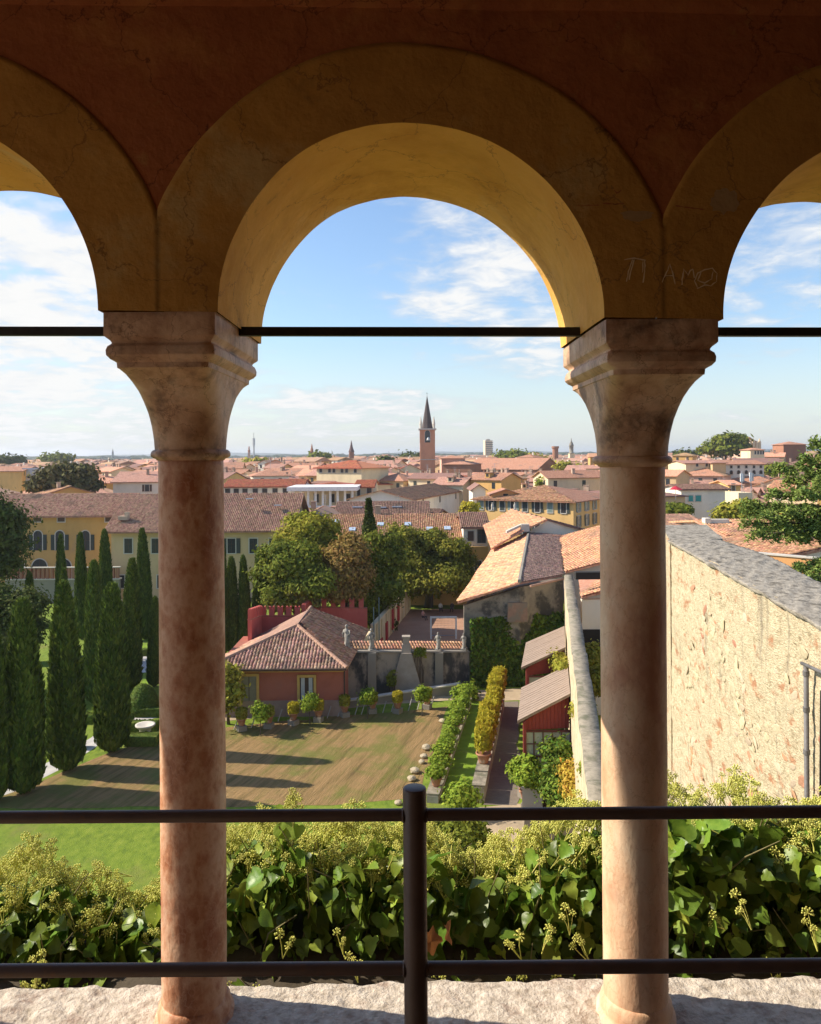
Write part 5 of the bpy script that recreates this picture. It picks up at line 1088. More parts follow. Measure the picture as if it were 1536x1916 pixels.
M_TW = plain('white_shirt', (.75, .73, .7)); M_TR = plain('red_top', (.4, .06, .05)); M_JN = plain('dark_trousers', (.05, .05, .06)); M_TDK = plain('dark_top', (.09, .06, .06))
person('person in a white shirt seated by the far end wall of the court', (gx(822, 90.5), 90.5, 0.01), .1, M_TW, M_JN)
person('person in dark clothes seated by the far wall, right of the white shirt', (gx(844, 90.5), 90.5, .01), -.2, M_TDK, M_JN)
person('person in a pinkish top sitting on the ground at the left of the court', (gx(789, 86), 86, .01), .8, plain('pink_top', (.45, .25, .22)), M_JN)

# ---- barn with big warped roofs
def vec(px, py, D): return at(px, py, D)
bn = thing('old_barn', 'old stone barn with broad orange tiled roof sloping left and a darker valley roof', 'barn', (gx(960, 66), 66, 0))
eN, rN, rF, eF = vec(856, 1127, 62), vec(972, 1090, 61.5), vec(989, 997, 88), vec(915, 1012, 84)
def roofquad(pts, m, tm, par, seed, th=.14):
    mb = MB(); mb.slab(pts, th); o = mb.obj('roof', m, par); tiles_obj([pts], tm, o, seed=seed, sag=.05); return o
pl = [eF, eN, rN, rF]; n_pl = (eN-rN).cross(rF-rN).normalized(); eF = eF-n_pl*((eF-rN).dot(n_pl)); pl = [eF, eN, rN, rF]
roofquad(pl, R_ORANGE, R_ORANGE, bn, 71)
v2 = [rN+Vector((.02, 0, -.02)), vec(1052, 1076, 65), vec(1047, 1006, 87), rF+Vector((.02, 0, -.02))]; n2 = (v2[1]-v2[0]).cross(v2[3]-v2[0]).normalized(); v2[2] = v2[2]-n2*((v2[2]-v2[0]).dot(n2))
R_VAL = roofmat('dark_valley_tiles', [(0.20, 0.12, 0.095), (0.30, 0.19, 0.15), (0.25, 0.17, 0.14)])
roofquad(v2, R_VAL, R_VAL, bn, 72)
mb = MB(); n = 40
for i in range(n):
    a = rN+(rF-rN)*(i/n); b = rN+(rF-rN)*((i+1.05)/n); mb.tube([a+Vector((0, 0, .1)), b+Vector((0, 0, .12))], [.17, .14], 6)
mb.obj('ridge_tiles', W_STONE, bn)['kind'] = 'stuff'
M_BARN = mat('weathered_barn_wall', [(0.17, 0.15, 0.12), (0.27, 0.235, 0.18), (0.33, 0.28, 0.21)], 0.8, 0.95, 0.6, 12, stain=(0.075, 0.07, 0.06), stain_scale=0.5, stain_lo=0.46, stain_hi=0.6)
w0, w1, w2 = vec(868, 1133, 62.4), vec(972, 1099, 62.1), vec(1054, 1084, 65.1)
for a, b, zt0, zt1 in ((w0, w1, w0.z, w1.z), (w1, w2, w1.z, w2.z)):
    mb = MB(); mb.hexa([(a.x, a.y, 0), (b.x, b.y, 0), (b.x, b.y+.5, 0), (a.x, a.y+.5, 0)], [(a.x, a.y, zt0), (b.x, b.y, zt1), (b.x, b.y+.5, zt1), (a.x, a.y+.5, zt0)]); mb.obj('wall', M_BARN, bn)
mb = MB(); mb.hexa([(w0.x, w0.y, 0), (eF.x+.8, eF.y, 0), (eF.x+1.1, eF.y, 0), (w0.x+.4, w0.y, 0)], [(w0.x, w0.y, w0.z-.1), (eF.x+.8, eF.y, eF.z-.1), (eF.x+1.1, eF.y, eF.z-.1), (w0.x+.4, w0.y, w0.z-.1)]); mb.obj('side_wall', M_BARN, bn)
mb = MB(); a, b = vec(950, 1150, 61.8), vec(987, 1150, 61.8); mb.box(((a.x+b.x)/2, 61.9, zz(968, 1146, 61.8)), (b.x-a.x, .12, 1.5)); mb.obj('bricked_opening', mat('old_brick_infill', [(.22, .14, .10), (.30, .19, .135)], 3, .95, .6, stain=(.2, .17, .13), stain_scale=1.2, stain_lo=.42, stain_hi=.58), bn)
mb = MB(); mb.tube([vec(992, 1099, 61.4)+Vector((0, 0, .08)), w2+Vector((0, -.3, .12))], .1, 6); mb.obj('verge_tiles', M_RIDGE, bn)
# gabled white building behind the barn
wg = thing('white_gable_house', 'house with a bare whitewashed gable above the barn roofs and a ridge running away', 'house', (gx(1045, 90), 90, 0))
ap, fl, fr_ = vec(1024, 972, 88), vec(980, 1000, 88), vec(1122, 1003, 88); rf2 = vec(958, 954, 103); ef, en = vec(905, 985, 97), vec(921, 1032, 81.5)
mb = MB(); mb.add([(fl.x-.5, 88.1, 4), (fr_.x, 88.1, 4), (fr_.x, 88.1, fr_.z-.1), (ap.x, 88.1, ap.z-.1), (fl.x, 88.1, fl.z-.1)], [(0, 1, 2, 3, 4)]); mb.obj('wall', W_WHITE, wg)
pq = [ef, vec(962, 1012, 87), ap, rf2]; 
q1 = [ef, en, vec(990, 1012, 86.5)+Vector((0, 0, .05)), ap, rf2]
nn = (ap-rf2).cross(ef-rf2).normalized()
q1 = [p-nn*((p-rf2).dot(nn)) for p in q1]
roofquad(q1, R_ORANGE, R_ORANGE, wg, 74)
er = vec(1128, 1002, 87.5); dd = rf2-ap; q2 = [er, er+dd, rf2, ap]; roofquad([q2[0], q2[1], q2[2]+Vector((.02, 0, 0)), q2[3]+Vector((.02, 0, 0))], R_BROWN, R_BROWN, wg, 75)
mb = MB(); a, b = vec(947, 1003, 84.5), vec(974, 990, 87); mb.hexa([a+Vector((0, -.4, .3)), b+Vector((0, -.4, .3)), b+Vector((0, .4, .3)), a+Vector((0, .4, .3))], [a+Vector((0, -.4, .55)), b+Vector((0, -.4, .55)), b+Vector((0, .4, .55)), a+Vector((0, .4, .55))]); mb.box(b+Vector((.4, -.5, .2)), (.9, .7, .8)); mb.obj('roof_duct', M_SURR, wg)
# orange roof right of the valley
rb = thing('orange_roofed_wing', 'wing with sunlit orange tiles between the valley roof and the right column', 'house', (gx(1100, 75), 75, 0))
c = [vec(1056, 1071, 66), vec(1150, 1047, 66), vec(1150, 1000, 86), vec(1045, 1005, 86)]
c = [c[0]+Vector((.1, 0, .03)), c[1], c[2], c[3]+Vector((.1, 0, .03))]; nn = (c[1]-c[0]).cross(c[3]-c[0]).normalized(); c[2] = c[2]-nn*((c[2]-c[0]).dot(nn)); roofquad(c, R_ORANGE, R_ORANGE, rb, 76)
mb = MB(); mb.hexa([(c[0].x, 66.2, 3), (c[1].x, 66.2, 3), (c[1].x, 66.6, 3), (c[0].x, 66.6, 3)], [(c[0].x, 66.2, c[0].z-.15), (c[1].x, 66.2, c[1].z-.15), (c[1].x, 66.6, c[1].z-.15), (c[0].x, 66.6, c[0].z-.15)]); mb.obj('wall', W_GREY, rb)
mb = MB(); a = vec(1045, 1002, 85); mb.box((a.x+1.6, 85.2, a.z-.4), (4.4, .3, .75)); mb.obj('raised_edge', W_BRICK, rb)
rc = thing('small_court_house', 'small house with orange roof and pale wall behind the near garden wall', 'house', (gx(1110, 56), 56, 0))
c = [vec(1088, 1118, 54), vec(1155, 1100, 54), vec(1155, 1070, 63), vec(1082, 1080, 63)]; roofquad(c, R_ORANGE, R_ORANGE, rc, 77)
mb = MB(); mb.box((gx(1122, 54.3), 54.5, (c[0].z-.2)/2), (2.6, .4, c[0].z-.2)); mb.obj('wall', W_WHITE, rc)
mb = MB(); mb.box((gx(1104, 54.2), 54.24, 4.4), (1.2, .06, 3.0)); mb.obj('doorway', M_BLACK, rc)
mb = MB(); a = vec(1105, 1083, 56); mb.box((a.x, 56, a.z+.25), (2.2, .6, .5)); mb.obj('dormer_vent', M_BLACK, rc)

# ---- long garden wall running up to the barn
M_CAPW = mat('lichened_wall_top', [(0.15, 0.13, 0.095), (0.26, 0.225, 0.165), (0.33, 0.285, 0.215)], 4, 0.95, 0.8, 18, stain=(0.13, 0.125, 0.08), stain_scale=1.3, stain_lo=.48, stain_hi=.66)
M_LITW = mat('pale_rubble_face', [(0.36, 0.28, 0.17), (0.52, 0.42, 0.27), (0.58, 0.48, 0.32)], 2.2, 0.95, 0.9, 9, stain=(0.36, 0.24, 0.15), stain_scale=1.6, bdist=.05)
gw = thing('dividing_wall', 'long tall rubble wall with grey top running from the barn towards the loggia', 'wall', (6.5, 34, 0))
def Xw(y): return 4.93+.178*(y-22.3)
ys = np.linspace(14, 63.5, 100); zt = 8.2+.08*np.sin(ys*1.7)+.05*np.sin(ys*4.1+1); P = []
for k_, (ox, top) in enumerate(((0, 0), (0, 1), (.04, 2), (.68, 2), (.72, 1), (.72, 0))):
    P.append(np.stack([Xw(ys)+ox+(.05*snoise(np.stack([ys, ys*0+k_, ys*0], -1), 1.5, 6) if 1 else 0), ys, np.where(top == 0, 0, zt-(.1 if top == 1 else 0))], -1))
P = np.stack(P, 1); mi = np.tile(np.array([0, 1, 1, 1, 0]), 99)
link('wall', bulk('wall', P.reshape(-1, 3), grid_faces(100, 6), [M_LITW, M_CAPW], False, mi), gw)

# ---- greenhouses leaning on that wall
M_GHR = mat('weathered_board_roof', [(0.22, 0.165, 0.12), (0.33, 0.255, 0.19)], 3, 0.93, 0.4, 20, island=.16, stretch=(1, 4, 1), stain=(0.42, 0.30, 0.2), stain_scale=1.0, stain_lo=.58, stain_hi=.75)
M_GHRED = plain('oxblood_boards', (0.26, 0.045, 0.035), .8); M_GHP = plain('milky_glass', (0.42, 0.43, 0.34), .35); M_GHF = plain('oxblood_frame', (.14, .04, .03), .7)
def greenhouse(lbl, LN, RN, LF, RF, base, glass):
    root = thing('greenhouse', lbl, 'greenhouse', (LN.x, LN.y, 0))
    mb = MB(); mb.slab([LN, RN, RF, LF], .1); rf = mb.obj('roof', M_GHR, root)
    # boards of the roof, each its own piece
    n = 14
    for i in range(n):
        a, b = i/n, (i+1)/n-.008; up = Vector((0, 0, .012+.012*random.random()))
        q = [LN+(LF-LN)*a+up, RN+(RF-RN)*a+up, RN+(RF-RN)*b+up, LN+(LF-LN)*b+up]; mb = MB(); mb.slab([p+Vector((0, 0, .03)) for p in q], .03); mb.obj('roof_board', M_GHR, rf)
    inw = (LF-LN).normalized()*.55; l, r = LN+inw+Vector((.35, 0, -.16)), RN+inw+Vector((-.05, 0, -.1)); zb = l.z-.12
    mb = MB(); nb = 12
    for i in range(nb):
        x0, x1 = l.x+(r.x-l.x)*i/nb, l.x+(r.x-l.x)*(i+1)/nb-.015; f = lambda x: l.z+(r.z-l.z)*(x-l.x)/(r.x-l.x)
        y = l.y+(r.y-l.y)*i/nb; m = MB(); m.hexa([(x0, y, zb-.35), (x1, y, zb-.35), (x1, y+.06, zb-.35), (x0, y+.06, zb-.35)], [(x0, y, f(x0)), (x1, y, f(x1)), (x1, y+.06, f(x1)), (x0, y+.06, f(x0))]); m.obj('gable_board', M_GHRED, root)
    mb = MB(); mb.box((l.x, l.y-.02, (l.z)/2), (.16, .16, l.z)); mb.obj('post', M_GHRED, root)
    if glass:
        nx, nz = 5, 2; gh = .62; z0 = zb-.35-.1
        fr = MB(); fr.box(((l.x+r.x)/2, l.y, z0+.04), (r.x-l.x, .09, .1)); fr.box(((l.x+r.x)/2, l.y, z0-nz*gh-.04), (r.x-l.x, .09, .09))
        for i in range(nx+1): fr.box((l.x+(r.x-l.x)*i/nx, l.y, z0-nz*gh/2), (.05, .08, nz*gh))
        fr.box(((l.x+r.x)/2, l.y, z0-gh), (r.x-l.x, .07, .04)); fo = fr.obj('window_frame', M_GHF, root)
        for i in range(nx):
            for j in range(nz):
                m = MB(); w_ = (r.x-l.x)/nx-.06; m.box((l.x+(r.x-l.x)*(i+.5)/nx, l.y+.01, z0-(j+.5)*gh), (w_, .02, gh-.05)); m.obj('pane', M_GHP, fo)
        m = MB(); m.box(((l.x+r.x)/2-.15, l.y+.05, z0-nz*gh-.55), (r.x-l.x-.5, .04, .8)); m.obj('lower_panel', M_GHP, root)
        m = MB(); m.box(((l.x+r.x)/2, l.y, z0-nz*gh-1.05), (r.x-l.x, .08, .08)); m.obj('lower_rail', M_GHF, root)
    else:
        m = MB(); m.box(((l.x+r.x)/2, l.y+.1, zb-.75), (r.x-l.x-.3, .05, .7)); m.obj('pane', M_GHP, root)
        m = MB(); m.box(((l.x+r.x)/2, l.y, zb-.42), (r.x-l.x, .09, .1)); m.obj('window_frame', M_GHF, root)
    # long side wall facing the walk
    a, b = LN+inw+Vector((.35, 0, 0)), LF-inw+Vector((.35, 0, 0)); m = MB(); m.hexa([(a.x, a.y, 0), (b.x, b.y, 0), (b.x+.1, b.y, 0), (a.x+.1, a.y, 0)], [(a.x, a.y, a.z-.2), (b.x, b.y, b.z-.2), (b.x+.1, b.y, b.z-.2), (a.x+.1, a.y, a.z-.2)]); m.obj('side_wall', M_GHRED, root)
    return root
greenhouse('nearer red lean-to greenhouse with milky panes and sloping board roof', vec(968, 1350, 41), vec(1067, 1299, 41.3), vec(975, 1288, 47), vec(1062, 1246, 48), 0, True)
greenhouse('farther red lean-to greenhouse below the ivy wall', vec(975, 1250, 50.5), vec(1058, 1212, 51.5), vec(984, 1203, 57), vec(1056, 1172, 58.5), 0, False)
mb = MB(); mb.box((gx(1000, 40), 41.3, .6), (1.0, 3.6, 1.2), -.17); mb.box((gx(1000, 40), 41.3, 1.24), (1.15, 3.7, .08), -.17); o = mb.obj('planting_trough', W_GREY); tag(o, 'long grey masonry trough beside the nearer greenhouse door', 'trough')
mb = MB(); mb.box((gx(1040, 38), 40, .012), (2.6, 7, .02), -.17); o = mb.obj('soil_bed', M_SOIL); o['kind'] = 'structure'

# ---- two low walls that carry the potted plants
M_LOWW = mat('mossy_low_wall', [(0.30, 0.26, 0.20), (0.46, 0.42, 0.35)], 2.2, .95, .6, 16, stain=(0.16, .15, .1), stain_scale=1.4)
def lowwall(lbl, a, b, w, h, n):
    A, B = gnd(*a), gnd(*b); root = thing('low_planter_wall', lbl, 'low wall', ((A.x+B.x)/2, (A.y+B.y)/2, 0)); d = B-A; rz = math.atan2(d.y, d.x); L = d.length
    for i in range(n):
        c = A+d*((i+.5)/n); hh = h+random.uniform(-.03, .03)
        mb = MB(); mb.box((c.x, c.y, (hh-.12)/2), (L/n-.02, w, hh-.12), rz); mb.obj('wall', M_LOWW, root)
        mb = MB(); mb.box((c.x, c.y, hh-.055), (L/n-.05, w+.1, .11), rz+random.uniform(-.01, .01)); mb.obj('coping_stone', M_CAPW, root)
    return A, B, h
LW1 = lowwall('low stone wall carrying the row of potted lemon trees', (874, 1318), (809, 1503), .6, .5, 9)
LW2 = lowwall('low stone wall carrying the row of golden bushes beside the paved walk', (936, 1322), (895, 1503), .6, .95, 9)
for i, (px, py, s) in enumerate(((797, 1402, .7), (793, 1418, .55), (789, 1428, .5), (776, 1446, .7), (770, 1460, .6), (745, 1505, .5), (828, 1352, .6))):
    p = gnd(px, py); bm = bmesh.new(); bmesh.ops.create_icosphere(bm, subdivisions=2, radius=s*.42)
    for v in bm.verts: v.co = Vector((v.co.x*random.uniform(.8, 1.1), v.co.y*random.uniform(.9, 1.2), v.co.z*.6*random.uniform(.85, 1.1)))
    me = bpy.data.meshes.new('edging_rock'); bm.to_mesh(me); bm.free(); me.materials.append(mat('tawny_rock', [(.34, .27, .17), (.5, .42, .28)], 3, .95, .6)); o = link('edging_rock', me, None); o.location = (p.x, p.y, .2*s)
    tag(o, 'tawny rock edging the dry lawn, %s counting from the lawn corner beside the lemon row' % ('first', 'second', 'third', 'fourth', 'fifth', 'sixth', 'seventh')[i], 'rock', 'edging rocks')
# white stone urn basin on the left
p = gnd(272, 1380); mb = MB(); mb.lathe([(.42, 0), (.45, .1), (.36, .16), (.36, .55), (.5, .66), (.62, .78), (.62, .86), (.52, .84), (.1, .7)], p, 20); o = mb.obj('stone_basin', M_SURR, None, True); tag(o, 'white stone basin inside a clipped hedge near the left column', 'basin')
print('tiles', TILE_COUNT)
# ================================================================ foliage
def leafmat(name, cols, transl=.3, island=.35, scale=.35, rough=.75, spec=.08):
    cols = [(c[0]*1.95, c[1]*1.72, c[2]*1.1) for c in cols]
    return mat(name, cols, scale, rough, 0, detail=3, island=island, transl=transl, spec=spec)
L_CYP = leafmat('cypress_green', [(0.028, 0.050, 0.014), (0.045, 0.075, 0.020)], .12, .35, .8)
L_CYPL = leafmat('cypress_tip_green', [(0.06, 0.095, 0.024), (0.075, 0.11, 0.028)], .2, .3, .8)
L_DARK = leafmat('dark_evergreen', [(0.030, 0.048, 0.016), (0.055, 0.072, 0.024)], .15)
L_MID = leafmat('mid_green_leaves', [(0.06, 0.085, 0.016), (0.11, 0.135, 0.028)], .25)
L_YEL = leafmat('yellow_green_leaves', [(0.11, 0.13, 0.022), (0.18, 0.18, 0.035)], .3)
L_BRN = leafmat('russet_leaves', [(0.11, 0.085, 0.035), (0.16, 0.115, 0.05)], .2)
L_GRY = leafmat('grey_green_leaves', [(0.11, 0.125, 0.06), (0.16, 0.17, 0.09)], .2)
L_IVY = leafmat('wall_ivy_leaves', [(0.034, 0.066, 0.013), (0.072, 0.112, 0.022)], .2, island=.6)
L_LEM = leafmat('lemon_leaves', [(0.085, 0.14, 0.022), (0.14, 0.20, 0.035)], .3)
L_GOLD = leafmat('golden_leaves', [(0.19, 0.19, 0.025), (0.27, 0.255, 0.045)], .35, .25)
L_OLIVE = leafmat('olive_leaves', [(0.13, 0.15, 0.03), (0.2, 0.2, 0.045)], .3)
L_CED = leafmat('cedar_needles', [(0.07, 0.115, 0.040), (0.13, 0.18, 0.065)], .15, .35, .8)
L_BOX = leafmat('clipped_box_leaves', [(0.04, 0.07, 0.02), (0.07, 0.105, 0.028)], .15)
M_BARK = mat('bark', [(0.07, 0.05, 0.035), (0.14, 0.105, 0.075)], 3, .95, .6, 20, stretch=(1, 1, .3))
M_POT = mat('terracotta_pot', [(0.36, 0.16, 0.09), (0.48, 0.25, 0.15)], 4, .9, .2, stain=(.5, .4, .3), stain_scale=3)

def leaves(C, N, size, seed, aspect=1.5, jitter=.9, up=0.0):
    """rhombic leaves at C facing roughly N"""
    r = np.random.default_rng(seed); n = len(C)
    N = N+r.normal(0, jitter, (n, 3))+np.array([0, 0, up]); N /= np.linalg.norm(N, axis=1)[:, None]+1e-9
    T = r.normal(0, 1, (n, 3)); T -= (T*N).sum(1)[:, None]*N; T /= np.linalg.norm(T, axis=1)[:, None]+1e-9
    B = np.cross(N, T); s = size*r.uniform(.6, 1.35, n)[:, None]
    V = np.stack([C-T*s*aspect*.5, C+B*s*.42-T*s*.05, C+T*s*aspect*.5, C-B*s*.42-T*s*.05], 1).reshape(-1, 3)
    return V, np.arange(n*4).reshape(-1, 4)
def crown_points(lobes, nclump, per, cs, seed, shell=.14, keep_low=True):
    r = np.random.default_rng(seed); L = np.array(lobes, float); area = (L[:, 3]*L[:, 4]*L[:, 5])**(2/3); idx = r.choice(len(L), nclump*2, p=area/area.sum())
    d = r.normal(0, 1, (nclump*2, 3)); d[:, 2] = np.where(d[:, 2] < -.3, -d[:, 2]*r.random(nclump*2), d[:, 2]); d /= np.linalg.norm(d, axis=1)[:, None]
    rad = 1-np.abs(r.normal(0, shell, nclump*2)); c = L[idx, :3]+d*L[idx, 3:6]*rad[:, None]
    c += (L[idx, 3:6].mean(1)*.16*snoise(c, 2.2/max(L[:, 3:6].mean(), .1), seed))[:, None]*d
    # drop clumps buried deep inside another lobe
    deep = np.zeros(len(c), bool)
    for q in L: deep |= (((c-q[:3])/q[3:6])**2).sum(1) < .45
    c, d = c[~deep][:nclump], d[~deep][:nclump]
    k = np.repeat(np.arange(len(c)), per); off = r.normal(0, 1, (len(k), 3)); cl = cs*r.uniform(.6, 1.4, len(c))[k]
    P = c[k]+off*cl[:, None]*np.array([1, 1, .75]); N = d[k]*1.0+off*.7
    return P, N
def tree(label, base, lobes, lm, size, nclump, per, cs, seed, trunk_r=.3, name='broadleaf_tree', group=None, lean=(0, 0), cat='tree', up=.5, inner=True):
    root = thing(name, label, cat, base, group); b = Vector(base); rl = np.random.default_rng(seed+500); big = list(lobes)
    if nclump > 200:      # ragged outline: smaller lobes budding from the main ones
        for l in big:
            for _ in range(4):
                d = rl.normal(0, 1, 3); d[2] = abs(d[2])*.9-.1; d /= np.linalg.norm(d); k = rl.uniform(.28, .5); q = np.array(l[:3])+d*np.array(l[3:6])*rl.uniform(.85, 1.08)
                lobes = lobes+[(q[0], q[1], q[2], l[3]*k, l[4]*k, l[5]*k)]
    P, N = crown_points(lobes, nclump, per, cs, seed); V, Fc = leaves(P, N, size, seed, up=up)
    if inner:
        r = np.random.default_rng(seed+9); L = np.array(lobes, float); n = nclump*per//4; idx = r.integers(0, len(L), n); d = r.normal(0, 1, (n, 3)); d /= np.linalg.norm(d, axis=1)[:, None]
        P2 = L[idx, :3]+d*L[idx, 3:6]*(r.random(n)**.5*.8)[:, None]; V2, F2 = leaves(P2, d, size*1.5, seed+3); Fc = np.concatenate([Fc, F2+len(V)]); V = np.concatenate([V, V2])
    o = link('crown', bulk('crown', V, Fc, lm), root)
    mb = MB(); zc = min(l[2] for l in lobes); top = Vector((np.mean([l[0] for l in lobes]), np.mean([l[1] for l in lobes]), np.mean([l[2] for l in lobes])))
    mid = b.lerp(top, .45)+Vector((random.uniform(-.2, .2), random.uniform(-.2, .2), 0)); mb.tube([b, b.lerp(mid, .5), mid, top], [trunk_r*1.25, trunk_r, trunk_r*.8, trunk_r*.3], 9); tr = mb.obj('trunk', M_BARK, root, True)
    for l in big[:7]:
        e = Vector(l[:3]); s = mid.lerp(top, random.uniform(0, .6)); mb = MB(); mb.tube([s, s.lerp(e, .5)+Vector((0, 0, .3)), e], [trunk_r*.45, trunk_r*.3, trunk_r*.08], 6); mb.obj('limb', M_BARK, tr, True)
    return root
def lobe(px, py, D, rpx, rpy, rd=None):
    p = at(px, py, D); rx = rpx/F*D; return (p.x, p.y, p.z, rx, rd or rx*.95, rpy/F*D)

# ---- cypresses: three shapes, copied and scaled
def cypress_mesh(seed, n=9000, H=10.0, R=1.05, point=.5):
    r = np.random.default_rng(seed); t = r.random(n)**.85; a = r.uniform(0, 2*PI, n)
    def prof(t): return R*np.clip((1-t), 0, 1)**(point*.82)*(1-np.exp(-t*45))*(.80+.20*np.clip(t*4, 0, 1))
    rad = prof(t)*(1+.11*snoise(np.stack([np.cos(a)*2.5, np.sin(a)*2.5, t*5], -1), 1.6, seed)+.07*np.sin(a*5+t*9+seed))*(1-np.abs(r.normal(0, .12, n))+.06*(r.random(n) < .05))
    z = t*H+.15; C = np.stack([np.cos(a)*rad, np.sin(a)*rad, z], -1)
    out = np.stack([np.cos(a), np.sin(a), np.full(n, .35)], -1)+r.normal(0, .35, (n, 3)); out /= np.linalg.norm(out, axis=1)[:, None]
    upv = np.stack([np.cos(a)*.32, np.sin(a)*.32, np.ones(n)], -1)+r.normal(0, .22, (n, 3)); upv /= np.linalg.norm(upv, axis=1)[:, None]
    B = np.cross(out, upv); B /= np.linalg.norm(B, axis=1)[:, None]; s = (.15+.19*r.random(n)**2)[:, None]
    V = np.stack([C-upv*s*.9, C+B*s*.36, C+upv*s*1.25, C-B*s*.36], 1).reshape(-1, 3)
    mi = (r.random(n) < (.20+.35*t)).astype(np.int32)
    # solid dark heart so no daylight comes through
    tt = np.linspace(0, .985, 26); nn = 14; core = []
    for q in tt:
        rr_ = prof(np.array([q]))[0]*.86
        for j in range(nn): aa = 2*PI*j/nn; core.append((math.cos(aa)*rr_, math.sin(aa)*rr_, q*H+.12))
    cf = [(i*nn+j, i*nn+(j+1) % nn, (i+1)*nn+(j+1) % nn, (i+1)*nn+j) for i in range(25) for j in range(nn)]
    b = len(V); V = np.concatenate([V, np.array(core)]); Fc = np.concatenate([np.arange(n*4).reshape(-1, 4), np.array(cf)+b]); mi = np.concatenate([mi, np.zeros(len(cf), np.int32)])
    return bulk('crown', V, Fc, [L_CYP, L_CYPL], False, mi)
CYP = [cypress_mesh(1, 15000, R=1.12), cypress_mesh(2, 15000, R=.98, point=.62), cypress_mesh(3, 13000, R=1.05, point=.55)]
tb = MB(); tb.tube([(0, 0, -.05), (0, 0, 1.2)], [.16, .12], 8); CTR = tb.mesh('trunk', M_BARK)
cyp = [(-14, 1500, 1150, 70, 2, 'cypress cut by the left edge of the picture'), (45, 1482, 1128, 84, 0, 'broad cypress at the front of the row, lower left corner of the lawn'), (125, 1441, 1094, 72, 1, 'tall cypress second in the front row, beside the pale path'), (210, 1406, 1098, 66, 0, 'dense cypress nearest the left column, small stone at its foot'),
       (178, 1316, 1053, 46, 2, 'cypress in the second row between the two front ones'), (243, 1290, 1050, 42, 1, 'slim cypress above the round bush'), (288, 1285, 1119, 28, 2, 'cypress half hidden by the left column above the round bush'),
       (116, 1240, 1005, 30, 1, 'narrow cypress rising against the ochre mansion wing'), (153, 1196, 1000, 27, 2, 'pencil cypress before the arched window of the mansion'), (199, 1190, 994, 30, 0, 'cypress at the corner where the two mansion wings meet'),
       (272, 1196, 992, 35, 1, 'tallest cypress in front of the beige mansion block, beside the left column'), (58, 1240, 1072, 30, 2, 'small cypress tip rising above the dark tree at left'), (117, 1290, 1068, 34, 2, 'bushy cypress directly behind the second front cypress'),
       (419, 1225, 1012, 22, 1, 'dark slim cypress right against the left column, in front of the mansion'), (434, 1222, 1045, 31, 0, 'leftmost full cypress behind the red garden house'), (460, 1222, 1042, 28, 2, 'middle cypress behind the red garden house, in shadow'), (485, 1218, 1028, 30, 1, 'rightmost cypress behind the red garden house beside the broad trees')]
for i, (px, py, yt, wpx, v, lb) in enumerate(cyp):
    p = gnd(px, py); D = p.y; Hh = zz(px, yt, D); root = thing('cypress_tree', 'dark green '+lb if 'dark' not in lb else lb, 'cypress', p, 'garden cypresses', i*1.3)
    w = wpx/F*D; sx = w/2/(1.12, .98, 1.05)[v]*1.0
    for nm, me in (('crown', CYP[v]), ('trunk', CTR)):
        o = link(nm, me, root, False); o.scale = (sx*random.uniform(.92, 1.1), sx*random.uniform(.92, 1.1), Hh/10.15 if nm == 'crown' else 1)
    root.rotation_euler = (random.gauss(0, .012), random.gauss(0, .012), i*1.3)
# ---- broad trees
tree('large dark evergreen tree overhanging the upper left edge of the picture', (gx(-60, 69), 69, 0), [lobe(-35, 1010, 69, 50, 66), lobe(-10, 975, 68, 26, 28), lobe(2, 1020, 68, 28, 32), lobe(-25, 1065, 68, 44, 32), lobe(8, 1055, 68, 20, 18)], L_DARK, .24, 420, 60, .6, 21, .35, 'evergreen_tree')
tree('dark small-leaved tree spreading between the front cypresses at lower left', (gx(0, 60), 60, 0), [lobe(5, 1170, 60, 50, 56), lobe(46, 1140, 59.5, 32, 34), lobe(50, 1200, 59, 26, 34), lobe(0, 1220, 59, 50, 44), lobe(-30, 1190, 60, 60, 66)], L_DARK, .16, 700, 52, .36, 22, .25, 'evergreen_tree')
tree('tall yellow-green tree in the middle of the garden with a rounded top', (gx(590, 78), 78, 0), [lobe(588, 1000, 78, 40, 36), lobe(570, 1040, 77, 42, 48), lobe(610, 1045, 77, 34, 46), lobe(598, 1085, 76, 44, 44), lobe(560, 985, 79, 16, 18)], L_YEL, .24, 260, 130, .40, 23, .4, group='trees round the court')
tree('dark green spreading tree left of the yellow-green one', (gx(540, 71), 71, 0), [lobe(520, 1040, 71, 26, 22), lobe(545, 1065, 70.5, 44, 36), lobe(512, 1085, 70, 26, 32), lobe(570, 1100, 70, 44, 36), lobe(535, 1120, 70, 36, 26), lobe(505, 1045, 71, 14, 14)], L_MID, .22, 260, 120, .36, 24, .35, group='trees round the court')
tree('russet brown leafed tree right of the yellow-green one', (gx(648, 72), 72, 0), [lobe(650, 1045, 72, 33, 34), lobe(640, 1080, 71.5, 34, 40), lobe(662, 1100, 71.5, 26, 40), lobe(628, 1110, 71, 26, 30)], L_BRN, .21, 230, 110, .34, 25, .35, group='trees round the court')
tree('green rounded tree between the russet tree and the net posts', (gx(705, 80), 80, 0), [lobe(702, 1040, 80, 30, 32), lobe(722, 1060, 80, 30, 44), lobe(695, 1085, 79, 32, 44), lobe(715, 1115, 79, 34, 34), lobe(690, 1140, 78, 26, 26)], L_MID, .23, 260, 120, .38, 26, .4, group='trees round the court')
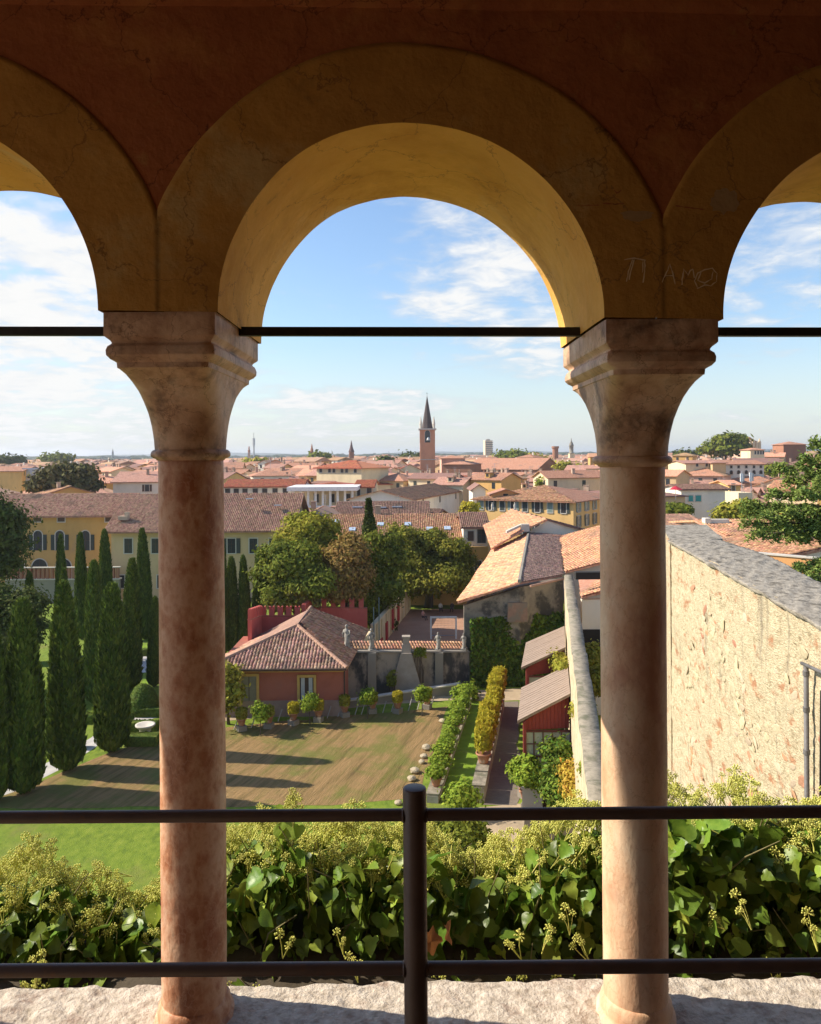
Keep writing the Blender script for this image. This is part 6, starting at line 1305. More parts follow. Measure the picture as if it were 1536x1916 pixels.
tree('broad green tree with yellow sunlit crown over the end of the court', (gx(800, 93), 93, 0), [lobe(762, 1030, 92, 34, 34), lobe(800, 1035, 93, 36, 34), lobe(840, 1055, 92, 34, 36), lobe(775, 1075, 91, 40, 38), lobe(820, 1090, 90, 44, 36), lobe(855, 1090, 91, 26, 36), lobe(795, 1100, 90, 34, 22)], leafmat('olive_green_leaves', [(0.075, .10, .02), (.15, .155, .035)], .3), .25, 340, 120, .44, 27, .45, group='trees round the court')
tree('shrubby dark tree hanging over the left side of the court', (gx(770, 96), 96, 0), [lobe(745, 1060, 96, 30, 46), lobe(765, 1100, 95, 26, 40), lobe(745, 1095, 95, 22, 24)], L_DARK, .25, 210, 90, .42, 28, .35, group='trees round the court')
def conifer(label, base, H, R, lm, n, seed, name='conifer_tree'):
    r = np.random.default_rng(seed); root = thing(name, label, 'tree', base); t = r.random(n)**.8; tier = np.sin(t*H*2.6)*.12; a = r.uniform(0, 2*PI, n)
    rad = R*(1-t)*(1+tier)*(.45+.55*r.random(n)**.4)*(1+.25*snoise(np.stack([np.cos(a)*2, np.sin(a)*2, t*6], -1), 1.5, seed)); C = np.stack([base[0]+np.cos(a)*rad, base[1]+np.sin(a)*rad, base[2]+t*H-rad*.15+.6], -1)
    V, Fc = leaves(C, np.stack([np.cos(a), np.sin(a), a*0+.6], -1), .42, seed); link('crown', bulk('crown', V, Fc, lm), root); mb = MB(); mb.tube([base, (base[0], base[1], base[2]+H*.9)], [.22, .04], 7); mb.obj('trunk', M_BARK, root)
p = at(690, 1000, 81); conifer('dark pointed conifer in front of the roof windows', (p.x, 81, 0), zz(688, 946, 81), 2.6, L_DARK, 7000, 31)
tree('grey-green shrub behind the crenellated wall', (gx(545, 70.5), 70.5, 0), [lobe(545, 1108, 70, 20, 18), lobe(562, 1120, 70, 22, 16), lobe(520, 1130, 69.5, 20, 16), lobe(575, 1128, 70.5, 20, 14)], L_GRY, .24, 150, 30, .32, 32, .15, 'shrub', cat='shrub')
tree('yellow-green shrub at the left corner of the red garden house', (gx(424, 53), 53, 0), [lobe(424, 1268, 52.5, 15, 18), lobe(428, 1300, 52.3, 15, 22), lobe(420, 1320, 52, 14, 14)], L_OLIVE, .22, 120, 30, .28, 33, .1, 'shrub', cat='shrub')
# distant garden trees seen over the roofs
tree('round dark cedar rising above the mansion roof on the left', (gx(120, 150), 150, 0), [lobe(132, 890, 150, 30, 13), lobe(100, 902, 150, 26, 16), lobe(140, 908, 150, 30, 14), lobe(80, 912, 150, 20, 12), lobe(162, 905, 150, 14, 12)], leafmat('dusty_cedar', [(.045, .048, .026), (.075, .075, .04)], .15), .7, 260, 26, .75, 34, .5, 'cedar_tree')
tree('large green tree on the wooded rise at the right skyline', (gx(1357, 400), 400, 0), [lobe(1360, 828, 400, 24, 12), lobe(1345, 840, 400, 24, 10), lobe(1378, 838, 400, 18, 12), lobe(1325, 843, 400, 12, 6), lobe(1360, 842, 400, 28, 10)], L_MID, 1.6, 220, 24, 1.3, 35, .8)
tree('small bright yellow tree beside the white gable wall', (gx(881, 118), 118, 0), [lobe(880, 951, 118, 12, 6), lobe(875, 957, 118, 10, 5)], L_GOLD, .4, 60, 26, .35, 36, .15)
tree('yellowing trees before the yellow building under the domed tower', (gx(1062, 300), 300, 0), [lobe(1055, 876, 300, 12, 7), lobe(1082, 880, 300, 14, 5)], L_OLIVE, 1.0, 90, 20, .9, 37, .3)
tree('golden brown tree in front of the pale grey house on the right', (gx(1372, 100), 100, 0), [lobe(1372, 960, 100, 24, 12), lobe(1358, 966, 100, 16, 9), lobe(1394, 956, 100, 16, 14)], L_OLIVE, .45, 140, 30, .45, 38, .3)
tree('low green hedge-like tree below the teal shutters', (gx(1262, 98), 98, 0), [lobe(1262, 955, 98, 26, 7), lobe(1240, 957, 98, 20, 6)], L_MID, .4, 100, 26, .35, 39, .2)
for i, (px, py, D, w, h_, lm_) in enumerate(((340, 880, 250, 14, 7, L_MID), (480, 868, 420, 16, 5, L_OLIVE), (600, 857, 560, 16, 4, L_MID), (724, 866, 380, 10, 5, L_DARK), (960, 854, 520, 26, 5, L_MID), (1010, 862, 430, 14, 5, L_OLIVE), (1285, 853, 500, 18, 5, L_DARK), (1452, 880, 230, 14, 8, L_MID), (22, 862, 480, 20, 4, L_DARK), (110, 858, 600, 22, 3, L_MID), (1020, 905, 190, 9, 6, L_MID), (770, 857, 600, 14, 3, L_DARK))):
    tree('distant garden tree among the roofs, %s counted from the left edge' % ('fourth', 'fifth', 'sixth', 'seventh', 'ninth', 'tenth', 'twelfth', 'thirteenth', 'first', 'second', 'eleventh', 'eighth')[i], (gx(px, D), D, 0), [lobe(px, py, D, w, h_), lobe(px-w*.6, py+1, D, w*.6, h_*.8)], lm_, D*.0035, 60, 18, D*.0035, 50+i, .3, group='distant trees')
# ---- big cedar on the right
cd = thing('cedar_tree', 'large cedar with layered green sprays reaching in from the right edge', 'cedar', (gx(1640, 30), 30, 0))
tx = gx(1640, 30); mb = MB(); mb.tube([(tx, 30, 0), (tx+.2, 30, 8), (tx, 30, 15), (tx-.1, 30, 20.5)], [.5, .42, .3, .06], 10); mb.obj('trunk', M_BARK, cd, True)
br = [(1392, 980, 29, 1000), (1400, 955, 31, 960), (1410, 1000, 28.5, 1010), (1440, 925, 30, 930), (1470, 900, 31, 895), (1452, 878, 30, 890), (1500, 860, 30, 880), (1470, 960, 29, 965), (1480, 1005, 30, 1005), (1395, 945, 31, 970), (1520, 830, 30, 850), (1500, 925, 28, 930), (1450, 985, 31, 990), (1490, 1065, 28, 1045), (1510, 1080, 27.5, 1070), (1530, 905, 29, 905), (1425, 968, 29, 975), (1520, 985, 29, 980), (1540, 1055, 28, 1050)]
Vs, Fs, b = [], [], 0; rr = np.random.default_rng(8)
for i, (px, py, D, pyt) in enumerate(br):
    e = at(px, py, D); s = Vector((tx, 30, at(1640, pyt+10, 30).z)); mid = s.lerp(e, .5)+Vector((0, 0, .35)); mb = MB(); mb.tube([s, mid, e], [.12, .07, .02], 6); o = mb.obj('branch', M_BARK, cd, True)
    n = 2000; t = rr.uniform(.12, 1.03, n); side = rr.uniform(-1, 1, n); 
    sv, mv, evv = np.array(s), np.array(mid), np.array(e); C = ((1-t)**2)[:, None]*sv+(2*t*(1-t))[:, None]*(mv*1.0)+(t**2)[:, None]*evv
    d = np.array((e-s).normalized()); pr = np.cross(d, [0, 0, 1.0]); wd = .85*(1.12-t)**.6
    tw = np.round(t*14)/14; C = C+(side*wd)[:, None]*pr+((t-tw)*0.6)[:, None]*d; C[:, 2] += rr.normal(0, .05, n)-.16*np.abs(side)+.12*np.sin(tw*60+np.sign(side)*2)+.05
    cl = np.stack([rr.normal(0, .06, n), rr.normal(0, .06, n), rr.normal(0, .05, n)], -1); C += cl
    V, Fc = leaves(C, np.tile([0, -.2, 1.0], (n, 1)), .078, 300+i, 2.2, .6); Vs.append(V); Fs.append(Fc+b); b += len(V)
o = link('needle_sprays', bulk('needle_sprays', np.concatenate(Vs), np.concatenate(Fs), L_CED), cd); o['kind'] = 'stuff'

# ---- ivy covered wall, vines and shrubs by the greenhouses
def blanket(label, name, cat, quad, n, size, thick, lm, seed, bulge=.35, stem=True):
    """foliage over the world quad (4 corners: bottom-left, bottom-right, top-right, top-left)"""
    r = np.random.default_rng(seed); q = np.array([tuple(p) for p in quad]); u = r.random(n); v = r.random(n)
    C = (q[0]*((1-u)*(1-v))[:, None]+q[1]*(u*(1-v))[:, None]+q[2]*(u*v)[:, None]+q[3]*((1-u)*v)[:, None]); nr = np.cross(q[1]-q[0], q[3]-q[0]); nr /= np.linalg.norm(nr)
    if nr[1] > 0: nr = -nr
    h = snoise(C, 1.4, seed); C += nr*(thick*(.35+.65*(r.random(n)**.5))*(1+bulge*2*h))[:, None]; C[:, 2] += .22*snoise(C, 3, seed+1)*(v > .8)
    C += r.normal(0, .05, (n, 3)); root = thing(name, label, cat, (float(q[:2, 0].mean()), float(q[:2, 1].mean()), 0)); V, Fc = leaves(C, np.tile(nr, (n, 1)), size, seed, 1.2, .85, .35)
    o = link('foliage', bulk('foliage', V, Fc, lm), root); o['kind'] = 'stuff'
    if stem:
        mb = MB()
        for i in range(9):
            a = q[0]+(q[1]-q[0])*r.random(); t_ = q[3]+(q[2]-q[3])*r.random(); a, t_ = Vector(a)+Vector(nr)*.06, Vector(t_)+Vector(nr)*.06; a.z = 0
            mb.tube([a, a.lerp(t_, .5)+Vector((random.uniform(-.3, .3), 0, 0)), t_], [.05, .035, .01], 5)
        o = mb.obj('stem', M_BARK, root); o['kind'] = 'stuff'
    return root
blanket('thick dark ivy blanket covering the lower barn wall', 'wall_ivy', 'ivy', [vec(882, 1292, 61.3), vec(1050, 1268, 61.9), vec(1051, 1148, 64.3), vec(880, 1158, 61.9)], 15000, .27, .55, L_IVY, 61)
blanket('small ivy plant spilling in a stain of the old wall', 'wall_ivy', 'ivy', [vec(724, 1282, 58.9), vec(740, 1282, 58.9), vec(740, 1258, 59), vec(724, 1262, 59)], 260, .17, .15, L_MID, 62)
blanket('tuft of weeds on top of the old wall beside the buttress', 'wall_plant', 'plant', [vec(775, 1228, 59.6), vec(797, 1228, 59.6), vec(795, 1213, 59.8), vec(778, 1213, 59.8)], 260, .17, .15, L_MID, 63)
def bush(label, px, py, D, rx, ry, lm, size, n, seed, name='shrub', cat='shrub', group=None, rd=None, zb=0):
    p = at(px, py, D); return tree(label, (p.x, D, zb), [lobe(px, py, D, rx, ry, rd), lobe(px-rx*.4, py+ry*.3, D-.15, rx*.6, ry*.7, rd), lobe(px+rx*.4, py+ry*.2, D, rx*.6, ry*.7, rd)], lm, size, n, 30, size*1.3, seed, .06, name, group, cat=cat)
tree('yellow-green vine hugging the dividing wall above the greenhouse roof', (Xw(46)-.3, 46, 0), [lobe(1052, 1335, 44, 9, 26, .8), lobe(1056, 1270, 48, 9, 20, .8), lobe(1048, 1245, 51, 8, 14, .8), lobe(1062, 1300, 46, 10, 16, .8)], L_OLIVE, .16, 240, 30, .2, 64, .05, 'vine', cat='vine')
tree('lush green climber beside the nearer greenhouse', (gx(1042, 38.5), 38.5, 0), [lobe(1042, 1415, 40, 18, 22, .7), lobe(1050, 1455, 38.5, 22, 26, .7), lobe(1062, 1495, 37, 26, 24, .8), lobe(1040, 1480, 37.5, 14, 20, .7)], L_IVY, .15, 300, 32, .22, 65, .06, 'climber', cat='climber')
tree('golden climber at the foot of the dividing wall in front of the green one', (gx(1078, 35.5), 35.5, 0), [lobe(1072, 1450, 37, 16, 20, .5), lobe(1082, 1480, 35.5, 16, 26, .5), lobe(1092, 1505, 34.5, 14, 14, .5)], leafmat('autumn_leaves', [(.22, .15, .04), (.26, .22, .05)], .3), .13, 180, 32, .18, 66, .05, 'climber', cat='climber')
tree('shrubs right of the dividing wall beside the right column', (gx(1108, 45), 45, 0), [lobe(1108, 1235, 45, 14, 26, .8), lobe(1118, 1280, 43, 16, 30, .8)], L_OLIVE, .16, 160, 30, .2, 67, .06, 'shrub', cat='shrub')
bush('dark dense bush below the yellow row in the near garden', 872, 1572, 36, 30, 34, L_MID, .15, 220, 68)
bush('leafy shrub at the near end of the low wall with golden bushes', 866, 1492, 39.5, 18, 22, L_LEM, .15, 150, 69)
bush('white flowering shrub where the grass strip meets the gravel', 872, 1298, 58, 14, 12, L_LEM, .18, 90, 70)
bush('small dark shrub right of the gravel in the near garden', 815, 1548, 38, 18, 12, L_MID, .13, 70, 70)
bush('ivy tuft growing on the dividing wall top above the greenhouse', 1090, 1330, 36.5, 12, 10, L_OLIVE, .12, 90, 71, rd=.35, zb=8.1)
bush('green tuft spilling over the near end of the dividing wall', 1108, 1440, 27.5, 12, 16, L_MID, .09, 110, 72, rd=.3, zb=8.1)
# clipped box
def clipped(label, c, rx, ry, rz_, n, seed, dome=True, name='clipped_bush'):
    r = np.random.default_rng(seed); root = thing(name, label, 'clipped bush' if dome else 'hedge', c); d = r.normal(0, 1, (n, 3)); d /= np.linalg.norm(d, axis=1)[:, None]
    if dome: d[:, 2] = np.abs(d[:, 2]); P = d*np.array([rx, ry, rz_])*(1-np.abs(r.normal(0, .03, n)))[:, None]
    else: k = np.max(np.abs(d), axis=1)[:, None]; N0 = np.where(np.abs(d) == k, np.sign(d), 0); d = d/k; P = d*np.array([rx, ry, rz_/2])*(1-np.abs(r.normal(0, .03, n)))[:, None]; P[:, 2] += rz_/2; d = N0
    V, Fc = leaves(P+np.array(c), d, .13, seed, 1.3, .5); o = link('foliage', bulk('foliage', V, Fc, L_BOX), root); o['kind'] = 'stuff'
    mb = MB()
    if dome: mb.lathe([(.96*math.cos(a), .96*math.sin(a)) for a in np.linspace(0, PI/2-.01, 7)], (0, 0, 0), 18); mb.v = [(x*rx+c[0], y*ry+c[1], z*rz_+c[2]) for x, y, z in mb.v]
    else: mb.box((c[0], c[1], c[2]+rz_*.48), (rx*1.93, ry*1.93, rz_*.94))
    mb.obj('twiggy_core', L_BOX, root)
p = gnd(268, 1333); clipped('large round clipped bush near the left column', p, 1.15, 1.15, 2.0, 6000, 81)
for i, (px, py, rx, ry) in enumerate(((268, 1392, 1.0, .55), (268, 1366, 1.0, .35), (300, 1340, 1.6, .3), (180, 1352, 2.5, .35), (90, 1400, 2.2, .35), (255, 1226, 2.6, .4), (180, 1240, 4, .4), (300, 1190, 3, .4), (140, 1175, 5, .5), (230, 1310, 1.0, .4))):
    clipped('low clipped hedge in the parterre, %s counted from the near basin hedge' % ('first', 'second', 'third', 'fourth', 'fifth', 'sixth', 'seventh', 'eighth', 'ninth', 'tenth')[i], gnd(px, py), rx, ry, .6, 1800, 90+i, False, 'hedge')
# ---- potted plants
pot = MB(); pot.lathe([(.20, 0), (.24, .12), (.32, .42), (.37, .44), (.37, .52), (.33, .52), (.30, .47)], n=14); POT = pot.mesh('pot', M_POT, True)
blk = MB(); blk.box((0, 0, .17), (.55, .55, .34)); BLK = blk.mesh('pedestal', W_STONE)
def plant_mesh(kind, seed):
    r = np.random.default_rng(seed)
    if kind == 'std': P, N = crown_points([(0, 0, 1.5, .45, .45, .5), (.12, 0, 1.15, .36, .36, .3), (-.1, .1, 1.75, .25, .25, .35)], 80, 22, .11, seed); return leaves(P, N, .125, seed, 1.5, .7, .3), L_LEM
    if kind == 'lem': P, N = crown_points([(0, 0, .95, .50, .50, .40), (.2, .1, .8, .35, .35, .3), (-.15, -.1, 1.15, .3, .3, .3)], 110, 20, .12, seed); return leaves(P, N, .12, seed, 1.5, .8, .3), L_LEM
    n = 1500; a = r.uniform(0, 2*PI, n); rad = .40*r.random(n)**.5; z = .55+r.random(n)*(.75-rad*.3); C = np.stack([np.cos(a)*rad, np.sin(a)*rad, z], -1); return leaves(C, np.stack([np.cos(a), np.sin(a), a*0], -1), .12, seed, 2.3, .5), (L_GOLD if kind == 'gold' else L_OLIVE)
PM = {}
for kd in ('std', 'lem', 'gold', 'tuft'):
    for s in (1, 2, 3): (V, Fc), lm = plant_mesh(kd, s*7+len(kd)); PM[kd, s] = bulk('foliage', V, Fc, lm)
stem = MB(); stem.tube([(0, 0, .4), (0.02, 0, 1.0)], [.035, .02], 6); STEM = stem.mesh('stem', M_BARK)
stems = MB(); stems.tube([(0, 0, 0), (0.03, 0, 1.2)], [.035, .025], 6); STEMS = stems.mesh('stem', M_BARK)
def potted(lbl, p, kd, v, s=1.0, group=None, potted_=True, pedestal=False, zb=0.0, cat='potted plant', tall=1.0):
    root = thing('potted_plant' if potted_ else 'standard_tree', lbl, cat if potted_ else 'small tree', (p[0], p[1], zb), group, random.uniform(0, 6)); z0 = .34 if pedestal else 0
    def add(nm, me, z, sc): o = link(nm, me, root, False); o.location = (0, 0, z); o.scale = sc
    if pedestal: add('pedestal', BLK, 0, (1, 1, 1))
    if potted_: add('pot', POT, z0, (s, s, s))
    add('foliage', PM[kd, v], z0, (s, s, s*tall)); add('stem', STEM if potted_ else STEMS, z0, (s, s, s))
    return root
row = [(452, 1367, 'tuft', 'pot', 'small olive tuft at the left column'), (487, 1376, 'std', 'free', 'leafy young tree'), (503, 1362, 'tuft', 'pot', 'pale tufted plant beside the young tree'), (549, 1356, 'gold', 'pot', 'yellow tufted plant'), (580, 1357, 'std', 'free', 'round young tree before the glazed door'), (596, 1350, 'gold', 'pot', 'pale leaved plant beside the glazed door tree'),
       (645, 1341, 'tuft', 'pot', 'green tuft at the corner of the red house'), (688, 1345, 'std', 'free', 'round topped young tree before the old wall'), (697, 1334, 'tuft', 'pot', 'low plant behind the round topped young tree'), (744, 1334, 'gold', 'pot', 'golden tuft below the buttress'), (790, 1340, 'std', 'free', 'tall young tree by the lemon row'), (799, 1326, 'tuft', 'pot', 'plant beside the tall young tree')]
for i, (px, py, kd, k, lb) in enumerate(row):
    p = gnd(px, py); s = 1.0 if k == 'free' else .9
    potted(lb+(' in a pot' if k == 'pot' else ' on a thin stem'), p, kd, i % 3+1, s, 'plants along the far edge of the dry lawn', k == 'pot', k == 'pot')
ordn = ('nearest', 'second from the near end', 'third from the near end', 'fourth from the near end', 'fifth from the near end', 'sixth from the near end', 'seventh from the near end', 'eighth from the near end', 'ninth from the near end', 'tenth from the near end', 'eleventh from the near end', 'farthest')
A, B, h_ = LW1; n = 10
for i in range(n):
    t = 1-(i+.6)/n; p = A+(B-A)*t; potted('potted lemon tree on the low wall, %s' % (ordn[i] if i < n-1 else 'farthest'), p+Vector((random.uniform(-.08, .08), 0, 0)), 'lem', i % 3+1, random.uniform(.75, 1.0), 'potted lemon trees', True, False, h_, 'lemon tree', tall=.8)
A, B, h_ = LW2; n = 12
for i in range(n):
    t = 1-(i+2.6)/(n+2.2); p = A+(B-A)*t; potted('golden feathery potted bush, %s' % ordn[i], p, 'gold', i % 3+1, random.uniform(1.1, 1.35), 'golden potted bushes', True, False, h_, tall=1.35)
for px, py, lb in ((982, 1478, 'upper'), (988, 1500, 'lower')): potted('leafy potted plant by the greenhouse post, %s one of two' % lb, gnd(px, py+14), 'lem', 2, 1.25, 'pots by the greenhouse', True, True)
M_STK = plain('grey_stake', (.35, .33, .3), .8)
for i, (px, py) in enumerate(((438, 1365), (470, 1362), (520, 1350), (612, 1344), (632, 1341), (664, 1338), (676, 1337), (716, 1334), (732, 1332), (764, 1330), (781, 1328), (806, 1325))):
    p = gnd(px, py); mb = MB(); mb.tube([p, p+Vector((.25, .3, .75))], .035, 5); o = mb.obj('stake', M_STK); tag(o, 'leaning grey stake among the lawn edge plants, %s from the left' % ('first', 'second', 'third', 'fourth', 'fifth', 'sixth', 'seventh', 'eighth', 'ninth', 'tenth', 'eleventh', 'last')[i], 'stake', 'leaning stakes')
# ================================================================ the big sunlit rubble wall on the right
M_RUB = mat('rubble_and_lime', [(0.32, 0.25, 0.145), (0.56, 0.46, 0.29), (0.66, 0.56, 0.37), (0.46, 0.36, 0.21)], 15, 0.95, 1.0, 45, detail=8, stain=(0.46, 0.22, 0.11), stain_scale=3.6, stain_lo=.55, stain_hi=.66, bdist=.05, stretch=(1, .36, .95), dist=.3, crack=(11, .10, .35, (.27, .20, .12), .55), stain2=((.22, .19, .14), 3.2, (1, .9, .12), .56, .70, .7))
M_TOPC = mat('grey_coping_crust', [(0.15, 0.13, 0.10), (0.30, 0.265, 0.21), (0.42, 0.375, 0.30)], 14, .95, 1.0, 40, stain=(0.12, .105, .08), stain_scale=5, stain_lo=.5, stain_hi=.65, stretch=(1, .6, 1), bdist=.02)
bwall = thing('big_rubble_wall', 'large sunlit rubble wall with crumbling lime render and grey top at the right', 'wall', (5.5, 14, 0))
HW = 2.05
def Xf(y): return 1.79*HW+.131*y
ny, nz = 300, 150; ys = np.linspace(5.4, 18.6, ny); vz = np.linspace(0, 1, nz)
Yg, Vg = np.meshgrid(ys, vz, indexing='ij'); Zg = 9.6+(E-HW-9.6)*Vg
P = np.stack([Xf(Yg), Yg, Zg], -1)
Pe = P*np.array([1, .42, 1]); rel = .022*snoise(Pe, 3.5, 101, 5)+.012*snoise(Pe, 11.0, 102, 4)+.008*snoise(Pe, 30, 103, 3)-.05*np.clip(snoise(P*np.array([1, 1, .16]), 4.5, 104, 4)-.25, 0, 1)*np.clip(Vg*2.2-1.1, 0, 1)
hole = np.clip(snoise(P, 5.5, 105, 3)-.55, 0, 1)*.12
P[..., 0] += -rel+hole
P[..., 1] += .01*snoise(P, 9, 106)
P[:, -1, 2] += .03*snoise(P[:, -1], 3, 107)
link('wall', bulk('wall', P.reshape(-1, 3), grid_faces(ny, nz), M_RUB, True), bwall)
# far end face and top crust
TH = 1.22
nx = 46; tx_ = np.linspace(0, 1, nx); Y2, T2 = np.meshgrid(ys, tx_, indexing='ij'); P2 = np.stack([Xf(Y2)-.10+T2*(TH+.10+.1*np.sin(Y2*.9)), Y2, np.full_like(Y2, E-HW)], -1)
P2[..., 2] += .018*snoise(P2, 7, 111, 5)+.012*snoise(P2, 26, 112, 3)+.03*np.sin(T2*PI)
P2[:, 0, 0] += .02*snoise(P2[:, 0], 6, 113); s1 = P2[:, :1].copy(); s1[..., 2] -= .07; s1[..., 0] += .05; s2 = P2[:, -1:].copy(); s2[..., 2] -= 6
P2 = np.concatenate([s1, P2, s2], 1); link('wall_top', bulk('wall_top', P2.reshape(-1, 3), grid_faces(ny, nx+2), M_TOPC, True), bwall)
ye = 18.6; bq = [(Xf(ye)-.02, ye, 0), (Xf(ye)+TH, ye, 0), (8.3, 22.2, 0), (7.02, 22.2, 0)]; zt_ = E-HW-.03
mb = MB(); mb.hexa([(x, y, 0) for x, y, z in bq], [(x, y, zt_) for x, y, z in bq]); mb.obj('far_end', M_RUB, bwall)
mb = MB(); mb.hexa([(x, y, zt_+.004) for x, y, z in bq], [(x, y, zt_+.045) for x, y, z in bq]); mb.obj('far_coping', M_TOPC, bwall)
mb = MB(); mb.box((Xf(12)+.6, 12, 4.75), (1.1, 13.4, 9.6), -.13); mb.obj('wall_foot', M_RUB, bwall)
# stones and bricks standing proud of the lime
M_ST1 = mat('cream_stone', [(0.46, 0.38, 0.23), (0.60, 0.51, 0.33)], 6, .95, .6, 40, objrand=.16); M_ST2 = mat('red_brick_piece', [(0.42, 0.19, 0.10), (0.56, 0.32, 0.19)], 6, .95, .6, 40, objrand=.2); M_ST3 = mat('tan_rubble_stone', [(0.46, 0.36, 0.24), (0.60, 0.48, 0.33)], 6, .95, .6, 40, objrand=.2)
stones = []
for s in range(6):
    bm = bmesh.new(); bmesh.ops.create_icosphere(bm, subdivisions=1, radius=1.0); rs = random.Random(s)
    for v in bm.verts:
        k = max(abs(v.co.x)*1.0, abs(v.co.y), abs(v.co.z), 1e-3); v.co = Vector((v.co.x*.28, v.co.y/k**.55*.5, v.co.z/k**.55*.5))*rs.uniform(.85, 1.12)
    me = bpy.data.meshes.new('stone'); bm.to_mesh(me); bm.free(); stones.append(me)
sm_ = {}
rw = random.Random(4); cnt = 0
for i in range(900):
    if cnt >= 290: break
    y = 5.6+rw.random()**.8*11.5; z = rw.uniform(10.6, E-HW-.35); px = 768+Xf(y)/y*F; py = 850+(E-z)/y*F
    if px > 1560 or py > 1560: continue
    band = math.sin(z*1.3+y*.35)
    if z > E-HW-1.3 and rw.random() < .8: continue
    q = rw.random(); m = M_ST2 if q < (.42 if band > 0 else .15) else M_ST1 if q < .75 else M_ST3
    si = rw.randrange(6); key = (si, m.name)
    if key not in sm_: me = stones[si].copy(); me.materials.append(m); sm_[key] = me
    o = link('brick' if m is M_ST2 else 'stone', sm_[key], bwall, True)
    a = rw.uniform(.16, .46); b = a*rw.uniform(.28, .5) if m is M_ST2 else a*rw.uniform(.35, .6)
    o.scale = (.055, a*.8, b*.8); o.rotation_euler = (rw.gauss(0, .5), 0, -.13); o.location = (Xf(y)+.005, y, z); cnt += 1
# drain pipe
pp = thing('drain_pipe', 'grey lead drain pipe running down the sunlit rubble wall at the right edge', 'pipe', (Xf(9.7)-.08, 9.7, 13.6))
M_LEAD = mat('old_lead_pipe', [(0.09, .085, .08), (.16, .15, .145)], 6, .6, .3, 30, spec=.5)
mb = MB(); mb.tube([(Xf(9.75)-.09, 9.75, 9.8), (Xf(9.75)-.09, 9.75, zz(1505, 1246, 9.75))], .030, 12); mb.obj('downpipe', M_LEAD, pp, True)
mb = MB(); a = at(1503, 1240, 9.75); mb.tube([a+Vector((-.03, -.02, 0)), (Xf(8.2)-.09, 8.2, a.z+.12), (Xf(6)-.09, 6, a.z+.25)], .022, 10); mb.obj('gutter_pipe', M_LEAD, pp, True)
for z in (zz(1505, 1262, 9.7), zz(1505, 1330, 9.7), zz(1505, 1410, 9.7)): mb = MB(); mb.tube([(Xf(9.75)-.09, 9.75, z-.03), (Xf(9.75)-.09, 9.75, z+.03)], .040, 12); mb.obj('pipe_clip', M_LEAD, pp)
mb = MB(); mb.tube([(Xf(9.5)-.02, 9.5, 9.8), (Xf(9.5)-.03, 9.52, 12.5), (Xf(9.45)-.02, 9.45, zz(1520, 1290, 9.5))], .014, 6); o = mb.obj('cable', M_ROD, pp)
TOP = [(-3.2, 1590), (-2.2, 1600), (0, 1628), (90, 1622), (180, 1640), (240, 1675), (300, 1650), (340, 1615), (420, 1560), (540, 1545), (640, 1558), (750, 1552), (850, 1592), (900, 1600), (960, 1580), (1020, 1552), (1120, 1530), (1200, 1515), (1250, 1482), (1330, 1500), (1400, 1495), (1460, 1525), (1536, 1518), (1700, 1480)]
TOP[0] = (-900, 1590); TOP[1] = (-200, 1600)
def topz(px, Y):
    for (a, ya), (b, yb) in zip(TOP[:-1], TOP[1:]):
        if px <= b: t = (px-a)/(b-a); return E-(ya+(yb-ya)*t-850)/F*Y
    return E-(1490-850)/F*Y
# steep bank below the loggia that the ivy grows on
Xs = np.linspace(-14, 12, 60); Ysb = np.array([2.86, 3.3, 3.9, 5.0, 7.0, 10.0, 14.0]); Zb = np.array([15.75, 15.85, 15.95, 12.5, 8, 3, -.3])
Xg, Yg = np.meshgrid(Xs, Ysb, indexing='ij'); ZB = np.tile(Zb, (60, 1)); bt = np.array([[topz(768+x/y*F, y)-.30 for y in Ysb[:3]] for x in Xs]); ZB[:, :3] = np.minimum(ZB[:, :3]+.2, bt)
P = np.stack([Xg, Yg, ZB+.04*snoise(np.stack([Xg, Yg, Xg*0], -1), 1.3, 55)], -1)
o = link('hillside', bulk('hillside', P.reshape(-1, 3), grid_faces(60, 7), M_SOIL, True)); o['kind'] = 'structure'

